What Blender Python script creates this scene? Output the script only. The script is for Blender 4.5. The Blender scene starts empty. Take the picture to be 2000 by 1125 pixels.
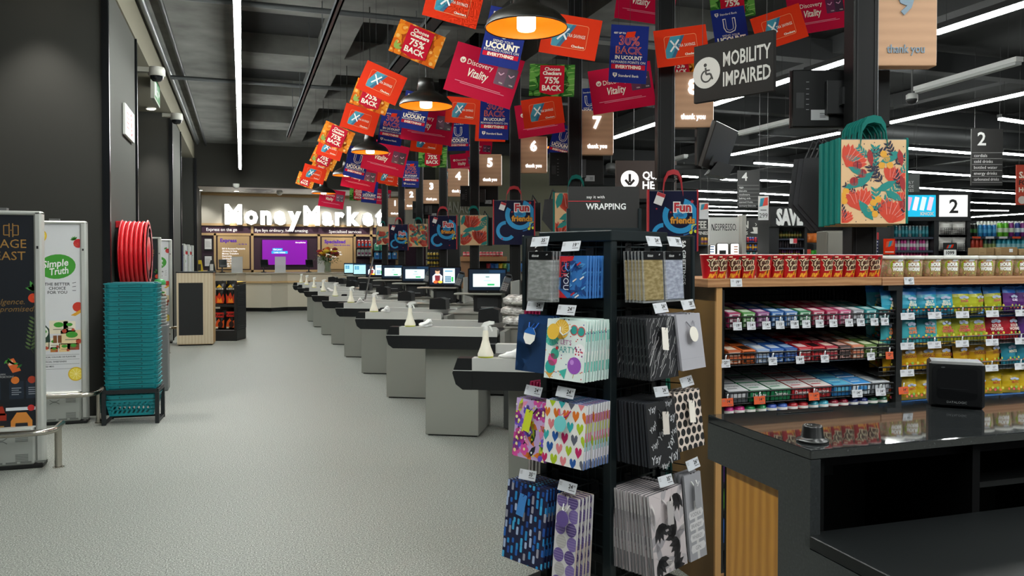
import bpy, math, random
from math import sin, cos, pi, radians, atan, sqrt
from mathutils import Matrix, Vector
SC = bpy.context.scene
COL = SC.collection
# ------------------------------------------------------------------ camera
FPX, HC, PSI, TH = 1550.0, 1.5, radians(18.8), atan(28.8/1550)
CY = 505+28.8
cd = bpy.data.cameras.new('camera'); cam = bpy.data.objects.new('camera', cd); COL.objects.link(cam)
cd.sensor_width = 36; cd.lens = 36*FPX/2000; cd.shift_y = -(562.5-CY)/2000; cd.clip_start = .05; cd.clip_end = 200
cam.location = (0, 0, HC); cam.rotation_euler = (pi/2-TH, 0, -PSI)
SC.camera = cam
# ------------------------------------------------------------------ world, exposure
wd = bpy.data.worlds.new('world'); SC.world = wd; wd.use_nodes = True
wd.node_tree.nodes['Background'].inputs[0].default_value = (.9, .95, 1, 1)
wd.node_tree.nodes['Background'].inputs[1].default_value = .05
vs = SC.view_settings
SC.display_settings.display_device = 'sRGB'
vs.view_transform = 'Standard'; vs.look = 'None'; vs.gamma = 1; vs.use_curve_mapping = False
vs.exposure = 1.53
SC.cycles.max_bounces = 7; SC.cycles.sample_clamp_indirect = 4; SC.cycles.caustics_reflective = False; SC.cycles.caustics_refractive = False
LED = 32.0       # strength of the ceiling LED lines
# ------------------------------------------------------------------ pixel -> place
FW = Vector((sin(PSI)*cos(TH), cos(PSI)*cos(TH), -sin(TH))); RT = Vector((cos(PSI), -sin(PSI), 0)); UP = RT.cross(FW)
FH = Vector((sin(PSI), cos(PSI), 0)); EYE = Vector((0, 0, HC))
def ray(x, y): return FW+RT*((x-1000)/FPX)+UP*((CY-y)/FPX)
def at(x, y, d): return EYE+ray(x, y)*d                      # point at depth d
def on(x, y, ax, v):                                           # point on the plane coord[ax]=v
    r = ray(x, y); return EYE+r*((v-EYE[ax])/r[ax])
def depth(p): return (Vector(p)-EYE).dot(FW)
# ------------------------------------------------------------------ materials
_m = {}
def lin(h):
    h = h.lstrip('#'); c = [int(h[i:i+2], 16)/255 for i in (0, 2, 4)]
    return tuple(x/12.92 if x <= .04045 else ((x+.055)/1.055)**2.4 for x in c)+(1,)
def M(h, rough=.5, metal=0, emit=0, spec=.5, alpha=1, trans=0):
    k = (h, rough, metal, emit, spec, alpha, trans)
    if k in _m: return _m[k]
    m = bpy.data.materials.new('paint_'+h); m.use_nodes = True
    b = m.node_tree.nodes['Principled BSDF']; I = b.inputs
    I['Base Color'].default_value = lin(h); I['Roughness'].default_value = rough; I['Metallic'].default_value = metal
    I['Specular IOR Level'].default_value = spec; I['Alpha'].default_value = alpha; I['Transmission Weight'].default_value = trans
    if emit: I['Emission Color'].default_value = lin(h); I['Emission Strength'].default_value = emit
    _m[k] = m; return m
def nodemat(name, rough=.5, metal=0, spec=.5):
    m = bpy.data.materials.new(name); m.use_nodes = True; nt = m.node_tree
    b = nt.nodes['Principled BSDF']; b.inputs['Roughness'].default_value = rough; b.inputs['Metallic'].default_value = metal
    b.inputs['Specular IOR Level'].default_value = spec
    return m, nt, b
def speckle(name, cols, scale, rough=.5, stretch=(1, 1, 1), metal=0, detail=3, coord='Object', spec=.5, bump=0):
    m, nt, b = nodemat(name, rough, metal, spec)
    tc = nt.nodes.new('ShaderNodeTexCoord'); mp = nt.nodes.new('ShaderNodeMapping'); mp.inputs['Scale'].default_value = stretch
    n = nt.nodes.new('ShaderNodeTexNoise'); n.inputs['Scale'].default_value = scale; n.inputs['Detail'].default_value = detail
    r = nt.nodes.new('ShaderNodeValToRGB')
    e = r.color_ramp.elements
    while len(e) > 1: e.remove(e[-1])
    e[0].position = cols[0][0]; e[0].color = lin(cols[0][1])
    for p, c in cols[1:]:
        x = e.new(p); x.color = lin(c)
    L = nt.links.new
    L(tc.outputs[coord], mp.inputs[0]); L(mp.outputs[0], n.inputs[0]); L(n.outputs[0], r.inputs[0]); L(r.outputs[0], b.inputs['Base Color'])
    if bump:
        bp = nt.nodes.new('ShaderNodeBump'); bp.inputs['Strength'].default_value = bump; bp.inputs['Distance'].default_value = .01
        L(n.outputs[0], bp.inputs['Height']); L(bp.outputs[0], b.inputs['Normal'])
    return m
def wood(name, c0, c1, scale=3, stretch=(1, 1, 12), rough=.45, dist=6, axis='X'):
    m, nt, b = nodemat(name, rough)
    tc = nt.nodes.new('ShaderNodeTexCoord'); mp = nt.nodes.new('ShaderNodeMapping'); mp.inputs['Scale'].default_value = stretch
    w = nt.nodes.new('ShaderNodeTexWave'); w.bands_direction = axis; w.inputs['Scale'].default_value = scale; w.inputs['Distortion'].default_value = dist
    w.inputs['Detail'].default_value = 3; w.inputs['Detail Scale'].default_value = 1.2
    n = nt.nodes.new('ShaderNodeTexNoise'); n.inputs['Scale'].default_value = scale*14; n.inputs['Detail'].default_value = 4
    mx = nt.nodes.new('ShaderNodeMath'); mx.operation = 'MULTIPLY_ADD'; mx.inputs[1].default_value = .45
    r = nt.nodes.new('ShaderNodeValToRGB'); r.color_ramp.elements[0].color = lin(c0); r.color_ramp.elements[1].color = lin(c1)
    r.color_ramp.elements[0].position = .15
    L = nt.links.new
    L(tc.outputs['Object'], mp.inputs[0]); L(mp.outputs[0], w.inputs[0]); L(mp.outputs[0], n.inputs[0])
    L(n.outputs[0], mx.inputs[0]); 
    m2 = nt.nodes.new('ShaderNodeMath'); m2.operation = 'MULTIPLY'; m2.inputs[1].default_value = .6; L(w.outputs[1], m2.inputs[0]); L(m2.outputs[0], mx.inputs[2])
    L(mx.outputs[0], r.inputs[0]); L(r.outputs[0], b.inputs['Base Color'])
    return m
WHITE = M('f2f2f0', .5); BLACK = M('101112', .5); CHAR = M('1c1e20', .55); STEEL = M('b9bab8', .28, 1); PAPER = M('ececec', .7); INK = M('222222', .7)
# ------------------------------------------------------------------ mesh builder
_tx = {}
def glyphs(s, bold=0., shear=0., space=1.):
    k = (s, bold, shear, space)
    if k not in _tx:
        c = bpy.data.curves.new('t', 'FONT'); c.body = s; c.size = 1; c.resolution_u = 2; c.offset = bold; c.shear = shear; c.space_character = space
        c.fill_mode = 'FRONT'; c.dimensions = '2D'
        o = bpy.data.objects.new('t', c); me = o.to_mesh()
        V = [(v.co.x, v.co.y) for v in me.vertices]; F = [tuple(p.vertices) for p in me.polygons]
        o.to_mesh_clear(); bpy.data.objects.remove(o); bpy.data.curves.remove(c)
        if V:
            xs = [v[0] for v in V]; ys = [v[1] for v in V]; bb = (min(xs), min(ys), max(xs), max(ys))
        else: bb = (0, 0, 1, 1)
        _tx[k] = (V, F, bb)
    return _tx[k]
def clip(poly, r):
    def cut(P, f, g):
        o = []
        for i in range(len(P)):
            a, b = P[i-1], P[i]; fa, fb = f(a), f(b)
            if (fa >= 0) != (fb >= 0):
                t = fa/(fa-fb); o.append((a[0]+t*(b[0]-a[0]), a[1]+t*(b[1]-a[1])))
            if fb >= 0: o.append(b)
        return o
    for f in (lambda p: p[0]-r[0], lambda p: r[2]-p[0], lambda p: p[1]-r[1], lambda p: r[3]-p[1]):
        if not poly: break
        poly = cut(poly, f, 0)
    return poly
class MB:
    def __init__(s): s.V = []; s.F = []; s.I = []; s.S = []; s.m = []; s.T = Matrix(); s.fn = None; s.e = .0007; s.clip = None
    def mi(s, mat):
        if mat not in s.m: s.m.append(mat)
        return s.m.index(mat)
    def add(s, V, F, mat, smooth=False):
        n = len(s.V); i = s.mi(mat)
        if s.fn: V = [s.fn(v) for v in V]
        s.V += [tuple(s.T@Vector(v)) for v in V]; s.F += [tuple(n+a for a in f) for f in F]
        s.I += [i]*len(F); s.S += [smooth]*len(F); return s
    def box(s, c, d, mat, b=0, rz=0):
        x, y, z = d[0]/2, d[1]/2, d[2]/2; q = []
        if b <= 0:
            q = [(i*x, j*y, k*z) for k in (-1, 1) for j in (-1, 1) for i in (-1, 1)]
            F = [(0, 2, 3, 1), (4, 5, 7, 6), (0, 1, 5, 4), (2, 6, 7, 3), (0, 4, 6, 2), (1, 3, 7, 5)]
        else:
            b = min(b, x*.98, y*.98, z*.98); F = []; ix = {}
            for i in (-1, 1):
                for j in (-1, 1):
                    for k in (-1, 1):
                        for a in range(3):
                            ix[(i, j, k, a)] = len(q)
                            q.append((i*(x-(b if a != 0 else 0)), j*(y-(b if a != 1 else 0)), k*(z-(b if a != 2 else 0))))
            C = [(-1, -1), (1, -1), (1, 1), (-1, 1)]
            for sg in (-1, 1):
                for a in range(3):
                    f = []
                    for u, v in C:
                        t = [u, v]; t.insert(a, sg); f.append(ix[(*t, a)])
                    if (sg == 1) == (a == 1): f.reverse()
                    F.append(tuple(f))
            for a in range(3):
                o = [t for t in range(3) if t != a]
                for u, v in C:
                    t0 = [u, v]; t0.insert(a, -1); t1 = [u, v]; t1.insert(a, 1)
                    F.append((ix[(*t0, o[0])], ix[(*t1, o[0])], ix[(*t1, o[1])], ix[(*t0, o[1])]))
            for i in (-1, 1):
                for j in (-1, 1):
                    for k in (-1, 1): F.append(tuple(ix[(i, j, k, a)] for a in range(3)))
        if rz: q = [(u*cos(rz)-v*sin(rz), u*sin(rz)+v*cos(rz), w) for u, v, w in q]
        return s.add([(u+c[0], v+c[1], w+c[2]) for u, v, w in q], F, mat)
    def bx(s, x0, x1, y0, y1, z0, z1, mat, b=0):
        return s.box(((x0+x1)/2, (y0+y1)/2, (z0+z1)/2), (abs(x1-x0), abs(y1-y0), abs(z1-z0)), mat, b)
    def hexa(s, P, mat): return s.add(P, [(0, 3, 2, 1), (4, 5, 6, 7), (0, 1, 5, 4), (1, 2, 6, 5), (2, 3, 7, 6), (3, 0, 4, 7)], mat)
    def prism(s, poly, y0, y1, mat, axis='y', capmat=None):
        n = len(poly)
        f = {'y': lambda p, t: (p[0], t, p[1]), 'x': lambda p, t: (t, p[0], p[1]), 'z': lambda p, t: (p[0], p[1], t)}[axis]
        V = [f(p, y0) for p in poly]+[f(p, y1) for p in poly]
        s.add(V, [(i, (i+1) % n, n+(i+1) % n, n+i) for i in range(n)], mat)
        return s.add(V, [tuple(range(n)), tuple(range(2*n-1, n-1, -1))], capmat or mat)
    def lathe(s, prof, mat, c=(0, 0, 0), n=20, smooth=True, axis='z', a0=0, a1=2*pi, cap=True):
        V = []; F = []; full = abs(a1-a0-2*pi) < 1e-6; m = n if full else n+1
        for r, z in prof:
            for i in range(m):
                a = a0+(a1-a0)*i/n; p = (r*cos(a), r*sin(a), z)
                if axis == 'y': p = (p[0], p[2], p[1])
                if axis == 'x': p = (p[2], p[0], p[1])
                V.append((p[0]+c[0], p[1]+c[1], p[2]+c[2]))
        for k in range(len(prof)-1):
            for i in range(n):
                j = (i+1) % m; F.append((k*m+i, k*m+j, (k+1)*m+j, (k+1)*m+i))
        s.add(V, F, mat, smooth)
        if full and cap:
            if prof[0][0] > 1e-5: s.add(V[:m], [tuple(range(m))], mat)
            if prof[-1][0] > 1e-5: s.add(V[-m:], [tuple(range(m))], mat)
        return s
    def tube(s, P, r, mat, n=8, closed=False):
        P = [Vector(p) for p in P]; V = []; F = []; k = len(P); up = None
        for i, p in enumerate(P):
            if closed: d = P[(i+1) % k]-P[i-1]
            else: d = P[min(i+1, k-1)]-P[max(i-1, 0)]
            d.normalize()
            if up is None: up = d.orthogonal().normalized()
            up = (up-d*up.dot(d)).normalized(); w = d.cross(up)
            rr = r[i] if isinstance(r, (list, tuple)) else r
            for j in range(n):
                a = 2*pi*j/n+pi/n; V.append(tuple(p+(up*cos(a)+w*sin(a))*rr))
        for i in range(k if closed else k-1):
            for j in range(n):
                F.append((i*n+j, i*n+(j+1) % n, ((i+1) % k)*n+(j+1) % n, ((i+1) % k)*n+j))
        s.add(V, F, mat, n > 5)
        if not closed: s.add(V, [tuple(range(n)), tuple(range((k-1)*n, k*n))], mat)
        return s
    # ---- flat prints on a panel whose front is y=0 (x right, z up)
    def dec(s, poly, mat, k=1):
        if s.clip: poly = clip(poly, s.clip)
        if len(poly) < 3: return s
        return s.add([(x, -k*s.e, z) for x, z in poly], [tuple(range(len(poly)))], mat)
    def rect(s, x0, z0, x1, z1, mat, k=1): return s.dec([(x0, z0), (x1, z0), (x1, z1), (x0, z1)], mat, k)
    def disc(s, x, z, r, mat, k=1, n=14, ry=None, rot=0):
        ry = ry or r; P = []
        for i in range(n):
            u, v = r*cos(2*pi*i/n), ry*sin(2*pi*i/n); P.append((x+u*cos(rot)-v*sin(rot), z+u*sin(rot)+v*cos(rot)))
        return s.dec(P, mat, k)
    def ring(s, x, z, r, w, mat, k=1, n=20, a0=0, a1=2*pi, sz=1):
        for i in range(n):
            a, b = a0+(a1-a0)*i/n, a0+(a1-a0)*(i+1)/n
            s.dec([(x+q*cos(t), z+sz*q*sin(t)) for q, t in ((r, a), (r, b), (r-w, b), (r-w, a))], mat, k)
        return s
    def line(s, P, w, mat, k=1):
        for a, b in zip(P, P[1:]):
            dx, dz = b[0]-a[0], b[1]-a[1]; l = math.hypot(dx, dz) or 1; nx, nz = -dz/l*w/2, dx/l*w/2
            s.dec([(a[0]-nx, a[1]-nz), (b[0]-nx, b[1]-nz), (b[0]+nx, b[1]+nz), (a[0]+nx, a[1]+nz)], mat, k)
        return s
    def text(s, t, x, z, h, mat, k=2, al='c', bold=0., shear=0., rot=0, fit=None, sx=1., ext=0, space=1.):
        V, F, b = glyphs(t, bold, shear, space)
        if not V: return s
        H = .729; sc = h/H; wx = (b[2]-b[0])*sc*sx
        if fit and wx > fit: sx *= fit/wx; wx = fit
        ox = {'c': -(b[0]+b[2])/2, 'l': -b[0], 'r': -b[2]}[al]; c, n = cos(rot), sin(rot); P = []
        for u, v in V:
            u2, v2 = (u+ox)*sc*sx, (v-.36)*sc; P.append((x+u2*c-v2*n, -k*s.e, z+u2*n+v2*c))
        s.add(P, F, mat)
        if ext:      # raised letters: sides and front
            n0 = len(P); edges = {}
            for f in F:
                for i in range(len(f)):
                    a, b2 = f[i], f[(i+1) % len(f)]; edges.setdefault((min(a, b2), max(a, b2)), []).append((a, b2))
            Q = [(p[0], p[1]-ext, p[2]) for p in P]
            s.add(Q, F, mat); side = [(a, b2, b2+n0, a+n0) for l in edges.values() if len(l) == 1 for a, b2 in l]
            s.add(P+Q, side, mat)
        return s
    def build(s, name, parent=None, loc=None, rz=0, label=None):
        me = bpy.data.meshes.new(name); me.from_pydata(s.V, [], s.F)
        for m in s.m: me.materials.append(m)
        me.polygons.foreach_set('material_index', s.I); me.polygons.foreach_set('use_smooth', s.S); me.update()
        o = bpy.data.objects.new(name, me); COL.objects.link(o)
        if parent: o.parent = parent
        if loc is not None: o.location = loc
        o.rotation_euler = (0, 0, rz)
        if label: o['label'] = label
        return o
def tag(o, label, cat, group=None, kind=None):
    o['label'] = label; o['category'] = cat
    if group: o['group'] = group
    if kind: o['kind'] = kind
    return o
def thing(name, label, cat, loc=(0, 0, 0), rz=0, group=None):
    o = bpy.data.objects.new(name, None); o.empty_display_size = .1; COL.objects.link(o); o.location = loc; o.rotation_euler = (0, 0, rz)
    return tag(o, label, cat, group)
def dup(o, loc=None, rz=None, label=None, group=None, parent=None, rot=None):
    c = o.copy(); COL.objects.link(c); c.parent = parent
    if loc is not None: c.location = loc
    if rz is not None: c.rotation_euler = (0, 0, rz)
    if rot is not None: c.rotation_euler = rot
    if label: c['label'] = label
    if group: c['group'] = group
    for ch in list(o.children):
        if ch.parent is o: dup(ch, parent=c)
    return c
def struct(mb, name, kind='structure', **k):
    o = mb.build(name, **k); o['kind'] = kind; return o
def nth(i): return ['first', 'second', 'third', 'fourth', 'fifth', 'sixth', 'seventh', 'eighth', 'ninth', 'tenth', 'eleventh', 'twelfth', 'thirteenth', 'fourteenth', 'fifteenth', 'sixteenth'][i]
CAMR = -PSI      # z rotation of a panel that faces the camera axis
RND = random.Random(7)
# ================================================================== shell
FLOORM = speckle('speckled_vinyl', [(.3, '#454843'), (.43, '#7b7e78'), (.57, '#979993'), (.7, '#d2d3cd')], 140, .55, detail=2)
OAK = wood('oak', '#94643c', '#bb8c60', 2.2, (1, 1, 6), .5, 5, 'Z')
OAKB = wood('pale_oak', '#cdab7a', '#d6b686', 1.2, (8, 1, 1), .5, 3)
ASH = wood('ash_panel', '#a06a22', '#c08a36', 9, (1, 1, .16), .45, 3.5, 'Y')
OLIVE = wood('stained_oak_panel', '#6b4d1d', '#7e5d29', 1.5, (1, 1, .4), .4, 8, 'Y')
CONC = speckle('concrete', [(.3, '#50504d'), (.7, '#73736f')], 1.7, .9, detail=8)
CONCD = speckle('dark_concrete', [(.3, '#161717'), (.7, '#232424')], 1.3, .9, detail=8)
BEIGE = M('6f6a5a', .8); COLM = M('2f2f2c', .8, 0, 0, .3); COLS = M('3d3d39', .8, 0, 0, .3); DARKW = M('2a2a29', .9)
m = MB(); m.bx(-8, 42, -3, 47, -.1, 0, FLOORM); struct(m, 'floor')
ZC = 4.95
m = MB(); m.bx(-8, 42, -3, 47, ZC, ZC+.2, CONCD); struct(m, 'ceiling')
# down-stand beams, each its own piece of structure
for y in [3.2, 6.4, 9.6, 12.8, 16, 19.2, 22.2]:
    m = MB(); m.bx(-1.2, 6.4, y, y+1.1, ZC-.3, ZC, CONC); struct(m, 'ceiling_beam')
YS = [3.2, 6.4, 9.6, 12.8, 16, 19.2, 22.2]
for (x0, x1, mm) in [(-1.2, -.05, CONC), (1.15, 1.55, CONC), (2.75, 3.1, CONC), (4.3, 4.65, CONC)]:
    for y0, y1 in zip(YS, YS[1:]):
        m = MB(); m.bx(x0, x1, y0+1.1, y1, ZC-.3, ZC, mm); struct(m, 'ceiling_beam')
for y in range(6, 44, 4):
    m = MB(); m.bx(6.4, 40, y, y+.25, ZC-.42, ZC-.1, M('2c2d2e', .8)); struct(m, 'ceiling_beam')
for x in (8.6, 12.8, 17.2, 22, 27):
    m = MB(); m.bx(x, x+.25, 0, 44, ZC-.3, ZC-.04, M('303132', .8)); struct(m, 'ceiling_beam')
# ---- columns at the mall entrance and the bulkhead above
for i, (y0, y1, xr) in enumerate([(8.43, 10.6, -1.22), (15.8, 18, -1.22), (22.6, 26, -1.15)]):
    m = MB(); m.bx(-5, xr, y0, y1, 0, 4.16, COLM)
    m.bx(xr, xr+.012, y0+.05, y1-.05, 0, 4.14, COLS)
    struct(m, 'column')
    for y in (y0, y1):
        m = MB(); m.bx(xr-.03, xr+.035, y-.025, y+.025, 0, 4.15, M('15171a', .3, .6)); struct(m, 'trim_%d' % (i*2+(y > y0)+1))
m = MB(); m.bx(-5, -1.2, 4, 26, 4.16, ZC, BEIGE); struct(m, 'bulkhead')
m = MB(); m.bx(-8, -7.8, -3, 46, 0, ZC, M('55534c', .8)); struct(m, 'wall_left')
m = MB(); m.bx(-8, 42, 46, 46.2, 0, ZC, M('4a4a48', .8)); struct(m, 'wall_back')
m = MB(); m.bx(41.8, 42, -3, 46, 0, ZC, M('3a3a3a', .8)); struct(m, 'wall_right')
# ---- service pipes and trays under the ceiling
def pipe(name, label, P, r, mat, n=8, sq=False, group=None):
    m = MB(); m.tube(P, r, mat, n); return tag(m.build(name), label, 'pipe', group)
pipe('conduit', 'grey steel conduit running along the top of the beige bulkhead', [(-1.12, 2, 4.6), (-1.12, 23, 4.6)], .04, M('6b6e70', .4, .6))
pipe('sprinkler_pipe', 'dark pipe running beside the conduit under the concrete ceiling', [(-.9, 2, 4.57), (-.9, 23, 4.57)], .03, M('3a3c3d', .5, .5))
for i, y in enumerate((9.9, 14.3)):
    pipe('cross_pipe', ['grey pipe crossing the ceiling nearest the entrance column', 'grey pipe crossing the ceiling beyond the lamps'][i], [(-1.1, y, 4.5), (6.3, y, 4.5)], .035, M('55585a', .5, .4))
for i, (x, z, lab) in enumerate([(.95, 4.1, 'thin hung lighting rail between the LED line and the bunting'), (2.12, 4.25, 'hung steel cable tray above the bunting beside the lane signs')]):
    t = thing('hung_rail', lab, 'rail', (x, 0, z))
    m = MB(); w = (.035, .09)[i]; g = M('6d7073', .4, .7)
    m.bx(-w, -w+.02, 5 if i == 0 else 3, 17.5 if i == 0 else 20.6, -.03, .03, g); m.bx(w-.02, w, 5 if i == 0 else 3, 17.5 if i == 0 else 20.6, -.03, .03, g)
    m.bx(-w, w, 5 if i == 0 else 3, 17.5 if i == 0 else 20.6, -.03, -.02, M('3c3e40', .5, .5)); m.build('rail', t)
    for y in range(6, 18, 2):
        m = MB(); m.tube([(0, y, 0), (0, y, ZC-z)], .006, g, 4); m.build('hanger_rod', t)
m = MB(); m.tube([(10.6, 14.6, 4.48), (36, 14.6, 4.48)], .3, M('2e2f30', .5, .3), 20); tag(m.build('air_duct'), 'round dark air duct crossing above the aisle two sign', 'duct')
# ---- ceiling LED lines
LEDM = M('f4f9f5', .5, 0, LED)
LEDS = M('f4f9f4', .5, 0, LED*1.3)
def led_line(a, b, label, w=.05, lit=True, group=None, cable=True, mat=None):
    a = Vector(a); b = Vector(b); d = b-a; L = d.length
    t = thing('led_light', label, 'light', a, math.atan2(d.y, d.x), group)
    m = MB(); m.bx(0, L, -w*.6, w*.6, .0, .06, M('d8d8d6', .5) if not lit else M('2b2c2d', .4)); m.build('housing', t)
    m = MB(); m.bx(.02, L-.02, -w/2, w/2, -.035, -.001, mat or LEDM if lit else M('b9bbb9', .4)); m.build('diffuser', t)
    if cable:
        for x in (L*.1, L*.9): m = MB(); m.tube([(x, 0, .05), (x, 0, ZC-.002-a.z)], .003, M('1c1c1c'), 4); m.build('suspension_wire', t)
    return t
ZL = 3.9
a = on(462, -40, 2, ZL); led_line((a.x, -1, ZL), (a.x, 22.3, ZL), 'long white LED line running down the ceiling beside the bulkhead', .06, mat=LEDS)
for x, y0, y1, lab in ((2.0, -2.6, 1.6, 'LED line over the front of the shop behind the viewer'), (4.6, -2.6, 2.4, 'LED line over the packing desk behind the viewer'), (6.95, -2.5, 3.2, 'LED line over the sweet shelves')): led_line((x, y0, ZL), (x, y1, ZL), lab, .08)  # unseen lines, added out of frame to brighten the hall
def seg(x0, y0, x1, y1, lab, lit=True, z=ZL, g=None):
    p, q = on(x0, y0, 2, z), on(x1, y1, 2, z); return led_line(p, q, lab, .07 if lit else .09, lit, g)
gy, gx = 'LED lines running down the shop', 'LED lines across the aisles'
for s_, lab in [((1197, 268, 1284, 239), 'LED line showing left of the lane eight pole'), ((1391, 203, 1545, 152), 'LED line under the mobility sign'),
                ((1575, 142, 1660, 114), 'short LED line left of the lane nine pole'), ((1825, 62, 2100, -28), 'bright LED line right of the lane nine sign'),
                ((1428, 301, 1640, 258), 'LED line over the tilted black screen'), ((1737, 238, 2060, 167), 'long LED line right of the black-backed screen')]:
    seg(*s_, lab, g=gy)
for s_, lab in [((1790, 178, 1992, 120), 'unlit grey light fitting between the two bright lines'), ((1240, 333, 1340, 306), 'unlit pale light fitting behind the queue sign'), ((1445, 262, 1545, 238), 'unlit light fitting above the black screen')]:
    seg(*s_, lab, False)
X2 = [(1772, 288, 1898, 298), (1957, 298, 2030, 304), (1772, 334, 1898, 342), (1957, 343, 2030, 348), (1795, 366, 1984, 377), (1886, 394, 1983, 398), (1890, 410, 1970, 411),
      (1952, 230, 2040, 243), (1473, 317, 1564, 323), (1485, 351, 1560, 355), (1485, 377, 1558, 381), (1505, 394, 1558, 396), (1365, 372, 1440, 375),
      (1365, 388, 1440, 391), (1333, 343, 1363, 345), (1408, 349, 1441, 351), (1376, 402, 1440, 404), (1385, 410, 1480, 412), (1385, 418, 1480, 420)]
for i, s_ in enumerate(X2): seg(*s_, 'short LED line hanging across the far aisles', g=gx)
p, q = on(1890, 424, 2, 3.6), on(2030, 415, 2, 3.6); led_line(p, q, 'LED line slanting over the energy drink shelf', .07, True)
# ---- end of the hall: fascia, kiosk and olive wall
YF, YB = 23.2, 25.6
fx0, fx1 = on(383, 300, 1, YF).x, on(850, 300, 1, YF).x
fz = on(500, 365, 1, YF).z
m = MB(); m.bx(-1.2, fx1, YF, YF+.3, fz, ZC, M('33322d', .9)); struct(m, 'wall_fascia')
m = MB(); m.bx(-1.2, fx1, YF+.3, YB, fz, fz+.1, M('d9d8d2', .6)); struct(m, 'ceiling_kiosk')
m = MB(); m.bx(-1.3, fx1+.2, YB, YB+.15, 0, fz, M('cfccc0', .8)); struct(m, 'wall_kiosk')
ox1 = on(1108, 300, 1, YF+1).x
m = MB(); m.bx(fx1, ox1, YF+1, YF+1.3, 0, ZC, M('86846f', .85)); struct(m, 'wall_office')
# ================================================================== lamps and fittings
def spot(x, y, z, tx, ty, tz, power, size, parent=None, blend=.75, col=(1, .96, .88), r=.04):
    l = bpy.data.lights.new('spot_lamp', 'SPOT'); l.energy = power; l.spot_size = radians(size); l.spot_blend = blend; l.color = col; l.shadow_soft_size = r
    o = bpy.data.objects.new('spot_lamp', l); COL.objects.link(o); o.location = (x, y, z)
    o.rotation_euler = (Vector((tx, ty, tz))-Vector((x, y, z))).to_track_quat('-Z', 'Y').to_euler()
    if parent: o.parent = parent; o.location = Vector((x, y, z))-parent.location
    return o
def pendant(x, y, z, dia, label, power=1.3):
    t = thing('pendant_lamp', label, 'lamp', (x, y, z), 0, 'dome lamps over the checkouts'); R = dia/2; k = dia/.48
    blk = M('15130f', .35); org = M('e67a04', .5)
    m = MB(); P = [(R, 0), (R*.97, .035*k), (R*.82, .075*k), (R*.55, .11*k), (R*.34, .14*k), (R*.3, .2*k), (R*.27, .245*k), (R*.12, .255*k), (0, .256*k)]
    m.lathe(P, blk, n=40, cap=False); m.lathe([(R*.985, .003), (R, -.002), (R*1.01, .004), (R, .01)], blk, n=40, cap=False); m.build('shade', t)
    m = MB(); m.lathe([(R*.985, .004), (R*.955, .036*k), (R*.8, .07*k), (R*.52, .103*k), (R*.3, .13*k), (.0, .14*k)], org, n=40, cap=False); m.build('shade_lining', t)
    m = MB(); m.lathe([(.0, -.012*k), (.05*k, -.01*k), (.055*k, 0), (.055*k, .1*k), (.04*k, .125*k)], M('ffe9c8', .4, 0, 2.6), n=20); m.build('bulb', t)
    m = MB(); m.tube([(0, 0, .255*k), (0, 0, ZC-z)], .006, blk, 6); m.build('cord', t)
    l = bpy.data.lights.new('bulb_light', 'POINT'); l.energy = power; l.color = (1, .62, .25); l.shadow_soft_size = .05
    o = bpy.data.objects.new('bulb_light', l); COL.objects.link(o); o.parent = t; o.location = (0, 0, -.05)
    return t
for i, (px, py, w, lab) in enumerate([(1028, 56, 160, 'largest black dome lamp with orange lining over the front lane'), (832, 208, 104, 'black dome lamp second along the row of lamps'),
                                 (723, 298, 73, 'black dome lamp third along the row of lamps'), (678, 343, 56, 'black dome lamp fourth along the row of lamps'),
                                 (632, 378, 46, 'small black dome lamp at the far end of the row')]):
    p = at(px, py, .47*FPX/w*1.0); pendant(p.x, p.y, p.z, .47, lab)
p = at(1086, 288, 13.5); pendant(p.x, p.y, p.z, .38, 'black dome lamp half hidden behind the lane six sign', 1)
# wall-washing downlights, each with its fitting
def downlight(x, y, z, label, tgt, power, size, group=None):
    t = thing('downlight', label, 'light', (x, y, z), 0, group)
    m = MB(); m.lathe([(.0, .0), (.07, .0), (.085, -.01), (.09, .0), (.09, .03)], M('e8e6e0', .4), n=16); m.build('trim_ring', t)
    m = MB(); m.lathe([(.0, -.012), (.06, -.011), (.062, -.002)], M('fff6e2', .4, 0, 12), n=16); m.build('lens', t)
    spot(x, y, z-.05, *tgt, power, size, t)
pc_ = on(85, 90, 1, 8.43); downlight(pc_.x, 8.43-.42, 4.145, 'downlight washing the front of the near black column', (pc_.x, 8.43-.4, 0), 62, 74)
pc_ = on(300, 300, 1, 15.8); downlight(pc_.x, 15.8-.42, 4.145, 'downlight washing the front of the middle black column', (pc_.x, 15.8-.4, 0), 60, 64)
for i, px in enumerate((390, 462, 548, 640, 715)):
    p = on(px, 372, 1, 24.6); downlight(p.x, 24.75, fz-.005, 'recessed spot in the kiosk soffit', (p.x, YB, 2.2), 26, 70, 'spots over the kiosk sign')
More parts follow.
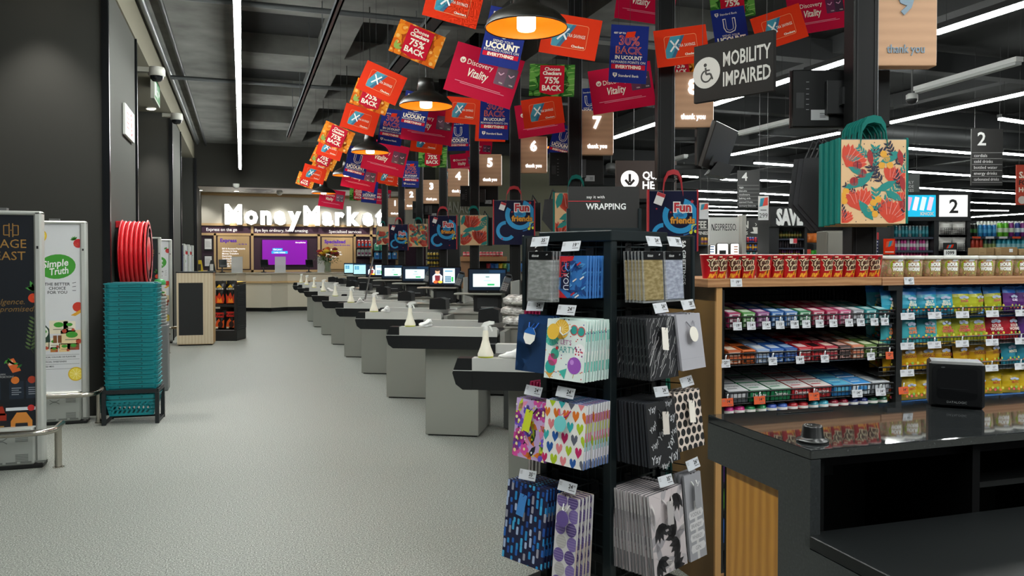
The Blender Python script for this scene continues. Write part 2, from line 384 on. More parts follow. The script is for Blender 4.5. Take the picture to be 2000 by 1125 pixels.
# ================================================================== entrance side: gates, baskets, hose reel
ALU = M('c3c5c0', .4, .35); ALUD = M('8d908d', .45, .4)
def leafy(m, x, z, l, a, mat, k=2):
    P = [(x+u*l*cos(a)-v*l*sin(a), z+u*l*sin(a)+v*l*cos(a)) for u, v in ((0, 0), (.3, .16), (.65, .15), (1, 0), (.65, -.15), (.3, -.16))]; m.dec(P, mat, k)
def rrect(x0, z0, x1, z1, r, n=4):
    P = []
    for cx, cz, a in ((x1-r, z1-r, 0), (x0+r, z1-r, pi/2), (x0+r, z0+r, pi), (x1-r, z0+r, 1.5*pi)):
        P += [(cx+r*cos(a+pi/2*i/n), cz+r*sin(a+pi/2*i/n)) for i in range(n+1)]
    return P
def ad_feast(m, w, h):
    m.rect(-w/2, 0, w/2, h, M('0f141d', .45), 1); g = M('9c7437', .5); sx = w/.62
    m.clip = (-w/2, 0, w/2, h)
    for P in ([(.13, h-.1), (.09, h-.1), (.09, h-.19), (.13, h-.19)], [(.17, h-.1), (.21, h-.1), (.21, h-.19), (.17, h-.19)], [(.135, h-.08), (.135, h-.21)], [(.165, h-.08), (.165, h-.21)]): m.line([(x-.06, z) for x, z in P], .008, g, 2)
    m.rect(.085, h-.15, .095, h-.14, g, 2)
    m.clip = None
    m.text('FORAGE', .0, h-.27, .085, g, 2, bold=.0, fit=.5); m.text('& FEAST', .0, h-.385, .085, g, 2, fit=.48)
    m.text('Indulgence.', .03, h-.82, .055, M('7f6133'), 2, shear=.3); m.text('Uncompromised.', .03, h-.89, .055, M('7f6133'), 2, shear=.3, fit=.5)
    m.clip = (-w/2, 0, w/2, h)
    m.disc(.27, h-.79, .045, M('d3401b'), 2); m.disc(.285, h-.78, .02, M('e6602c'), 3)
    for i in range(6): leafy(m, .26+.006*i, h-.73+.01*(i % 3), .07+.01*(i % 3), 1.2+.35*i, M(('2f7a33', '205526', '47933f')[i % 3]), 3)
    for i in range(9):
        z = h-1.0-.035*i; m.line([(.30-.02*i/3, z), (.27, z-.04)], .004, M('3d4a31'), 2)
        for sg in (-1, 1): leafy(m, .28-.005*i, z, .06, pi/2+sg*.9, M(('465b34', '5f7446')[i % 2]), 2)
    y = h-1.38; m.rect(-w/2, y-.16, .14, y, M('101826'), 2); m.text('NORWEGIAN', -.12, y-.13, .018, M('b8b8b8'), 3, al='l'); m.text('SALMON PORTIONS', -.12, y-.155, .018, M('b8b8b8'), 3, al='l', fit=.22)
    m.dec([(.03, y), (.1, y+.02), (.16, y-.1), (.09, y-.12)], M('d9662b'), 3); m.dec([(.05, y-.01), (.09, y), (.1, y-.04), (.06, y-.05)], M('f0b9a0'), 4)
    for i in range(6): leafy(m, .02+.03*i, y-.03-.01*(i % 2), .06, .8+.6*i, M(('3a8f37', '26662b')[i % 2]), 4)
    for i, (x, c) in enumerate(((-.13, '1b2a3a'), (.06, '182433'), (.2, '1a2533'))):
        m.rect(x, y-.37, x+.12, y-.2, M(c), 2); m.disc(x+.05, y-.19, .035, M(('3f8a35', 'd9762c', 'a83a22')[i]), 3)
        for q in range(4): m.rect(x+.02, y-.27-.02*q, x+.1-.02*(q % 2), y-.262-.02*q, M('8a8f98'), 3)
    m.rect(-.3, y-.3, -.13, y-.2, M('c86a1e'), 2); m.rect(-.28, y-.25, -.14, y-.22, M('f0a63d'), 3)
    for x, c, b in ((-.26, 'c0331b', '7d1f12'), (-.12, 'b8531a', '7d1f12'), (-.01, 'a52c14', '651a0e')):
        z = y-.72; m.dec(rrect(x-.045, z, x+.045, z+.22, .015), M(c), 3); m.dec([(x-.04, z+.2), (x+.04, z+.2), (x+.016, z+.29), (x-.016, z+.29)], M(c), 3)
        m.rect(x-.02, z+.285, x+.02, z+.31, M('1c1512'), 3); m.rect(x-.045, z+.05, x+.045, z+.15, M('15161c'), 4); m.rect(x-.025, z+.09, x+.025, z+.1, M('b98d48'), 5)
    z = y-.7; m.dec([(.07, z), (.25, z), (.25, z+.12), (.2, z+.2), (.12, z+.2), (.07, z+.12)], M('d98a3a'), 3); m.dec([(.1, z), (.22, z), (.21, z+.1), (.11, z+.1)], M('1a1c24'), 4)
    m.rect(.03, z+.22, .3, z+.25, M('dfe4ea'), 2); m.disc(.24, z+.24, .03, M('c92f2f'), 3)
    for x, zz in ((-.1, -.06), (-.06, -.04), (-.03, -.09), (.02, -.1), (.15, -.08), (.2, -.06)): m.rect(x, z+zz-.03, x+.028, z+zz-.01, M('e6e3df'), 2)
    m.clip = None
def ad_truth(m, w, h):
    m.rect(-w/2, 0, w/2, h, M('d9dadd', .5), 1); m.clip = (-w/2, 0, w/2, h); G = M('3f9a2f'); k = M('20242c')
    def lemon(x, z, r):
        m.disc(x, z, r, M('e2b920'), 2, 20); m.disc(x, z, r*.86, M('f3dc52'), 3, 20)
        for i in range(9): a = 2*pi*i/9; m.line([(x, z), (x+r*.8*cos(a), z+r*.8*sin(a))], r*.06, M('fff0a0'), 4)
    lemon(-w/2+.12, h-.14, .085); lemon(w/2-.06, .2, .085)
    m.disc(w/2-.02, h-.23, .055, M('c4202a'), 2, 12)
    for i in range(5): leafy(m, w/2-.06, h-.19, .05, 1+.5*i, M('3c8a2d'), 3)
    for i in range(9): m.rect(w/2-.06+.012*(i % 4), h-.26+.015*(i//3), w/2-.056+.012*(i % 4), h-.256+.015*(i//3), M('f1c27a'), 3)
    m.disc(.03, h-.51, .2, G, 2, 24, .148, .12); m.text('Simple', .01, h-.47, .085, WHITE, 3, bold=.02, shear=.2, fit=.28, rot=.12); m.text('Truth', .05, h-.56, .085, WHITE, 3, bold=.02, shear=.2, rot=.12, fit=.2)
    for i, t in enumerate(('THE BETTER', 'CHOICE', 'FOR YOU')): m.text(t, .03, h-.72-.05*i, .036, k, 2, bold=.015)
    for sg in (-1, 1):
        for i in range(3): m.line([(.03+sg*.16, h-.71-.045*i), (.03+sg*.2, h-.7-.05*i)], .006, k, 2)
    m.disc(w/2-.03, h-1.0, .06, M('cf3623'), 2, 14); m.dec([(w/2-.11, h-1.1), (w/2, h-1.03), (w/2, h-1.07), (w/2-.06, h-1.11)], M('e3a52c'), 3)
    m.dec([(-w/2, h-.9), (-w/2+.07, h-.95), (-w/2+.05, h-1.0), (-w/2, h-1.02)], M('b3202a'), 2)
    for i in range(4): leafy(m, -w/2+.05, h-.97, .13, -.7+.2*i, M('3e7f36'), 3)
    y = h-1.52
    for x, z, ww, hh, c in ((-.06, .2, .2, .16, 'e9dfc6'), (.09, .22, .13, .13, 'efe8d4'), (.06, .07, .24, .17, 'ead3a6'), (-.2, 0, .14, .15, 'e7d9bb'), (-.07, .02, .12, .13, 'f0ead9'), (.04, -.02, .12, .1, 'e9c98e'), (.13, 0, .13, .08, '8a4a2b'), (-.05, -.02, .08, .06, 'b8702c')):
        m.rect(x, y+z, x+ww, y+z+hh, M(c), 2); m.disc(x+ww/2, y+z+hh*.68, ww*.27, G, 3, 12, ww*.16); m.rect(x+ww*.2, y+z+hh*.3, x+ww*.8, y+z+hh*.36, M('8f8468'), 3); m.disc(x+ww*.8, y+z+hh*.2, ww*.13, M('b4432c'), 3, 8)
    m.dec([(-.2, y+.1), (-.05, y+.1), (-.06, y+.26), (-.11, y+.32), (-.11, y+.39), (-.15, y+.39), (-.15, y+.32), (-.19, y+.26)], M('1e3b2e'), 3); m.disc(-.125, y+.22, .055, M('e8ebe0'), 4, 14, .07); m.disc(-.125, y+.23, .04, G, 5, 12, .025)
    for x in (.0, .05): m.rect(x-.02, y+.09, x+.02, y+.18, M('7a4a22'), 4)
    for i, t in enumerate(('NO ARTIFICIAL COLOURS OR FLAVOURS', 'NO ARTIFICIAL SWEETENERS', 'NO ADDED MSG')):
        z = y-.08-.056*i; m.line([(-w/2+.03, z+.025), (w/2-.02, z+.025)], .003, k, 2); m.text(t, -w/2+.08, z, .018, k, 2, al='l', bold=.02, fit=.42-.09*i); m.disc(-w/2+.045, z, .014, G, 2, 8)
    m.line([(-w/2+.03, y-.225), (w/2-.02, y-.225)], .003, k, 2)
    m.disc(-w/2+.03, .2, .085, M('c9302a'), 2, 16); m.clip = None
def ad_blue(m, w, h):
    m.rect(-w/2, 0, w/2, h, M('182a5c', .5), 1); m.disc(0, h*.3, .12, M('d9502e'), 2); m.text('SAVE', 0, h*.7, .12, WHITE, 2, bold=.03)
def gate(x, y, w, h, ad, label, rail=True, txtrail=True, rz=0):
    t = thing('security_gate', label, 'gate', (x, y, 0), rz, 'advert-covered security gates at the entrance')
    m = MB(); d = .11
    m.bx(-w/2, -w/2+.05, -d/2, d/2, .02, h, ALU, .012); m.bx(w/2-.05, w/2, -d/2, d/2, .02, h, ALU, .012); m.bx(-w/2, w/2, -d/2, d/2, h-.03, h, ALU, .01)
    m.bx(-.04, .04, -.03, .03, h, h+.02, M('777777', .4, .5)); m.box((w/2-.025, -d/2-.002, h-.26), (.012, .004, .02), BLACK)
    m.build('frame', t)
    m = MB(); zz = .3; w2 = w-.1
    m.bx(-w2/2, w2/2, -.035, .035, zz-.01, h-.03, WHITE); m.T = Matrix.Translation((0, -.036, zz)) @ Matrix.Scale(.75, 4); ad(m, w2/.75, (h-.03-zz)/.75); m.build('advert_panel', t)
    m = MB(); m.bx(-w/2+.05, w/2-.05, -d/2-.03, d/2+.03, .03, .28, M('a9aca7', .45, .3), .012); m.bx(-w/2+.04, w/2-.06, -d/2-.035, d/2+.03, .265, .3, M('d2d4cf', .35, .3), .012)
    g = M('6c6f6b'); Y = -d/2-.032
    for sx in (-1, 1):
        for z in (.2, .06):
            for q in range(5): m.bx(sx*(w/2-.13)-.04, sx*(w/2-.13)+.04, Y, Y+.004, z+.011*q, z+.005+.011*q, g)
    for q in range(6): m.bx(-.24+.09*q, -.17+.09*q, Y, Y+.004, .045, .057, g)
    m.T = Matrix.Translation((0, Y+.001, .21)); m.line([(-.04, .02), (-.015, .004), (.015, .004), (.04, .02)], .006, g, 1); m.line([(-.04, -.02), (-.015, -.004), (.015, -.004), (.04, -.02)], .006, g, 1); m.T = Matrix()
    m.build('base', t)
    m = MB(); m.bx(-w/2, w/2, -d/2-.02, d/2+.02, 0, .035, BLACK, .008); m.build('plinth', t)
    if rail:
        m = MB(); z = .29; x1 = w/2+.1; y0 = -.27; y1 = .05; r = .022; S = M('b9b4aa', .22, 1)
        P = [(-w/2-.1, y0, z), (x1-.12, y0, z)]+[(x1-.12+.12*sin(a), y0+.12-.12*cos(a), z) for a in (.4, .8, 1.2, 1.57)]+[(x1, y1, z)]
        m.tube(P, r, S, 12); m.build('bumper_rail', t)
        for lx, ly in ((x1, -.09), (-w/2-.06, y0)):
            m = MB(); m.lathe([(.024, 0), (.024, z-.005)], S, (lx, ly, 0), 12); m.lathe([(.038, .0), (.038, .006)], S, (lx, ly, 0), 12); m.build('rail_post', t)
    return t
A0 = on(100, 912, 2, 0); A1 = on(178, 826, 2, 0)
W0 = .52
gate(A0.x-W0/2-.05, A0.y+.07, W0, 1.84, ad_feast, 'black and gold advert gate standing nearest the entrance edge')
gate(A1.x-W0/2-.03, A1.y+.07, W0, 1.84, ad_truth, 'white advert gate with a green oval, beside the teal baskets')
for px, D, ad, lab in ((315, 12.6, ad_feast, 'dark advert gate half hidden behind the red hose reel'), (336, 14.1, ad_truth, 'white advert gate just behind the dark one past the hose reel')):
    p = at(px, 505, D); gate(p.x-W0/2, p.y, W0, 1.84, ad, lab)
for px, D, ad, lab in ((362, 18.3, ad_blue, 'blue advert gate against the far black column'), (371, 19.3, ad_truth, 'white advert gate between the blue one and the last one'), (378.5, 20.6, ad_truth, 'last white advert gate by the far black column')):
    p = at(px, 505, D); gate(p.x-W0/2, p.y, W0, 1.84, ad, lab, False)
# ---- basket stack
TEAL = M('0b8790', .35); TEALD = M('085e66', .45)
def basket_proto():
    m = MB(); h = .19
    def ring(w0, d0, z0, w1, d1, z1, mat, r=.05):
        A = rrect(-w0/2, -d0/2, w0/2, d0/2, r, 4); B = rrect(-w1/2, -d1/2, w1/2, d1/2, r, 4); n = len(A)
        m.add([(x, y, z0) for x, y in A]+[(x, y, z1) for x, y in B], [(i, (i+1) % n, n+(i+1) % n, n+i) for i in range(n)], mat)
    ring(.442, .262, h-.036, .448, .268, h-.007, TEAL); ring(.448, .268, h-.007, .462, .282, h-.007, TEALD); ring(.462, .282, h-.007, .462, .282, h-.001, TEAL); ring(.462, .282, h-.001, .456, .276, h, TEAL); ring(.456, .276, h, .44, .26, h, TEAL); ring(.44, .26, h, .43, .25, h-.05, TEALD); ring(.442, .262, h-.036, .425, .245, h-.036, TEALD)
    Q = rrect(-.1, h-.031, .1, h-.012, .0095, 4); n = len(Q)     # raised oval on the rim front
    fr = lambda z: -(.131+.003*(z-h+.036)/.029)
    for sc, oy, mm in ((1, -.0025, TEALD), (.9, -.0035, TEAL)):
        m.add([(x*sc, fr(z)+oy, (z-(h-.021))*(sc if sc == 1 else .7)+h-.021) for x, z in Q], [tuple(range(n))], mm)
    # lattice walls
    def wall(p0, p1, q0, q1, nn):
        p0, p1, q0, q1 = map(Vector, (p0, p1, q0, q1)); f = lambda u, v: tuple((p0*(1-u)+p1*u)*(1-v)+(q0*(1-u)+q1*u)*v)
        R = lambda a, b, c, d: m.add([f(*a), f(*b), f(*c), f(*d)], [(0, 1, 2, 3)], TEAL)
        R((0, 0), (1, 0), (1, .14), (0, .14)); R((0, .86), (1, .86), (1, 1), (0, 1)); R((0, .1), (.07, .1), (.07, .9), (0, .9)); R((.93, .1), (1, .1), (1, .9), (.93, .9))
        for row in range(3):
            v0, v1 = .14+.24*row, .14+.24*(row+1)
            R((0, v1-.03), (1, v1-.03), (1, v1+.03), (0, v1+.03)) if row < 2 else None
            for i in range(nn):
                u = .05+.9*i/nn; R((u, v0), (u+.45/nn, v0), (u+.95/nn, v1), (u+.5/nn, v1)) if u+.95/nn < 1 else None
    b, t = (.37, .21), (.43, .25); z0, z1 = 0, h-.05
    c = lambda s, sx, sy, z: (sx*s[0]/2, sy*s[1]/2, z)
    for (a, e), nn in ((((-1, -1), (1, -1)), 9), (((1, -1), (1, 1)), 6), (((1, 1), (-1, 1)), 9), (((-1, 1), (-1, -1)), 6)):
        wall(c(b, *a, z0), c(b, *e, z0), c(t, *a, z1), c(t, *e, z1), nn)
    m.bx(-.185, .185, -.105, .105, -.003, .003, TEAL)
    o = m.build('shopping_basket')
    for sy in (-1, 1):
        m = MB(); m.tube([(-.2, sy*.11, h-.005), (-.19, sy*.11, h+.004), (.19, sy*.11, h+.004), (.2, sy*.11, h-.005)], .006, TEALD, 6); m.build('handle', o)
    return o
B0 = on(205, 830, 2, 0); B1 = on(313, 827, 2, 0)
bc = (Vector(B0)+Vector(B1))/2; brz = -.07; by = Vector((-sin(brz), cos(brz), 0)); bc = bc+by*.15-Vector((.015, 0, 0)); bc.z = 0
bw = (Vector(B1)-Vector(B0)).length-.03
r_ = thing('basket_rack', 'black steel floor rack carrying the teal basket stack', 'rack', bc, brz)
RK = M('23282b', .45, .3); zr = .315
m = MB(); e = .0125
for sy in (-.15, .15): m.bx(-bw/2, bw/2, sy-e, sy+e, zr-.035, zr, RK)
for sx in (-1, 1): m.bx(sx*bw/2-e, sx*bw/2+e, -.15, .15, zr-.035, zr, RK)
m.build('top_frame', r_)
for sx in (-1, 1):
    for sy in (-.15, .15): m = MB(); m.bx(sx*bw/2-.017, sx*bw/2+.017, sy-.014, sy+.014, 0, zr-.03, RK); m.build('leg', r_)
    m = MB(); m.bx(sx*bw/2-.012, sx*bw/2+.012, -.15, .15, .006, .03, RK); m.build('foot_bar', r_)
m = MB(); m.bx(-bw/2, bw/2, .14, .16, .01, .03, RK); m.build('cross_bar', r_)
bp = basket_proto()
for i in range(24):
    o = bp if i == 0 else dup(bp)
    z = .075+.0415*i+(.06 if i else 0); j = RND.uniform(-.003, .003)
    if i: z = .318-.148+.0415*(i-1)
    o.location = bc+Vector((j*cos(brz), j*sin(brz), z)); o.rotation_euler = (0, 0, brz+RND.uniform(-.006, .006))
    if i == 0: tag(o, 'lowest teal basket, its lattice sides hanging inside the black rack', 'basket', 'stacked shopping baskets')
    elif i == 23: tag(o, 'topmost teal basket of the stack under the hose reel', 'basket', 'stacked shopping baskets')
    else: tag(o, 'teal plastic basket nested between others in the stack', 'basket', 'stacked shopping baskets')
# ---- fire hose reel and its sign on the column side
XR = -1.22
hc = on(286, 492, 0, -.93); hy = hc.y; hz = 1.55
t = thing('fire_hose_reel', 'red fire hose reel mounted on the side of the black column', 'hose reel', (XR+.012, hy, hz))
RED = M('c11520', .35); RED2 = M('d9242c', .3)
m = MB(); m.bx(0, .06, -.07, .07, .26, .33, RED, .006); m.bx(0, .04, -.05, .05, -.33, .3, M('1d1d1d', .5)); m.bx(0, .07, -.05, .05, -.34, -.29, RED, .006); m.bx(0, .3, -.02, .02, -.02, .02, RED); m.build('wall_bracket', t)
R0 = .335
m = MB(); m.lathe([(R0, .05), (R0+.012, .058), (R0, .066), (.2, .066)], RED, n=40, axis='x'); m.lathe([(R0, .285), (R0+.014, .294), (R0, .302), (R0*.93, .304), (R0*.9, .298), (R0*.55, .298), (R0*.5, .306), (.08, .31), (.03, .315), (0, .315)], RED2, n=40, axis='x')
for i in range(12): m.lathe([(.028, .3), (.02, .3005)], M('7d0e14'), (0, .21*cos(i*pi/6), .21*sin(i*pi/6)), 8, axis='x')
m.build('drum', t)
m = MB()
for i in range(5):
    x = .085+.042*i; m.tube([(x, (R0-.02)*cos(a*pi/14), (R0-.02)*sin(a*pi/14)) for a in range(28)], .021, RED2, 8, True)
m.tube([(.2, 0, -R0+.02), (.21, -.01, -R0-.05), (.19, -.02, -R0-.2), (.12, -.02, -R0-.32)], .018, RED2, 8); m.build('hose', t)
m = MB(); m.lathe([(.3, .302), (.302, .304), (.304, .302)], M('d9343f', .3), n=30, axis='x'); m.T = Matrix.Translation((.311, 0, 0)) @ Matrix.Rotation(pi/2, 4, 'Z')
m.ring(0, 0, .285, .02, M('e88a92', .4), 1, 30)
for i in range(4): m.text('FIRE HOSE', .21*cos(i*pi/2+.8), .21*sin(i*pi/2+.8), .032, M('f0c0c4', .4), 2, bold=.02, rot=i*pi/2-.75)
m.build('drum_label', t)
p0 = on(233, 241, 0, XR); p1 = on(257, 241, 0, XR); zt, zb = on(233, 212, 0, XR).z, on(257, 270, 0, XR).z
sw = p1.y-p0.y; sw *= .75
t = tag(MB().bx(-sw/2, sw/2, 0, .03, -.17, .17, M('c9cac4', .5), .005).build('hose_sign', None, (XR+.045, (p0.y+p1.y)/2, on(245, 241, 0, XR).z), pi/2), 'white framed hose reel sign with a red coil on the black column', 'sign')
m = MB(); m.rect(-sw*.45, -.145, sw*.45, .145, M('e9e4d2'), 1); m.ring(sw*.14, 0, sw*.17, sw*.035, M('c0202a'), 2, 24); m.ring(sw*.14, 0, sw*.1, sw*.03, M('c0202a'), 2, 20); m.disc(sw*.14, 0, sw*.05, M('c0202a'), 2)
for q in range(4): m.rect(-sw*.38, sw*(.1-.07*q), -sw*.12, sw*(.125-.07*q), M('b9443f'), 2)
m.build('sign_face', t)
# ---- exit sign, cameras under the bulkhead
p = on(307, 180, 0, XR+.02)
t = thing('exit_sign', 'small green running-man exit sign on the beige bulkhead', 'sign', (XR+.02, p.y, p.z), pi/2)
m = MB(); m.bx(-.42, .42, -.0, .05, -.17, .17, M('b8bab0', .5)); m.build('casing', t)
m = MB(); m.T = Matrix.Translation((0, -.001, 0)); m.rect(-.38, -.14, .38, .14, M('3c7a4a', .5), 1); m.rect(-.33, -.1, -.12, .1, WHITE, 2); m.disc(.06, .07, .03, WHITE, 2); m.line([(.05, .04), (.02, -.03), (-.04, -.1)], .03, WHITE, 2); m.line([(.02, -.03), (.09, -.1)], .03, WHITE, 2); m.line([(.12, 0), (.05, .03), (-.03, 0)], .025, WHITE, 2); m.dec([(.2, .06), (.32, 0), (.2, -.06)], WHITE, 2); m.build('sign_face', t)
def dome_cam(px, py, lab, D=None, X=None, pt=None):
    p = pt or (on(px, py, 0, X) if X is not None else at(px, py, D))
    t = thing('dome_camera', lab, 'camera', p)
    m = MB(); m.lathe([(.09, 0), (.1, -.03), (.1, -.1), (.085, -.11)], M('b9b8b0', .5), n=20); m.bx(-.22, .0, -.05, .05, -.07, -.01, M('9a988e', .5)); m.build('housing', t)
    m = MB(); m.lathe([(.08, -.105), (.075, -.14), (.05, -.17), (0, -.18)], M('181a1c', .08), n=20); m.build('dome', t); return t
dome_cam(306, 132, 'white dome camera on the bulkhead near the exit sign', X=-1.0); dome_cam(345, 222, 'white dome camera further along the bulkhead', X=-1.02)
# ---- sanitiser stand just behind the baskets
p = on(321, 764, 2, 0)
t = thing('wipes_stand', 'grey steel stand with silver ribs hidden behind the basket stack', 'stand', (p.x-.1, p.y+.12, 0))
m = MB(); m.bx(-.14, .14, -.12, .12, 0, .75, M('7e8182', .4, .4), .01); m.build('cabinet', t)
m = MB()
for i in range(9): m.bx(-.12, .12, -.1, .1, .76+.035*i, .785+.035*i, M('bfc1c0', .3, .7), .006)
m.lathe([(.02, 1.07), (.02, 1.2)], STEEL, (0.05, 0, 0), 10); m.build('rib_stack', t)
m = MB(); m.lathe([(.06, 1.2), (.07, 1.22), (.05, 1.26), (0, 1.27)], M('3d9a58', .4), (.05, 0, 0), 14); m.build('pump_cap', t)
# ---- chalkboard-ended display and the charcoal stand
q0, q1 = on(347, 675, 2, 0), on(415, 675, 2, 0)
dw = (Vector(q1)-Vector(q0)).length*.97; D_ = depth(q1); hh = 1.5-(533-505)*D_/FPX
t = thing('display_unit', 'pale wood framed display unit with a black end panel', 'display', (Vector(q0)+Vector(q1))/2+Vector((FH.x, FH.y, 0))*.01, -.05)
m = MB(); m.bx(-dw/2, dw/2, 0, .5, .02, hh, OAKB); m.bx(-dw/2+.02, dw/2-.02, .01, .49, 0, .03, BLACK); m.build('carcass', t)
fw = .1; PB = wood('birch', '#cdb99a', '#ded0b6', 1, (6, 1, 1), .5, 2)
m = MB(); z0 = .03
m.bx(-dw/2, -dw/2+.03, -.02, .0, z0, hh, PB); m.bx(dw/2-.16, dw/2, -.02, 0, z0, hh, PB); m.bx(-dw/2+.03, dw/2-.16, -.02, 0, hh-.17, hh, PB); m.bx(-dw/2+.03, dw/2-.16, -.02, 0, z0, z0+.15, PB); m.build('end_frame', t)
m = MB(); m.bx(-dw/2+.03, dw/2-.16, -.008, .001, z0+.15, hh-.17, M('191b1d', .6)); m.build('chalkboard', t)
m = MB(); m.bx(-dw/2-.01, dw/2+.01, -.025, .5, hh, hh+.02, BLACK); m.build('top_edge', t)
def pillow(w, h, t, col, top=None, lab=None, n=6, seed=0):
    """a soft sealed bag standing upright, front toward -y"""
    m = MB(); r = random.Random(seed); c0 = M(col, .3); c1 = M(top, .3) if top else c0; N = n; MZ = n+2
    for sg in (-1, 1):
        V = []
        for k in range(MZ+1):
            for i in range(N+1):
                u, v = i/N, k/MZ; b = (max(0, sin(pi*u))**.6)*(max(0, sin(pi*min(1, max(0, (v-.05)/.87))))**.5)
                V.append(((u-.5)*w*(1-.06*sin(pi*v)), sg*(t/2*b+.001)+r.uniform(-1, 1)*t*.05*(0 < u < 1), v*h+.006*r.uniform(-1, 1)*(v == 1)))
        for k in range(MZ):
            F = [(k*(N+1)+i, k*(N+1)+i+1, (k+1)*(N+1)+i+1, (k+1)*(N+1)+i) for i in range(N)]
            m.add(V, F, c1 if k >= MZ-2 and top else c0, True)
    return m
p = on(427, 666, 2, 0); D_ = depth(p); zt = 1.5-(545-505)*D_/FPX
t = thing('charcoal_stand', 'black slatted stand stocked with bags of charcoal', 'display', p+Vector((RT.x, RT.y, 0))*.1+Vector((FH.x, FH.y, 0))*.25, CAMR)
sw = .47; K = M('1b1d1f', .5)
m = MB(); m.bx(-sw/2, sw/2, -.25, .25, 0, .2, K, .01); m.build('base', t)
for z in (.62, ): m = MB(); m.bx(-sw/2, sw/2, -.22, .25, z, z+.04, K); m.build('shelf', t)
m = MB(); m.bx(-sw/2, sw/2, .2, .25, .2, zt-.1, K); m.build('back_panel', t)
m = MB(); m.bx(sw/2-.05, sw/2, -.25, .25, .2, zt-.12, K)
for i in range(26): m.bx(sw/2, sw/2+.012, -.22, .22, .22+.033*i, .238+.033*i, M('2a2c2f', .5))
m.build('side_panel', t)
R4 = Matrix.Rotation(CAMR, 4, 'Z')
def charbag(x, z, h, kind, lab, w=.2):
    q_ = w/.26; m = pillow(w, h, .14, '141414', None, seed=int(x*100)+int(z*100)); m.T = Matrix.Translation((0, -.075, 0)) @ Matrix.Diagonal((q_, 1, 1, 1))
    if kind == 0:
        m.dec([(-.1, .02), (.1, .02), (.12, .1), (.09, .2), (.05, .13), (0, .22), (-.06, .14), (-.11, .2)], M('c8381a', .4), 3); m.dec([(-.06, .03), (.07, .03), (.04, .12), (0, .08), (-.04, .13)], M('ee8a24', .4), 5)
        m.rect(-.09, h*.62, .09, h*.7, M('e6e3da'), 4); m.dec([(-.07, h*.72), (.0, h*.85), (.07, h*.72)], M('f2c12b'), 4); m.text('BRAAI', 0, h*.66, .04, INK, 6, bold=.03)
    else:
        m.rect(-.1, h*.62, .1, h*.86, M('cf2420', .4), 3); m.text('FLAME', 0, h*.74, .05, M('20100c'), 5, bold=.03)
        m.dec([(-.11, .05), (.1, .03), (.11, h*.5), (.03, h*.36), (-.02, h*.55), (-.08, h*.4)], M('d8541e', .4), 3); m.disc(.02, h*.25, .06, M('2a1411'), 5); m.rect(-.1, .02, -.04, .05, M('e8d9bf'), 4)
    o = m.build('charcoal_bag'); o.location = t.location+R4@Vector((x, -.09, z)); o.rotation_euler = (0, 0, CAMR); tag(o, lab, 'charcoal bag', 'charcoal bags on the black stand')
charbag(-.11, .662, .43, 0, 'black charcoal bag with yellow mark, upper shelf next to the wood frame'); charbag(.09, .662, .43, 0, 'black charcoal bag with yellow mark, upper shelf by the slatted side', .19)
charbag(-.11, .202, .36, 1, 'black and red charcoal bag, lower shelf next to the wood frame'); charbag(.09, .202, .38, 1, 'black and red charcoal bag, lower shelf by the slatted side')
for i in range(3):
    m = MB(); m.bx(-.07, .07, -.08, .08, 0, .05, M('d9b323', .4), .012); m.T = Matrix.Translation((0, -.081, .025)); m.text('FIRE', 0, 0, .03, M('b3261e'), 1, bold=.02)
    o = m.build('firelighter_box'); o.location = t.location+R4@Vector((-.15+.145*i, .1, zt-.1)); o.rotation_euler = (0, 0, CAMR); tag(o, 'yellow firelighter box lying along the top of the charcoal stand', 'box', 'firelighter boxes')
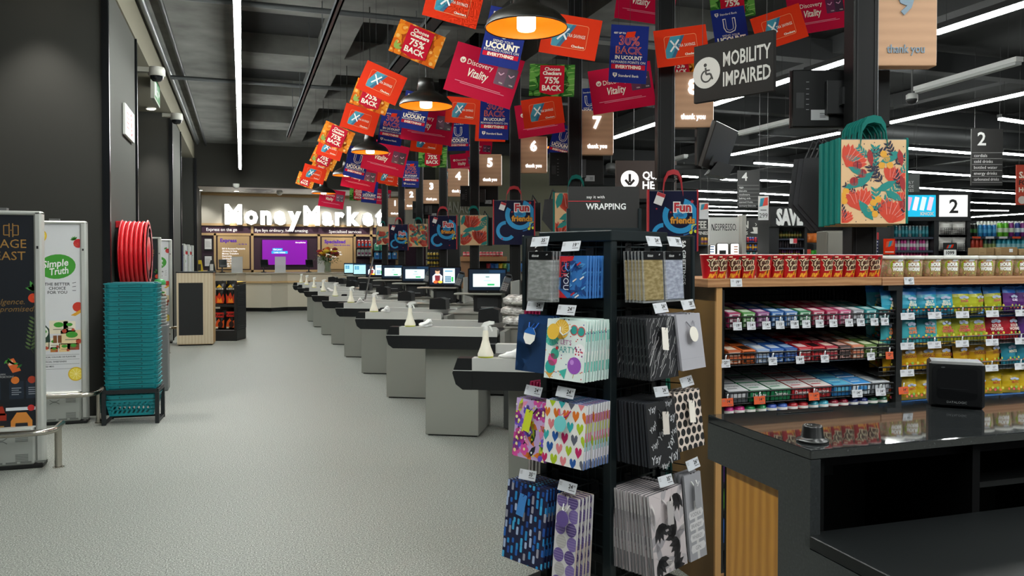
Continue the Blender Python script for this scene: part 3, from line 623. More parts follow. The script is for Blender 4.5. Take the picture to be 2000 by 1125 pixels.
# ================================================================== checkouts
LA = radians(-28.0); LX = Vector((cos(LA), sin(LA), 0)); LY = Vector((-sin(LA), cos(LA), 0))
YK = {9: 4.37, 8: 6.58, 7: 8.5, 6: 10.39, 5: 12.22, 4: 14.08, 3: 15.93, 2: 17.8, 1: 19.45}
ORG = {k: Vector((1.465, y, 0)) for k, y in YK.items()}
def lane(k, x, y, z): return ORG[k]+LX*x+LY*y+Vector((0, 0, z))
GREY = M('94958e', .45, 0, 0, .35); GREY2 = M('a3a49d', .45, 0, 0, .35); BRUSH = M('dcdcd8', .35, .35); BLK = M('141517', .38); BELT = M('2c2d2e', .6); SS = M('c4c2ba', .28, .6)
def checkout_proto():
    t = thing('checkout_counter', 'x', 'checkout', (0, 0, 0), LA, 'grey checkout lanes in a row')
    m = MB(); m.bx(0, .458, 0, .54, .012, .76, GREY, .004); m.bx(.02, .44, .02, .52, 0, .02, BLACK); m.build('pedestal', t)
    m = MB(); m.bx(.62, 1.85, .3, .86, .02, .74, M('3a3b3a', .5), .004); m.bx(.8, .82, .27, .3, .2, .7, BLACK); m.build('rear_cabinet', t)
    # belt housing with an eight-sided nose
    m = MB(); y0, y1 = -.12, .7
    P = [(-.24, .75), (.64, .75), (.64, .865), (-.2, .865)]
    m.prism(P, y0, y0+.06, BLK); m.prism(P, y1-.06, y1, BLK); m.bx(-.2, .66, y0+.05, y1-.05, .78, .85, M('3b3c3c', .5)); m.build('belt_housing', t)
    m = MB(); N = [(-.19, .93), (-.275, .93), (-.305, .845), (-.285, .78), (-.245, .75), (-.19, .75)]
    m.prism(N, y0-.004, y0+.085, BLK); m.prism(N, y1-.085, y1+.004, BLK)
    m.prism([(-.275, .855), (-.305, .845), (-.285, .78), (-.245, .75), (-.19, .75), (-.19, .86)], y0+.085, y1-.085, BLK)
    m.prism([(-.3, .858), (-.19, .858), (-.19, .862), (-.3, .862)], y0-.006, y0+.0, BRUSH); m.build('nose', t)
    for ya, yb in ((y0-.003, y0+.075), (y1-.075, y1+.003)):
        m = MB(); m.prism([(-.19, .858), (.64, .858), (.64, .915), (.62, .932), (-.19, .932)], ya, yb, BRUSH); m.build('side_rail', t)
    m = MB(); m.bx(-.19, .66, y0+.076, y1-.076, .85, .872, BELT); m.tube([(-.2, y0+.08, .85), (-.2, y1-.08, .85)], .02, BELT, 8); m.build('conveyor_belt', t)
    m = MB(); m.bx(.66, 1.88, .2, .88, .74, .9, M('a09e96', .4, .6), .004); m.bx(.64, 1.9, .18, .9, .9, .925, SS, .006)
    m.bx(.66, .7, -.1, .2, .6, .9, M('9a9a95', .4, .4)); m.build('scanner_counter', t)
    m = MB(); m.bx(1.0, 1.45, .175, .2, .78, .88, GREY2, .003); m.bx(1.15, 1.3, .165, .176, .83, .838, BLACK); m.build('drawer', t)
    m = MB(); m.prism([(.38, .935), (.57, .935), (.565, 1.045), (.51, 1.065), (.385, 1.05)], .36, .54, BLK); m.bx(.548, .562, .37, .51, .95, 1.03, M('5a1a26', .4)); m.build('end_guard', t)
    # partition with its gusset and writing shelf
    m = MB(); m.prism([(.78, 1.108), (1.36, 1.108), (1.36, .925), (1.3, .925), (1.24, .965), (.92, 1.06), (.86, 1.09)], .26, .275, GREY2); m.bx(1.345, 1.36, .05, .6, .925, 1.26, GREY2, .003); m.build('partition', t)
    m = MB(); m.bx(.72, 1.25, .1, .3, 1.11, 1.13, SS, .008); m.build('writing_shelf', t)
    m = MB(); m.bx(1.02, 1.24, .34, .52, .927, 1.06, BLK, .01); m.bx(1.06, 1.2, .335, .345, .96, 1.03, M('2d2f31', .3)); m.bx(1.05, 1.21, .33, .35, .945, .955, M('b9b9b9', .3, .8)); m.build('receipt_printer', t)
    return t
cp = checkout_proto()
for k in range(9, 0, -1):
    o = cp if k == 9 else dup(cp)
    o.location = ORG[k]; o['label'] = ('nearest grey checkout with a black nose, partly behind the wrapping stand' if k == 9 else
        'grey checkout with black belt nose under lane sign %s, %s from the far kiosk' % (['one', 'two', 'three', 'four', 'five', 'six', 'seven', 'eight'][k-1], nth(k-1)))
# ---- things on the checkouts
def sprayer():
    m = MB(); cl = M('ece6cf', .35, 0, 0, .5, 1, .25)
    m.lathe([(.001, 0), (.043, 0), (.046, .008)], M('dbe03a', .4), n=20); m.lathe([(.046, .008), (.046, .02), (.03, .06), (.019, .1), (.017, .14), (.013, .16)], M('efead8', .35), n=20); o = m.build('spray_bottle')
    m = MB(); W_ = M('f4f4f0', .35); m.lathe([(.014, .155), (.016, .165), (.014, .18)], W_, n=14)
    m.prism([(-.028, .175), (-.01, .2), (.02, .208), (.05, .205), (.05, .19), (.02, .186), (.01, .176)], -.011, .011, W_); m.prism([(.012, .186), (.03, .184), (.042, .15), (.036, .148), (.026, .17)], -.006, .006, W_); m.build('trigger_head', o)
    return o
sp = sprayer()
def cloth(seed):
    m = MB(); r = random.Random(seed); W_ = M('f3f3f2', .85)
    n = 16; rings = [(.055, .0), (.06, .012), (.05, .022), (.042, .03), (.03, .042), (.016, .058), (.005, .06)]
    V = []; F = []
    for k, (q, z) in enumerate(rings):
        for i in range(n):
            a = 2*pi*i/n; w = 1+.18*sin(3*a+seed+k*.7)+r.uniform(-.07, .07); V.append((q*w*cos(a)*1.15-(.012*k if k > 2 else 0), q*w*sin(a)*.8, max(0, z+.008*sin(2*a+seed)*(k > 0))))
    for k in range(len(rings)-1): F += [(k*n+i, k*n+(i+1) % n, (k+1)*n+(i+1) % n, (k+1)*n+i) for i in range(n)]
    F += [tuple(range(n-1, -1, -1)), tuple(range((len(rings)-1)*n, len(rings)*n))]
    m.add(V, F, W_, True); return m.build('cleaning_cloth')
cls = [cloth(1), cloth(4)]
NW = ['', 'one', 'two', 'three', 'four', 'five', 'six', 'seven', 'eight', 'nine']
for k in range(9, 0, -1):
    o = sp if k == 9 else dup(sp); o.location = lane(k, -.12 if k > 8 else -.11, -.075, .933); o.rotation_euler = (0, 0, LA+RND.uniform(-.3, .2))
    tag(o, 'white trigger spray bottle on the near rail of the lane %s checkout' % NW[k], 'spray bottle', 'spray bottles on the checkouts')
    if k in (9, 8, 7, 6, 4):
        c = cls[k % 2] if k in (9, 8) else dup(cls[k % 2]); c.location = lane(k, .02, -.07, .933); c.rotation_euler = (0, 0, LA+.3*k)
        tag(c, 'crumpled white cleaning cloth beside the spray bottle on lane %s' % NW[k], 'cloth', 'cleaning cloths on the checkouts')
# tills
SCR = M('d9f1f4', .3, 0, .3)
def till(kind):
    t = thing('till_monitor', 'x', 'monitor', (0, 0, 0), LA, 'till monitors along the lanes')
    m = MB(); m.bx(-.21, .21, -.02, .02, 0, .265, M('060607', .3, 0, 0, .3), .008); m.T = Matrix.Translation((0, -.021, 0)); m.text('till', 0, .014, .008, M('777777'), 1); m.build('casing', t)
    m = MB(); m.T = Matrix.Translation((0, -.021, 0))
    if kind == 0:
        m.rect(-.195, .03, .195, .25, M('0b2136', .3, 0, .12), 1); m.rect(-.155, .065, .135, .205, SCR, 2); m.rect(.0, .08, .075, .098, M('1f9150', .3, 0, .6), 3); m.rect(-.04, .13, .04, .134, M('9fb5ba', .4), 3); m.rect(-.02, .165, .02, .18, M('c3dfe2', .4), 3); m.rect(.02, .215, .19, .245, M('123a5c', .3, 0, .15), 2)
    elif kind == 1:
        m.rect(-.195, .03, .195, .25, M('0d1730', .3, 0, .15), 1); m.rect(-.02, .05, .13, .24, SCR, 2)
        for i in range(4):
            for j in range(3): m.rect(.005+.026*j, .065+.02*i, .026+.026*j, .08+.02*i, M('1b4c74', .3, 0, .5), 3)
        m.rect(.085, .07, .11, .13, M('2a9d4e', .3, 0, .6), 3); m.rect(.0, .2, .1, .212, M('2b6e9c', .3, 0, .5), 3)
        m.dec([(-.16, .06), (-.04, .06), (-.03, .14), (-.07, .175), (-.12, .175), (-.16, .14)], M('c9d6e2', .4, 0, .5), 2); m.disc(-.095, .2, .03, M('c99678', .4, 0, .5), 3, 12, .036); m.disc(-.095, .222, .03, M('2b1d18', .4, 0, .2), 4, 10, .018)
        m.dec([(-.125, .06), (-.065, .06), (-.06, .15), (-.13, .15)], M('6a1f28', .4, 0, .5), 3); m.disc(-.12, .065, .03, M('c65a2a', .4, 0, .5), 4, 10, .02); m.disc(-.06, .065, .03, M('d6b23c', .4, 0, .5), 4, 10, .018)
    else:
        m.rect(-.195, .03, .195, .25, M('a9d6e2', .3, 0, .3), 1)
        for i in range(2):
            for j in range(2): m.rect(-.17+.05*j, .17-.04*i, -.13+.05*j, .2-.04*i, M('1d6f98', .3, 0, .6), 2)
        m.rect(-.195, .23, .195, .25, M('1d4f74', .3, 0, .2), 2)
    m.build('screen', t)
    m = MB(); m.bx(-.05, .05, .03, .07, -.02, .2, BLK, .006); m.bx(-.15, .15, .0, .14, -.2, -.012, M('0f1011', .4), .006); m.bx(-.11, .11, -.004, .0, -.17, -.05, M('2a2c2e', .3), .004); m.bx(-.07, .07, -.01, -.003, -.16, -.15, M('b9b9b9', .3, .8)); m.bx(-.09, .09, -.06, .12, -.205, -.19, BLK, .004); m.build('stand', t); return t
kinds = {7: 0, 6: 1, 5: 0, 4: 0, 3: 1, 2: 2, 1: 2, 8: 0}
pro = {}
for k in range(8, 0, -1):
    kd = kinds[k]
    if kd in pro: o = dup(pro[kd])
    else: o = pro[kd] = till(kd)
    o.location = lane(k, 1.07, .15+.35, 1.131); o.location = lane(k, 1.07, .2, 1.131); o.rotation_euler = (0, 0, CAMR+.02)
    o['label'] = 'black till monitor with a lit %s screen over the lane %s checkout' % (['white and navy', 'photo and keypad', 'pale blue'][kd], NW[k])
# card terminals on arms right of each monitor
def terminal():
    t = thing('card_terminal', 'x', 'card terminal', (0, 0, 0), LA, 'card terminals on stalks')
    m = MB(); m.tube([(0, 0, 0), (0, .0, .26)], .017, BLK, 8); m.lathe([(.05, 0), (.05, .012), (.02, .02)], BLK, n=14); m.build('stalk', t)
    m = MB(); m.T = Matrix.Translation((0, -.02, .3)) @ Matrix.Rotation(-.5, 4, 'X') @ Matrix.Rotation(.25, 4, 'Y'); m.bx(-.045, .045, -.02, .02, -.1, .09, M('202225', .35), .012); m.bx(-.036, .036, -.024, -.018, .015, .07, M('3d4a52', .2), .003); m.bx(-.03, .03, -.04, .02, .09, .11, M('2c2e31', .4), .006)
    for i in range(4):
        for j in range(3): m.bx(-.03+.022*j, -.014+.022*j, -.024, -.018, -.08+.022*i, -.066+.022*i, M('6a6d70', .4))
    m.build('reader', t)
    m = MB(); m.tube([(.03, .02, .3), (-.05, .03, .36), (-.06, .03, .28), (-.02, .02, .2), (0, .02, .1)], .003, BLACK, 5); m.build('cable', t); return t
tp = terminal()
for k in range(8, 0, -1):
    o = tp if k == 8 else dup(tp); o.location = lane(k, 1.3, .08, .926)
    o['label'] = 'black card terminal on a stalk right of the lane %s till screen' % NW[k]
# wrapped bundles of carrier bags on lane eight
def bundle(seed):
    m = MB(); r = random.Random(seed); n = 12; L, W_, H_ = .46, .3, .085; V = []; F = []; c = speckle('film%d' % seed, [(.35, '#8d8782'), (.5, '#c7c3be'), (.62, '#f1efec')], 26, .18, (1, 1, 2.5), detail=5)
    for sgn in (0, 1):
        for j in range(9):
            for i in range(n+1):
                u, v = i/n-.5, j/8-.5; e = max(abs(u), abs(v))*2; z = H_*(.5+(sgn-.5)*(1-.55*max(0, e-.75)/.25))+r.uniform(-.007, .007)*(e < .99)
                V.append((u*L+r.uniform(-.01, .01), v*W_+r.uniform(-.008, .008), max(0, min(H_, z))))
    q = 9*(n+1)
    for j in range(8):
        for i in range(n): a = j*(n+1)+i; F += [(a, a+n+1, a+n+2, a+1), (q+a, q+a+1, q+a+n+2, q+a+n+1)]
    bd = [i for i in range(n+1)]+[j*(n+1)+n for j in range(1, 9)]+[8*(n+1)+i for i in range(n-1, -1, -1)]+[j*(n+1) for j in range(7, 0, -1)]
    F += [(bd[i], bd[(i+1) % len(bd)], q+bd[(i+1) % len(bd)], q+bd[i]) for i in range(len(bd))]
    m.add(V, F, c, True); return m.build('carrier_bag_bundle')
for i in range(3):
    o = bundle(i+3); o.location = lane(8, .86, .3, .927+.086*i); o.rotation_euler = (0, 0, LA+(.05, -.04, .06)[i])
    tag(o, 'plastic-wrapped bundle of carrier bags, %s of three on the lane eight counter' % ['bottom', 'middle', 'top'][i], 'bag bundle', 'wrapped carrier bag bundles')
m = MB(); m.lathe([(0, 0), (.05, .005), (.06, .03), (.035, .06), (.0, .065)], M('0d7079', .7), n=12); o = m.build('teal_duster'); o.location = lane(8, .8, .25, .927); tag(o, 'small teal duster lying on the lane eight counter', 'duster')
o = MB().tube([(0, 0, 0), (.12, .0, .62)], .012, STEEL, 8).build('steel_rod'); o.location = lane(4, .75, .15, .75); o.location = at(713, 576, 11.6); o.location.z = .9; tag(o, 'slanting bright steel bar between lanes four and five', 'bar')
# ================================================================== poles, lane signs, screens
POLEM = M('0b0b0c', .45, 0, 0, .25); SIGNW = wood('sign_oak', '#c09573', '#cc9f7c', 1.0, (1, 1, 5), .55, 3, 'Z')
PX = {9: (1678, 53), 8: (1297, 30), 7: (1122, 25), 6: (1006, 19), 5: (927, 16), 4: (866, 14), 3: (820, 12), 2: (785, 11), 1: (752, 10)}
DP = {k: 0 for k in PX}
for k in PX:
    # point on the pole line X=3.38
    p = on(PX[k][0], 505, 0, 3.38); DP[k] = depth(p); w = .14
    t = thing('lane_pole', 'black square pole %s' % ('standing beside the mobility sign, nearest of the poles' if k == 9 else 'carrying the lane %s sign' % NW[k]), 'pole', (p.x, p.y, 0), CAMR, 'black poles along the checkouts')
    m = MB(); m.bx(-w/2, w/2, -w/2, w/2, 0, ZC, POLEM, .006)
    for s_ in (-1, 1): m.bx(s_*(w/2-.02)-.003, s_*(w/2-.02)+.003, -w/2-.004, -w/2, 0, ZC, M('1a1b1d', .4, .3))
    m.build('post', t)
    m = MB(); m.bx(w/2, w/2+.004, -w/2+.01, -w/2+.03, .9, ZC, M('a8abae', .3, .7)); m.build('edge_strip', t)
    if k > 3:
        for z in (1.98, 2.14):
            m = MB(); m.bx(-w/2-.008, w/2+.008, -w/2-.008, w/2+.008, z, z+.03, BLK); 
            for s_ in (-1, 1): m.tube([(s_*(w/2), -w/2-.01, z+.015), (s_*(w/2+.02), -w/2-.03, z+.022)], .007, STEEL, 6)
            m.build('clamp', t)
SG = {9: (1763, 122, -20, 131), 8: (1352, 79, 140, 250), 7: (1165.5, 63, 219, 303), 6: (1042, 52, 270, 338), 5: (957, 45, 305, 363), 4: (895, 40, 333, 384), 3: (843, 34, 352, 398), 2: (804, 30, 368, 410), 1: (772, 27, 382, 424)}
for k, (cx, w, y0, y1) in SG.items():
    D = DP[k]-.05; p = at(cx, y1, D); ws = w*D/FPX; hs = ws*1.36; e = 1.3 if k != 9 else 0
    col = M('dff0ff', .4, 0, e) if e else M('7e93a5', .4); halo = M('5aa0d8', .5)
    t = thing('lane_sign', 'wooden lane sign with %s number %s and thank you' % ('an unlit grey' if k == 9 else 'a lit white', NW[k]), 'sign', p, CAMR, 'numbered lane signs')
    m = MB(); m.bx(-ws/2, ws/2, -.03, .06, 0, hs, SIGNW, .004)
    m.build('board', t)
    m = MB(); m.bx(ws/2, ws/2+.004, -.02, .05, .02, hs-.02, M('e8e2da', .5, 0, .6 if k != 9 else 0)); m.build('edge_light', t)
    m = MB(); m.T = Matrix.Translation((0, -.031, 0)); m.text(str(k), 0, hs*.74, hs*.27, col, 1, bold=.035, ext=.006); m.build('lit_number', t)
    m = MB(); m.T = Matrix.Translation((0, -.031, 0)); m.text('thank you', 0, hs*.2, hs*.1, col, 1, bold=.012, ext=.004, fit=ws*.6); m.build('lit_wording', t)
    m = MB(); m.bx(-ws/2-.06, -ws/2+.1, .0, .04, hs*.4, hs*.5, BLK); m.build('bracket', t)
# screens hung on the poles, seen from behind
def back_screen(k, px0, px1, y0, y1, lab, rot=0, dd=.14):
    D = DP[k]+dd; p = at((px0+px1)/2, (y0+y1)/2, D); w = (px1-px0)*D/FPX; h = (y1-y0)*D/FPX
    t = thing('hanging_screen', lab, 'screen', p, CAMR+rot, 'screens on the lane poles')
    m = MB(); m.bx(-w/2, w/2, -.02, .02, -h/2, h/2, M('08090a', .5, 0, 0, .25), .006); m.bx(-w/2-.002, w/2+.002, .01, .024, -h/2-.002, h/2+.002, M('1d1e20', .3)); m.build('casing', t)
    m = MB(); m.T = Matrix.Translation((0, -.021, 0))
    for i in range(6): m.rect(-w*.36, h*(.28-.09*i-.03*(i > 0)), -w*.33, h*(.29-.09*i-.03*(i > 0)), M('7d7f80'), 1)
    m.build('vents', t); m = MB(); m.T = Matrix.Translation((0, -.021, 0)); m.rect(-w*.46, -h*.17, -w*.38, h*.1, M('1b1d1e', .6), 1); m.build('service_cover', t)
    m = MB(); m.T = Matrix.Translation((0, -.022, 0)); lx = -w*.22 if k == 9 else w*.24
    m.rect(lx-w*.09, -h*.38, lx+w*.09, -h*.2, M('a9abad', .6), 1)
    for q in range(3): m.rect(lx-w*.0, -h*.27-h*.03*q, lx+w*.06, -h*.26-h*.03*q, INK, 2)
    m.build('maker_label', t)
    m = MB(); m.bx(-.1, .1, -.06, -.02, -.1, .1, BLK, .004); m.bx(-.03, .03, -dd+.03, -.05, -.05, .05, BLK) ; m.build('wall_mount', t)
back_screen(9, 1545, 1736, 138, 249, 'black screen back with a pale label behind the nearest pole')
back_screen(7, 1073, 1179, 298, 362, 'black screen back clamped behind the lane seven pole')
back_screen(5, 899, 973, 363, 403, 'black screen back clamped behind the lane five pole')
back_screen(3, 806, 862, 393, 427, 'small black screen back behind the lane three pole')
# tilted screen by pole eight
p = at(1392, 295, DP[8]+.05)
t = thing('tilted_screen', 'black tilted screen on a swing arm beside the lane eight pole', 'screen', p, CAMR)
m = MB(); R_ = Matrix.Rotation(-.5, 4, 'Z') @ Matrix.Rotation(-.28, 4, 'Y') @ Matrix.Rotation(.45, 4, 'X')
m.T = Matrix.Translation((.05, 0, .02)) @ Matrix.Rotation(1.02, 4, 'Z') @ Matrix.Rotation(.32, 4, 'X') ; m.bx(-.32, .32, -.02, .02, -.19, .2, M('1b1614', .35), .006); m.build('casing', t)
m = MB(); m.bx(-.16, -.02, -.12, -.02, -.14, .2, M('131415', .5), .008); m.build('player_box', t)
m = MB(); m.prism([(-.06, -.2), (.1, -.24), (.16, -.14), (.02, -.1)], -.1, .06, M('1a1b1d', .4)); m.build('mount_plate', t)
for z in (.08, -.16): m = MB(); m.bx(-.38, -.1, -.05, -.02, z, z+.035, BLK, .004); m.build('swing_arm', t)
# ---- hanging signs of the front
c4 = [at(1355, 103, 4.93), at(1512, 45, 4.55), at(1512, 165, 4.55), at(1355, 213, 4.93)]
zt, zb = (c4[0].z+c4[1].z)/2, (c4[2].z+c4[3].z)/2; d = c4[1]-c4[0]; mw = math.hypot(d.x, d.y); mh = zt-zb
t = thing('mobility_sign', 'black hanging sign reading mobility impaired with a wheelchair roundel', 'sign', ((c4[0].x+c4[1].x)/2, (c4[0].y+c4[1].y)/2, zb), math.atan2(d.y, d.x), None)
m = MB(); m.bx(-mw/2, mw/2, 0, .03, 0, mh, M('171413', .6, 0, 0, .2), .003); m.build('board', t)
m = MB(); W_ = M('b9b7b3', .6); x = -mw*.33; z = mh*.5; r = mh*.27; m.disc(x, z, r, W_, 1, 32); K = M('171413', .6)
u = r/10; m.disc(x-.8*u, z+5*u, 1.2*u, K, 2, 12); m.line([(x-.6*u, z+3.4*u), (x-.2*u, z-1*u), (x+3*u, z-1*u), (x+4.6*u, z-4.8*u)], 1.3*u, K, 2); m.line([(x-.5*u, z+1.4*u), (x+2.6*u, z+1.4*u)], 1*u, K, 2); m.ring(x, z-2.2*u, 4.2*u, 1.1*u, K, 2, 22, 1.9, 5.9)
m.text('MOBILITY', mw*.175, mh*.68, mh*.25, W_, 1, bold=.018, fit=mw*.58); m.text('IMPAIRED', mw*.175, mh*.34, mh*.25, W_, 1, bold=.018, fit=mw*.58); m.build('lettering', t)
for s_ in (-1, 1): m = MB(); m.tube([(s_*mw*.4, .015, mh), (s_*mw*.4, .015, ZC-zb)], .002, M('3a3a3a'), 4); m.build('hanging_wire', t)
D = 11.5; p = at(1262, 388, D); qw, qh = 120*D/FPX, 74*D/FPX
t = thing('queue_sign', 'hanging queue here sign with a white arrow roundel behind the lane eight pole', 'sign', p, CAMR+.05)
m = MB(); m.bx(-qw/2, qw/2, 0, .04, 0, qh, M('574843', .5), .003); m.build('board', t)
m = MB(); W_ = M('f2f0ee', .5, 0, .35); x, z, r = -qw*.27, qh*.5, qh*.24; K = M('3a302d', .5); m.disc(x, z, r, W_, 1, 32); m.line([(x, z+r*.62), (x, z-r*.3)], r*.28, K, 2); m.line([(x-r*.5, z-r*.02), (x, z-r*.58), (x+r*.5, z-r*.02)], r*.26, K, 2)
m.text('QUEUE', -qw*.06, qh*.62, qh*.2, W_, 1, al='l', bold=.03, fit=qw*.5); m.text('HERE', -qw*.06, qh*.36, qh*.2, W_, 1, al='l', bold=.03, fit=qw*.4); m.build('lettering', t)
m = MB(); m.tube([(-qw*.2, .02, qh), (-qw*.2, .02, ZC-p.z)], .003, M('777777'), 4); m.build('hanging_wire', t)
# ================================================================== money kiosk at the end of the hall
def kw(x, y): return on(x, y, 1, YB)
def kx(x): return kw(x, 450).x
def kz(y): return kw(560, y).z
PUR = M('4a2c42', .6); PUR2 = M('3d2436', .6); VIO = M('6b35c8', .5)
# oak framework on the wall: each rail or post its own trim piece
n_ = 10
def oak(x0, x1, z0, z1, y=.06):
    global n_
    m = MB(); m.bx(x0, x1, YB-y, YB, z0, z1, OAKB); struct(m, 'trim_%d' % n_); n_ += 1
X0, X1 = kx(383), kx(850)
oak(X0, X1, kz(385), kz(379)); oak(X0, X1, kz(442.5), kz(438)); oak(X0, X1, kz(461), kz(456.5)); oak(X0, X1, kz(531), kz(527))
for a, b, tp in ((417.5, 422, 457), (490, 495, 442), (620, 625, 457), (690, 694.5, 457), (722, 727, 442), (772, 777, 457)): oak(kx(a), kx(b), kz(531), kz(tp))
m = MB(); m.bx(X0, X1, YB-.02, YB, kz(457), kz(442), PUR); struct(m, 'wall_band')
m = MB(); m.bx(X0, X1, YB-.015, YB, kz(528), kz(461), PUR2); struct(m, 'wall_panel')
BOLD = dict(bold=.05)
LIT = M('fffdf8', .4, 0, .9); LETSHADE = M('8b9097', .5)
# large letters, each letter a part
t = thing('kiosk_sign', 'big white raised lettering reading MoneyMarket over the service counter', 'sign', (0, YB-.05, 0))
def word(txt, px0, px1, yb, yt, par, ext, mat, bold=.05):
    x = kx(px0); tot = kx(px1)-x; z0, z1 = kz(yb), kz(yt); h = z1-z0
    ws = []
    for ch in txt:
        V, F, b = glyphs(ch, bold); ws.append((b[2]-b[0])+.1)
    sc = tot/sum(ws)
    for ch, wdt in zip(txt, ws):
        V, F, b = glyphs(ch, bold); m = MB(); sz = h/.729
        cx = x+wdt*sc/2
        m.T = Matrix.Translation((cx, -ext-.02, (z0+z1)/2)); m.e = 0
        m.text(ch, 0, 0, h, mat, 0, bold=bold, sx=sc/sz, ext=.0)
        # letter sides, their shadow put into the grey
        n0 = len(V); P = [((u-(b[0]+b[2])/2)*sc, (v-.36)*sz) for u, v in V]; ed = {}
        for f in F:
            for i in range(len(f)): a, c = f[i], f[(i+1) % len(f)]; ed.setdefault((min(a, c), max(a, c)), []).append((a, c))
        m.add([(u, 0, v) for u, v in P]+[(u, ext+.05, v) for u, v in P], [(a, a+n0, c+n0, c) for l in ed.values() if len(l) == 1 for a, c in l], LETSHADE)
        m.build('letter', par); x += wdt*sc
word('MoneyMarket', 437, 751, 438, 402, t, .1, LIT)
def band(txt, px0, px1, y, h, mat, k=.008, lab=None):
    t = thing('band_lettering', lab, 'lettering', (0, YB-.021-.0, 0)); m = MB(); m.T = Matrix.Translation(((kx(px0)+kx(px1))/2, -.002, kz(y)))
    m.text(txt, 0, 0, kz(y-h/2)-kz(y+h/2), mat, 1, bold=k, fit=kx(px1)-kx(px0)); o = m.build('wording', t)
WT = M('f4f0ee', .5, 0, .25)
band('Express on the go', 403, 463, 449.5, 6, WT, lab='white band wording about express on the go')
band('Bye bye ordinary, hello amazing.', 498, 602, 450, 6, WT, lab='white band wording with bye bye ordinary, hello amazing')
band('Specialised services', 642, 706, 451, 6, WT, lab='white band wording about specialised services')
def board(px0, px1, y0, y1, title, sub, lines, lab):
    t = thing('service_board', lab, 'board', ((kx(px0)+kx(px1))/2, YB-.06, kz(y1))); w = kx(px1)-kx(px0); h = kz(y0)-kz(y1)
    m = MB(); m.bx(-w/2, w/2, -.03, .045, 0, h, OAKB); m.build('panel', t)
    m = MB(); m.T = Matrix.Translation((0, -.031, 0)); m.text(title, -w*.42, h*.87, h*.11, VIO, 1, al='l', bold=.04, fit=w*.84); m.text(sub, w*.42, h*.76, h*.045, VIO, 1, al='r', bold=.03, fit=w*.6); m.build('title', t)
    m = MB(); m.T = Matrix.Translation((0, -.031, 0))
    for i, s_ in enumerate(lines): m.text(s_, -w*.36, h*(.62-.075*i), h*.05, WT, 1, al='l', bold=.025, fit=w*.72)
    m.build('list', t)
board(425, 487, 462, 525, 'Express', '... on the go', ['Bill & Account Payments', 'Airtime & Data', 'Money Transfers', 'Electricity', 'Sending Money', 'Gift Cards', 'Savings Stamps', 'Transfer Services'], 'pale oak board headed Express in purple')
board(628, 688, 463, 526, 'Specialised', '... takes a bit more time', ['Flights', 'Travel Insurance', 'Lotto and Tickets', 'Bus Tickets', 'Cellular'], 'pale oak board headed Specialised in purple')
t = thing('kiosk_screen', 'wide magenta screen on the kiosk wall', 'screen', ((kx(511)+kx(600))/2, YB-.06, kz(518))); w = kx(600)-kx(511); h = kz(468)-kz(518)
m = MB(); m.bx(-w/2, w/2, -.03, .04, 0, h, BLACK, .005); m.build('casing', t)
m = MB(); m.T = Matrix.Translation((0, -.031, 0)); m.rect(-w*.49, h*.02, w*.49, h*.98, M('7a0c98', .3, 0, .3), 1); cy_ = M('1a8fd0', .4, 0, .5)
m.rect(-w*.27, h*.57, -w*.05, h*.66, cy_, 2); m.rect(-w*.29, h*.45, w*.06, h*.55, cy_, 2); m.text('Get your', -w*.16, h*.615, h*.06, WT, 3, bold=.04, fit=w*.2); m.text('Lotto tickets', -w*.115, h*.5, h*.06, WT, 3, bold=.04, fit=w*.32); m.text('MoneyMarket', w*.46, h*.89, h*.05, WT, 2, al='r', bold=.04); m.build('picture', t)
# framed notices
for i, (a, b, y0, y1, lab) in enumerate([(383, 394, 467, 490, 'upper framed notice by the far column'), (398, 415, 466, 490, 'upper black framed notice beside the Express board'), (398, 415, 499, 522, 'lower black framed notice beside the Express board'), (383, 394, 499, 522, 'yellow notice on the purple wall by the far column')]):
    t = thing('framed_notice', lab, 'notice', ((kx(a)+kx(b))/2, YB-.05, kz(y1)), 0, 'notices on the purple wall'); w = kx(b)-kx(a); h = kz(y0)-kz(y1)
    m = MB(); m.bx(-w/2, w/2, -.01, .035, 0, h, BLACK); m.build('frame', t); m = MB(); m.T = Matrix.Translation((0, -.011, 0))
    m.rect(-w*.4, h*.12, w*.4, h*.93, M('e2c221', .5) if i == 3 else PAPER, 1)
    for q in range(6): m.rect(-w*.3, h*(.3+.08*q), w*(.3-.05*(q % 3)), h*(.315+.08*q), M('777777'), 2)
    m.build('sheet', t)
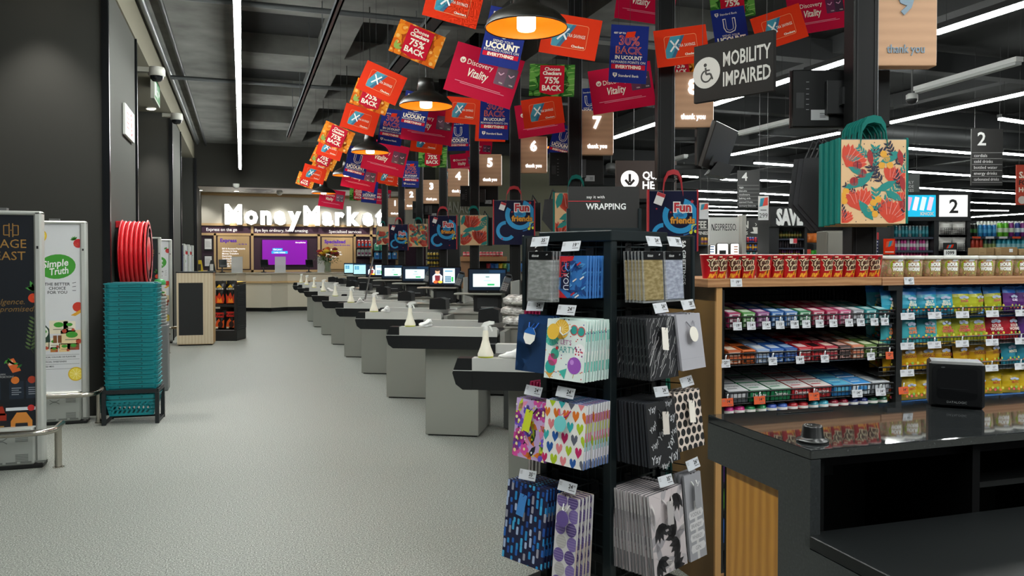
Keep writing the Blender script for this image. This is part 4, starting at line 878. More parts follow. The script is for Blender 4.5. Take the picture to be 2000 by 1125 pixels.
# shelf goods between the oak posts
def pack(w, d, h, cols, seed=0):
    m = MB(); m.bx(-w/2, w/2, -d/2, d/2, 0, h*.86, M(cols[0], .4), .006); m.bx(-w*.3, w*.3, -d*.2, d*.2, h*.86, h, M(cols[1], .4), .004); m.T = Matrix.Translation((0, -d/2-.001, 0)); m.rect(-w*.36, h*.2, w*.36, h*.5, M(cols[2], .4), 1); m.disc(0, h*.65, w*.22, M(cols[1], .4), 1, 10); return m
for px0, px1, rows in ((694.5, 722, [(483, ('c9302d', 'e8e4e0', '2b8fb5'), 4), (500, ('cfd4d2', '3b7a6a', '7a2a5a'), 4)]), (727, 772, [(489, ('58b99a', 'e9f2ee', '2e8b76'), 4), (506, ('3a96d8', 'f2f6fa', '1f62b8'), 4)])):
    z = kz(527); 
    for r_, (yb, cols, nn) in enumerate(rows):
        zz = kz(yb); m = MB(); m.bx(kx(px0), kx(px1), YB-.45, YB-.02, zz-.03, zz, M('2b1b28', .5)); struct(m, 'trim_%d' % n_); n_ += 1
        wv = (kx(px1)-kx(px0))/nn; pm = pack(wv*.82, .16, .24, cols)
        for i in range(nn):
            o = pm.build('shelf_pack') if i == 0 else dup(o0)
            if i == 0: o0 = o
            o.location = (kx(px0)+wv*(i+.5), YB-.3, zz+.001); o.rotation_euler = (0, 0, 0)
            tag(o, '%s standing on the kiosk shelf under the last letters' % {'c9302d': 'small red and white pack', 'cfd4d2': 'small pale grey pack', '58b99a': 'mint green pack', '3a96d8': 'bright blue pack'}[cols[0]], 'pack', {'c9302d': 'red packs', 'cfd4d2': 'pale packs', '58b99a': 'mint packs', '3a96d8': 'blue packs'}[cols[0]]+' on the kiosk shelf')
# ---- counter with a folded front
CP = [(402, 610.5), (463, 611), (480, 608.5), (530, 609), (562, 607), (600, 606.5), (650, 606), (700, 604), (760, 602)]
FR = [on(x, y, 2, 0) for x, y in CP]
t = thing('service_counter', 'pale service counter with folded front and oak ledge under the kiosk sign', 'counter', (0, 0, 0))
zt = 1.5-(533-505)*depth(FR[3])/FPX; zl = 1.5-(553-505)*depth(FR[3])/FPX
BP = [(p.x, p.y+.75) for p in reversed(FR)]
def slab(off, z0, z1, mat, name, back=.75):
    P = [(p.x, p.y+off) for p in FR]+[(p.x, p.y+back) for p in reversed(FR)]; m = MB(); m.prism(P, z0, z1, mat, 'z'); m.build(name, t)
CRM = M('d6cdba', .55); CRM2 = M('cbc1ae', .55)
slab(.06, 0, .11, BLACK, 'kick_plinth'); slab(.0, .11, zl, CRM, 'lower_front'); slab(-.05, zl, zl+.05, OAKB, 'oak_ledge'); slab(.1, zl+.05, zt-.03, CRM2, 'upper_front'); slab(.06, zt-.03, zt, M('bdb5a3', .4), 'counter_top', .85)
def onc(px, dy=.35):
    d = ray(px, 520); s_ = 23.5+dy; k = s_/d.y; return Vector((d.x*k, s_, zt))
for i, (a, b) in enumerate(((452, 474), (537, 558), (620, 641))):
    p = onc((a+b)/2, .3); w = (b-a)*depth(p)/FPX; m = MB(); m.bx(-w/2, w/2, -.005, .005, 0, .46, M('dfe2e2', .25, 0, 0, .5, .62)); m.bx(-w/2, w/2, -.06, .06, 0, .012, M('c9cccc', .3)); o = m.build('counter_guard', None, p, CAMR)
    tag(o, 'clear upright counter screen %s' % ['in front of the Express board', 'in front of the magenta screen', 'beside the flower vase'][i], 'guard screen', 'clear screens on the service counter')
for i, px in enumerate((434, 515, 603)):
    p = onc(px, .45); t = thing('kiosk_terminal', 'black pole display on the service counter %s' % ['by the Express board', 'in front of the magenta screen', 'near the Specialised board'][i], 'terminal', p, CAMR, 'black terminals on the service counter')
    m = MB(); m.lathe([(.08, 0), (.08, .02), (.02, .03), (.02, .18)], BLK, n=12); m.build('stand', t); m = MB(); m.T = Matrix.Translation((.02, 0, .25)) @ Matrix.Rotation(.5, 4, 'Z') @ Matrix.Rotation(-.3, 4, 'X'); m.bx(-.11, .11, -.02, .02, -.1, .13, M('17191c', .3), .01); m.bx(-.09, .09, -.024, -.018, -.03, .11, M('14181b', .2)); m.build('head', t)
p = onc(640, .1)
t = thing('flower_vase', 'glass vase of yellow, orange and red flowers on the service counter', 'vase', p)
m = MB(); m.lathe([(.0, .01), (.09, .0), (.1, .03), (.08, .16), (.11, .3)], M('cfd8b8', .1, 0, 0, .5, 1, .7), n=18, cap=False); m.build('vase', t)
m = MB(); r = random.Random(3)
for i in range(16): a = r.uniform(0, 6.3); m.tube([(.03*cos(a), .03*sin(a), .04), (.05*cos(a+1), .05*sin(a+1), .3), (.22*cos(a+.8), .16*sin(a+.8), .5)], .006, M('3d6a2f', .6), 5)
m.build('stems', t)
for i in range(24):
    a, q = r.uniform(0, 6.3), r.uniform(.02, .3); z = .42+r.uniform(0, .28); c = ('e0a51c', 'd9751d', 'a31f28', 'e8c63a', '7f1a2a', 'c9531f')[i % 6]; m = MB(); s_ = r.uniform(.07, .1); cc = (q*cos(a), q*.7*sin(a), z)
    for k in range(3): m.lathe([(0, -s_*.5+.01*k), (s_*(1-.25*k), -s_*.1+.012*k), (s_*(.9-.28*k), s_*.3+.012*k), (0, s_*.2+.015*k)], M(c, .6), cc, 9)
    m.build('flower', t)
m = MB()
for i in range(130):
    a, q, z = r.uniform(0, 6.3), r.uniform(.05, .36), r.uniform(.3, .62); m.T = Matrix.Translation((q*cos(a), q*.7*sin(a), z)) @ Matrix.Rotation(a, 4, 'Z') @ Matrix.Rotation(r.uniform(-.8, .8), 4, 'Y'); m.add([(0, 0, 0), (.05, -.025, .01), (.12, 0, 0), (.05, .025, .01)], [(0, 1, 2, 3)], M(('2c4a26', '3d5f2e', '55703a')[i % 3], .6))
m.build('leaves', t)
# yellow/black folder stands at the counter's near end
p = onc(398, .1)
for i, (dx, c, lab) in enumerate(((-.12, 'd8b91a', 'yellow leaflet holder at the counter end'), (.2, '1a1b1d', 'black device leaning at the counter end beside the yellow holder'))):
    m = MB(); m.prism([(-.12, -.0), (.12, 0), (.06, .36), (-.02, .36)], -.06, .06, M(c, .5)); m.T = Matrix.Translation((0, -.061, .15)); m.rect(-.04, -.08, .05, .1, M('2a2418' if i == 0 else 'd9d6d0', .5), 1); o = m.build('leaflet_holder' if i == 0 else 'counter_device', None, p+Vector((dx, 0, 0))); tag(o, lab, 'holder' if i == 0 else 'device')
# kiosk ceiling vent
p = on(505, 372, 1, 24.6); m = MB(); 
for q, rr in enumerate((.5, .36, .22)): m.lathe([(rr, -.012*q), (rr-.06, -.03-.012*q), (rr-.1, -.012*q)], M('8f8e88', .5), n=24, cap=False)
m.lathe([(0, -.04), (.12, -.03)], M('6f6e68', .5), n=20, cap=False); o = m.build('ceiling_vent', None, (p.x, 24.4, fz-.0)); tag(o, 'round ringed air vent in the kiosk soffit', 'vent')
# small white cameras under the fascia
for i, (px, py, dy, lab) in enumerate(((461, 362, YF-.2, 'white dome camera on the dark fascia above the kiosk sign'), (546, 377, 24.3, 'white dome camera under the kiosk soffit'))):
    p = on(px, py-3, 1, dy); m = MB(); m.lathe([(.0, -.14), (.06, -.12), (.09, -.06), (.09, 0)], M('d8d7d1', .4), n=16); o = m.build('dome_camera', None, (p.x, p.y, p.z if i == 0 else fz-.0)); tag(o, lab, 'camera')
# ================================================================== hanging posters and tote bags
PM = lambda c: M(c, .6, 0, 0, .12)
OR = PM('e0330e'); CRI = PM('bd0636'); NAV = PM('1a2a78'); CREAM = M('f3ead8', .6); REDB = PM('c40f2c')
def po_x(m, w, h):
    m.bx(-w/2, w/2, 0, .003, 0, h, OR); a, b, c, d = -w*.32, h*.2, w*.3, h*.8; m.dec(rrect(a, b, c, d, .02), M('f0a36a', .5), 1); m.dec(rrect(a+.003, b+.003, c-.003, d-.003, .018), M('e03a14', .6, 0, 0, .12), 2)
    m.clip = (a+.004, b+.004, c-.004, d-.004); m.dec([(a, b), (a+w*.1, b), (a+w*.34, d), (a+w*.13, d), (a, b+h*.2)], M('2b8ea6', .5), 3); m.dec([(a+w*.1, b), (a+w*.17, b), (a+w*.4, d), (a+w*.34, d)], M('1b5d80', .5), 4); m.clip = None
    for p, q in (((-.2, .68), (-.06, .4)), ((-.04, .68), (-.22, .38))): m.line([(p[0]*w, p[1]*h), (q[0]*w, q[1]*h)], h*.045, WHITE, 5)
    m.text('TRA SAVINGS', -w*.06, h*.52, h*.085, CREAM, 5, al='l', bold=.01, fit=w*.32, space=1.1); m.text('Checkers', w*.27, h*.27, h*.06, CREAM, 5, al='r', bold=.03)
def po_c(m, w, h, fruit):
    r = random.Random(5); base = ('d4600c', 'e27a14', 'ea8f22', 'b4480a') if fruit else ('2f6b24', '4a8a34', '68a547', '1e4a18')
    m.bx(-w/2, w/2, 0, .003, 0, h, PM(base[3])); m.clip = (-w/2, 0, w/2, h)
    for i in range(34):
        x, z, q = r.uniform(-.5, .5)*w, r.uniform(0, 1)*h, h*r.uniform(.1, .2); m.disc(x, z, q, PM(base[i % 3]), 1+i % 4, 12, q*.9)
        if fruit: m.disc(x+q*.3, z+q*.3, q*.3, M('efb052', .5), 2+i % 4, 8)
        else: m.line([(x-q*.7, z), (x+q*.7, z+q*.2)], q*.12, M('9cc46a', .5), 2+i % 4)
    if fruit:
        for a in (.3, .9, 1.5): leafy(m, -w*.42, h*.15, w*.18, a, M('8aa83a'), 6)
    m.clip = None; k = 7
    m.dec([(-w*.27, h*.12), (0, h*.03), (w*.27, h*.12), (w*.27, h*.96), (-w*.27, h*.96)], REDB, k); m.text('Choose', 0, h*.85, h*.11, CREAM, k+1, bold=.02); m.text('Checkers', 0, h*.72, h*.11, CREAM, k+1, bold=.045, fit=w*.46); m.text('75%', 0, h*.5, h*.2, CREAM, k+1, bold=.03, fit=w*.48); m.text('BACK', 0, h*.26, h*.17, CREAM, k+1, bold=.03, fit=w*.44)
def po_d(m, w, h):
    m.bx(-w/2, w/2, 0, .003, 0, h, CRI); x = -w*.35; z = h*.68; m.disc(x, z, h*.06, CREAM, 1, 18); m.line([(x-h*.03, z+h*.01), (x, z-h*.02), (x+h*.035, z+h*.02)], h*.014, CRI, 2); m.line([(x-h*.03, z-h*.015), (x, z-h*.042), (x+h*.035, z-h*.008)], h*.01, CRI, 2)
    m.text('Discovery', -w*.28, z, h*.11, CREAM, 1, al='l', fit=w*.38); m.text('Vitality', -w*.08, h*.48, h*.17, CREAM, 1, shear=.25, bold=.015, fit=w*.3)
    for i, c in enumerate(('5a1440', '35162f')):
        a = w*(.16+.15*i); m.dec(rrect(a, h*.4, a+w*.15, h*.78, .008), M(c, .4), 1); m.line([(a+w*.03, h*.64), (a+w*.07, h*.6), (a+w*.11, h*.66)], h*.02, M('d79ab5'), 2); m.text('VISA', a+w*.1, h*.45, h*.03, CREAM, 2)
    m.rect(-w*.38, h*.25, w*.3, h*.26, M('d98ba0'), 1); m.rect(-w*.3, h*.22, w*.36, h*.23, M('d98ba0'), 1)
def shield(m, x, z, s, k): m.dec([(x-s, z+s), (x+s, z+s), (x+s, z-.2*s), (x, z-1.2*s), (x-s, z-.2*s)], CREAM, k); m.dec([(x-.6*s, z+.6*s), (x+.6*s, z+.6*s), (x+.5*s, z+.2*s), (x-.5*s, z+.2*s)], NAV, k+1); m.line([(x, z+.2*s), (x, z-.9*s)], .25*s, NAV, k+1)
def po_u(m, w, h):
    m.bx(-w/2, w/2, 0, .003, 0, h, NAV); NE = M('e0632f', .5); m.text('GET UP TO', -w*.42, h*.86, h*.03, CREAM, 1, al='l', bold=.03); m.text('30%', 0, h*.74, h*.16, NE, 1, bold=.03, fit=w*.84); m.text('30%', 0, h*.74, h*.155, NAV, 2, bold=-.012, fit=w*.8); m.text('BACK', 0, h*.57, h*.13, NE, 1, bold=.03, fit=w*.84); m.text('BACK', 0, h*.57, h*.125, NAV, 2, bold=-.012, fit=w*.8)
    m.dec([(-w*.12, h*.78), (w*.12, h*.8), (w*.16, h*.9), (-w*.08, h*.88)], OR, 3); m.text('IN UCOUNT', 0, h*.44, h*.065, CREAM, 1, bold=.03, fit=w*.72); m.text('REWARDS POINTS ON', 0, h*.36, h*.045, CREAM, 1, fit=w*.9); m.rect(-w*.45, h*.235, w*.45, h*.32, REDB, 1); m.text('EVERYTHING', 0, h*.277, h*.055, CREAM, 2, bold=.04, fit=w*.82); shield(m, -w*.34, h*.13, w*.055, 1); m.text('Standard Bank', -w*.25, h*.125, h*.045, CREAM, 1, al='l', bold=.01, fit=w*.58)
def po_s(m, w, h):
    m.bx(-w/2, w/2, 0, .003, 0, h, NAV); shield(m, -w*.34, h*.88, w*.055, 1); m.text('Standard Bank', -w*.24, h*.88, h*.045, CREAM, 1, al='l', fit=w*.58); m.text('U', 0, h*.64, h*.3, CREAM, 1, bold=.03); m.text('U', 0, h*.64, h*.29, NAV, 2, bold=-.0); m.text('SPEND YOUR', 0, h*.43, h*.045, CREAM, 1, fit=w*.6); m.text('UCOUNT', 0, h*.35, h*.1, CREAM, 1, bold=.05, fit=w*.85); m.text('REWARDS POINTS ON', 0, h*.265, h*.045, CREAM, 1, fit=w*.9); m.rect(-w*.45, h*.15, w*.45, h*.23, REDB, 1); m.text('EVERYTHING!', 0, h*.19, h*.055, CREAM, 2, bold=.04, fit=w*.82)
KD = {'X': (.42, .297, po_x, 'orange savings card poster'), 'O': (.42, .297, lambda m, w, h: po_c(m, w, h, True), 'red 75% back poster with oranges'), 'G': (.42, .297, lambda m, w, h: po_c(m, w, h, False), 'red 75% back poster with green leaves'),
      'D': (.594, .42, po_d, 'crimson Vitality poster'), 'U': (.297, .45, po_u, 'blue 30% back poster'), 'S': (.297, .42, po_s, 'blue UCOUNT poster')}
pmesh = {}
PL = [  # kind, centre x, y (photo pixels), width across, tilt, where
 ('X', 886, 6, 108, 14, 'cut by the top of the picture above the lamps'), ('O', 815, 86, 94, 21, 'hanging alone beside the cable tray'), ('X', 745, 162, 84, 24, 'left of the second lamp'), ('O', 726, 189, 74, 20, 'peeping out under an orange card poster'),
 ('X', 703, 234, 68, 17, 'above the third lamp on the tray side'), ('O', 657, 268, 62, 24, 'left of the third lamp'), ('X', 645, 290, 52, 18, 'below the orange fruit one, left of the third lamp'), ('O', 634, 309, 49, 26, 'left of the fourth lamp'), ('X', 613, 340, 44, 16, 'low in the far corner of the bunting'), ('O', 624, 335, 38, 22, 'small and far, above the last lamp'), ('O', 597, 352, 36, 20, 'lowest and farthest on the tray side'),
 ('D', 945, 147, 138, 18, 'large, between the first and second lamps'), ('S', 985, 74, 80, 13, 'behind the largest lamp'), ('X', 1114, 71, 112, 11, 'right behind the largest lamp'), ('U', 966, 228, 58, 3, 'below the large crimson one'), ('X', 906, 216, 72, 6, 'right of the second lamp'), ('D', 836, 243, 100, 8, 'just under the second lamp'), ('U', 765, 248, 46, 9, 'left below the second lamp'), ('S', 811, 217, 52, 12, 'hidden behind the second lamp'),
 ('D', 752, 308, 86, 14, 'right of the third lamp'), ('S', 697, 318, 42, 14, 'above the fourth lamp'), ('G', 845, 307, 56, 2, 'far down the row above sign three'), ('D', 702, 346, 68, 12, 'between the fourth and last lamps'), ('X', 757, 346, 40, 8, 'far away below the crimson one'), ('U', 803, 340, 34, 4, 'above sign two'), ('D', 648, 388, 50, 9, 'lowest, under the last lamp'), ('G', 700, 380, 34, 2, 'lowest of the green ones, by the big sign'), ('S', 722, 375, 30, 6, 'low by the far poles'), ('O', 772, 352, 34, 8, 'behind the blue one above sign two'),
 ('X', 834, 277, 62, 7, 'below the crimson one under the second lamp'), ('S', 895, 265, 42, -2, 'above sign four'), ('D', 906, 318, 52, -6, 'beside sign five'), ('O', 946, 235, 52, 4, 'behind the blue one above sign five'), ('X', 958, 255, 60, 3, 'above sign five'), ('D', 742, 384, 42, 8, 'low near the word on the far wall'),
 ('G', 1078, 157, 88, 2, 'hanging free above sign six'), ('X', 1060, 218, 80, -8, 'in front of a crimson one above sign six'), ('D', 1054, 232, 92, -8, 'behind the orange one above sign six'), ('D', 1214, 172, 122, -8, 'above sign seven'), ('U', 1228, 106, 74, 3, 'in front of the crimson one above sign seven'), ('S', 1152, 206, 48, -4, 'behind sign seven'), ('X', 1331, 90, 102, -7, 'left of the mobility sign'), ('O', 1326, 128, 70, -6, 'under the orange one above sign eight'), ('S', 1427, 62, 66, -9, 'above the mobility sign'), ('X', 1522, 54, 96, -17, 'right of the mobility sign'), ('D', 1596, 22, 112, -9, 'left of the nearest pole at the top'), ('D', 1262, 2, 118, 7, 'cut by the picture top above sign seven'), ('G', 1430, 6, 84, -5, 'cut by the picture top above the mobility sign'), ('S', 1098, 275, 44, 14, 'turned, beside sign six'), ('D', 935, 292, 50, 6, 'above sign five behind the pole'), ('X', 880, 343, 36, 4, 'behind sign four')]
cnt = {}
ORDER = {0: [], 1: [], 2: []}
for i, (k, x, y, wp, tl, where) in enumerate(PL):
    w, h, fn, lab = KD[k]
    D = w*FPX/wp*(1.0); p = at(x, y, D)
    if p.z > 4.7: p = at(x, y, D*(4.6-1.5)/(p.z-1.5))
    if k not in pmesh:
        m = MB(); m.e = .0012; m.T = Matrix.Translation((0, 0, -h/2)); fn(m, w, h); o = pmesh[k] = m.build('hanging_poster')
    else: o = pmesh[k].copy(); COL.objects.link(o)
    o.location = p; o.rotation_euler = Matrix.Rotation(CAMR+RND.uniform(-.12, .12), 3, 'Z').to_euler()
    R3 = Matrix.Rotation(CAMR+RND.uniform(-.15, .15), 3, 'Z') @ Matrix.Rotation(radians(tl), 3, 'Y'); o.rotation_euler = R3.to_euler()
    tag(o, lab+' '+where, 'poster', 'promotional posters hung over the checkouts')
    ct = p+R3@Vector((0, .004, h/2)); cord = MB().tube([ct, (ct.x, ct.y, ZC)], .0013, M('26272a', .6), 4).build('hanging_cord', o)
    cord.parent = o; cord.matrix_parent_inverse = (Matrix.Translation(p) @ R3.to_4x4()).inverted()
# ---- tote bags on the poles
TE = M('0a6a62', .6, 0, 0, .2); TCR = M('dcb88e', .6, 0, 0, .2); PR = M('c93d24', .55); PRD = M('9b2024', .55); TLF = M('11827c', .55); NVY = M('1d1a35', .55); YEL = M('dfa02e', .55); PNK = M('e59a90', .55)
def protea(m, x, z, s, a, col=PR, k=2):
    for i in range(9):
        t = a+((0, 8, 1, 7, 2, 6, 3, 5, 4)[i]-4)*.19; l = s*(1-.03*abs(i-4)); m.dec([(x, z), (x+l*.5*cos(t-.3), z+l*.5*sin(t-.3)), (x+l*.8*cos(t-.14), z+l*.8*sin(t-.14)), (x+l*cos(t), z+l*sin(t)), (x+l*.8*cos(t+.14), z+l*.8*sin(t+.14)), (x+l*.5*cos(t+.3), z+l*.5*sin(t+.3))], col if i % 2 else M('d9482e', .55), k+i % 2)
    m.disc(x+s*.32*cos(a), z+s*.32*sin(a), s*.3, col, k, 14, s*.26, a)
    for i in range(5):
        t = a+(i-2)*.28; m.line([(x+s*.35*cos(t), z+s*.35*sin(t)), (x+s*.8*cos(t-.12), z+s*.8*sin(t-.12)), (x+s*.93*cos(t), z+s*.93*sin(t))], s*.018, PNK, k+2)
def sprig(m, x, z, l, a, mat, k=2, n=5):
    m.line([(x, z), (x+l*cos(a), z+l*sin(a))], l*.03, mat, k)
    for i in range(n):
        q = l*(i+1)/n
        for sg in (-1, 1): leafy(m, x+q*.85*cos(a), z+q*.85*sin(a), l*.3, a+sg*.75, mat, k)
def t_floral(m, w, h):
    m.rect(-w/2, 0, w/2, h, TCR, 1); m.clip = (-w/2+.004, .004, w/2-.004, h-.004); S = w/.4
    for x, z, s, a in ((-.08, .08, .15, 1.7), (.1, .0, .17, 1.3), (.11, .24, .13, 1.2), (-.17, .35, .15, .9), (-.2, .0, .1, 1.2), (.18, .12, .09, 1.6)): protea(m, x*S, z*S, s*S, a)
    for x, z, l, a, c in ((0, .02, .16, 2.2, TLF), (.02, .2, .14, .5, TLF), (-.12, .22, .16, .7, TLF), (.18, .14, .13, 2.6, TLF), (.04, .38, .12, .3, TLF), (-.05, .3, .12, 2.7, TLF), (.1, .44, .1, -.3, TLF), (-.18, .22, .1, .3, TLF)): leafy(m, x*S, z*S, l*S, a, c, 4); 
    for x, z, l, a, c in ((-.02, .26, .13, 1.2, NVY), (.14, .38, .13, 2.0, NVY), (.06, .12, .15, .9, TLF), (-.17, .02, .12, 1.9, NVY), (-.06, .42, .14, .2, NVY), (.17, .2, .13, 1.9, NVY), (-.1, .18, .1, 2.5, NVY), (.0, .33, .15, 1.5, TLF), (.18, .05, .12, 1.3, NVY), (.06, .24, .15, 2.2, NVY), (-.04, .06, .14, .4, NVY), (.02, .06, .16, 1.6, TLF), (.12, .36, .12, .6, NVY), (-.12, .3, .1, -.8, NVY), (-.02, .4, .11, 2.4, TLF), (.16, .3, .12, .9, TLF), (-.19, .42, .1, -.3, TLF)): sprig(m, x*S, z*S, l*S, a, c, 3)
    for x, z in ((-.02, .09), (.0, .13), (.03, .15), (.05, .36), (.08, .4), (.1, .36), (.06, .43), (-.17, .2), (-.19, .17), (-.18, .14), (.01, .06)): m.disc(x*S, z*S, .022*S, YEL, 4, 7)
    for x, z in ((-.1, .36), (-.07, .31), (-.12, .26), (.19, .12)): m.disc(x*S, z*S, .028*S, PRD, 4, 12); m.line([(x*S, (z-.02)*S), (x*S, (z+.02)*S)], .004*S, NVY, 5)
    for x, l in ((.155, .46), (.17, .3), (-.03, .46)): leafy(m, x*S, l*S, .11*S, -1.4, PRD, 5)
    r = random.Random(2)
    for i in range(60): m.disc(r.uniform(-.2, .2)*S, r.uniform(0, .5)*S, .0035*S, NVY, 2, 6)
    m.clip = None
def t_floral2(m, w, h):
    m.rect(-w/2, 0, w/2, h, TCR, 1); m.clip = (-w/2+.004, .004, w/2-.004, h-.004); S = w/.4
    for x, z, s, a in ((-.06, .24, .24, 1.4), (.08, .02, .24, 1.3), (-.15, .0, .2, 1.5)): protea(m, x*S, z*S, s*S, a)
    for x, z, l, a in ((-.16, .2, .2, .35), (-.02, .23, .2, .25), (-.18, .3, .18, 1.3), (.1, .0, .16, .4), (-.18, .12, .14, .5), (.1, .36, .14, .6)): leafy(m, x*S, z*S, l*S, a, TLF, 5)
    for x, z, l, a, c in ((.08, .24, .2, .9, TLF), (.0, .2, .14, -.3, NVY), (.14, .42, .1, -.5, NVY), (-.02, .12, .12, 2.5, NVY), (.15, .3, .13, .3, TLF)): sprig(m, x*S, z*S, l*S, a, c, 3)
    m.clip = None
def t_fun(m, w, h):
    N_ = M('0e1133', .4, 0, 0, .2); m.rect(-w/2, 0, w/2, h, N_, 1); m.clip = (-w/2+.004, .004, w/2-.004, h-.004); S = w/.4; BL = M('1c93cc', .4); BD = M('0e5f9c', .4)
    m.ring(.06*S, .3*S, .15*S, .045*S, BL, 2, 26, 2.6, 7.6); m.disc(.06*S, .31*S, .06*S, BL, 2, 18, .045*S); m.ring(-.08*S, .14*S, .1*S, .035*S, BL, 2, 22, 1.6, 5.6); m.ring(.06*S, .3*S, .17*S, .012*S, BD, 3, 26, -1.4, .6)
    RD = M('b81f2c', .4)
    for x, z, s in ((.16, .42, .02), (-.02, .33, .012), (.1, .06, .013), (-.14, .36, .01), (-.12, .06, .014), (.15, .18, .01)):
        P = []
        for i in range(10): q = s*(1 if i % 2 == 0 else .42); P.append((x*S+q*S*sin(i*pi/5), z*S+q*S*cos(i*pi/5)))
        m.dec(P, RD, 4)
    for x, z, t in ((.1, .36, .2), ): m.line([(x*S+.06*S, z*S-.2*S), (x*S+.06*S, z*S-.14*S), (x*S+.1*S, z*S-.13*S), (x*S+.1*S, z*S-.19*S)], .008*S, M('d5d52c'), 4); m.disc(x*S+.05*S, z*S-.2*S, .014*S, M('d5d52c'), 4, 8); m.disc(x*S+.09*S, z*S-.19*S, .014*S, M('d5d52c'), 4, 8)
    m.text('Fun', .08*S, .375*S, .075*S, WHITE, 5, bold=.12); m.text('Fun', .08*S, .375*S, .075*S, M('c22430', .4), 6, bold=.04); m.text('with', .05*S, .31*S, .03*S, BD, 5, bold=.03); m.text('friends', .08*S, .265*S, .055*S, M('5a3a10'), 5, bold=.09, fit=.24*S); m.text('friends', .08*S, .265*S, .055*S, M('e39a2b', .4), 6, bold=.03, fit=.23*S); m.clip = None
def tote(px0, px1, y0, y1, yh, D, kind, n, lab, pole, first=True):
    w = (px1-px0)*D/FPX; h = (y1-y0)*D/FPX; hh = max(.08, (y0-yh)*D/FPX); gc = TE if kind != 'fun' else M('b3202c', .45); fn = {'fl': t_floral, 'f2': t_floral2, 'fun': t_fun}[kind]
    proto = None
    for i in range(n):
        p = at((px0+px1)/2, y1, D)+FH*(.045*i)-RT*(.012*i)-Vector((0, 0, .004*i))
        if proto is None:
            t = thing('tote_bag', lab, 'bag', p, CAMR, 'shopping totes on the lane poles')
            m = MB(); d = .035; m.bx(-w/2, w/2, 0, d, 0, h, gc if kind != 'fun' else M('0e1133', .4, 0, 0, .2), .004)
            for s_ in (-1, 1): m.bx(s_*w/2-.008, s_*w/2+.008, -.006, d+.004, 0, h+.006, gc, .003)
            m.build('body', t)
            m = MB(); m.T = Matrix.Translation((0, -.007, 0)); m.bx(-w/2+.008, w/2-.008, 0, .006, .004, h-.002, M('888888')); fn(m, w-.016, h-.006); m.build('printed_front', t)
            for yy in (0, .03):
                m = MB(); P = [(-w*.2, h-.03), (-w*.17, h+hh*.55), (-w*.1, h+hh*.92), (0, h+hh), (w*.1, h+hh*.92), (w*.17, h+hh*.55), (w*.2, h-.03)]
                for a, b in zip(P, P[1:]):
                    m.hexa([(a[0]-.0, yy-.012, a[1]-.02), (b[0], yy-.012, b[1]-.02), (b[0], yy+.004, b[1]-.02), (a[0], yy+.004, a[1]-.02), (a[0], yy-.012, a[1]+.02), (b[0], yy-.012, b[1]+.02), (b[0], yy+.004, b[1]+.02), (a[0], yy+.004, a[1]+.02)], gc)
                m.build('handle', t)
            if kind == 'fun': m = MB(); m.T = Matrix.Translation((-w*.28, -.02, h*.86)) @ Matrix.Rotation(.35, 4, 'Y'); m.bx(-.035, .035, 0, .003, -.05, .05, PAPER); m.rect(-.034, .02, .034, .049, M('c0303a'), 1); m.build('swing_tag', t)
            proto = t
        else: dup(proto, p, CAMR, lab.replace('front', '').strip()+', hanging behind the first' if n == 2 else 'teal-edged floral tote stacked behind the front one on the nearest pole')
    # hook rail
    return proto
def TD(k): return DP[k]-.16
tote(1638, 1770, 272, 437, 233, TD(9)-.1, 'fl', 4, 'large floral tote with teal handles hanging at the front of the nearest pole', 9)
tote(1266, 1362, 372, 491, 336, TD(8), 'fun', 1, 'navy Fun with friends tote with red handles beside the wrapping sign', 8)
tote(1082, 1168, 376, 470, 345, TD(7), 'f2', 1, 'floral tote half hidden behind the wrapping sign', 7)
tote(964, 1044, 391, 478, 366, TD(6), 'fun', 1, 'navy Fun with friends tote on the lane six pole', 6)
tote(898, 952, 420, 479, 404, TD(5), 'f2', 1, 'floral tote on the lane five pole', 5)
tote(838, 892, 421, 487, 405, TD(4), 'fun', 1, 'navy Fun with friends tote on the lane four pole', 4)
tote(798, 836, 437, 482, 426, TD(3), 'fl', 1, 'floral tote on the lane three pole', 3)
tote(760, 797, 438, 489, 426, TD(2), 'fun', 1, 'navy Fun with friends tote on the lane two pole', 2)
tote(735, 760, 442, 478, 433, TD(1), 'f2', 1, 'small floral tote on the farthest pole', 1)
# black totes seen from the back
def black_tote(px0, px1, y0, y1, D, n, lab):
    w = (px1-px0)*D/FPX; h = (y1-y0)*D/FPX
    for i in range(n):
        p = at((px0+px1)/2, y1, D)+FH*.03*i-RT*.02*i
        m = MB(); m.prism([(-w*.1, 0), (w*.5, 0), (w*.5, h), (-w*.4, h*.98), (-w*.5, h*.36)], 0, .022, M(('17181d', '1c1d23', '131419')[i % 3], .6)); o = m.build('black_tote', None, p, CAMR-.25)
        m = MB(); m.tube([(-w*.2, .01, h-.02), (-.02, .01, h+.1), (w*.3, .01, h-.02)], .012, M('17181d', .6), 6); m.build('handle', o); tag(o, lab, 'bag', 'black totes behind the nearest pole' if n > 1 else 'black totes on the lane poles')
black_tote(1562, 1668, 305, 450, DP[9]+.12, 3, 'plain black tote hanging behind the floral bags of the nearest pole')
black_tote(1058, 1106, 388, 452, DP[7]+.1, 1, 'plain black tote behind the floral one by the wrapping sign'); black_tote(1030, 1056, 396, 452, DP[6]+.1, 1, 'plain black tote behind the lane six tote'); black_tote(935, 962, 425, 480, DP[5]+.1, 1, 'plain black tote behind the lane five tote')
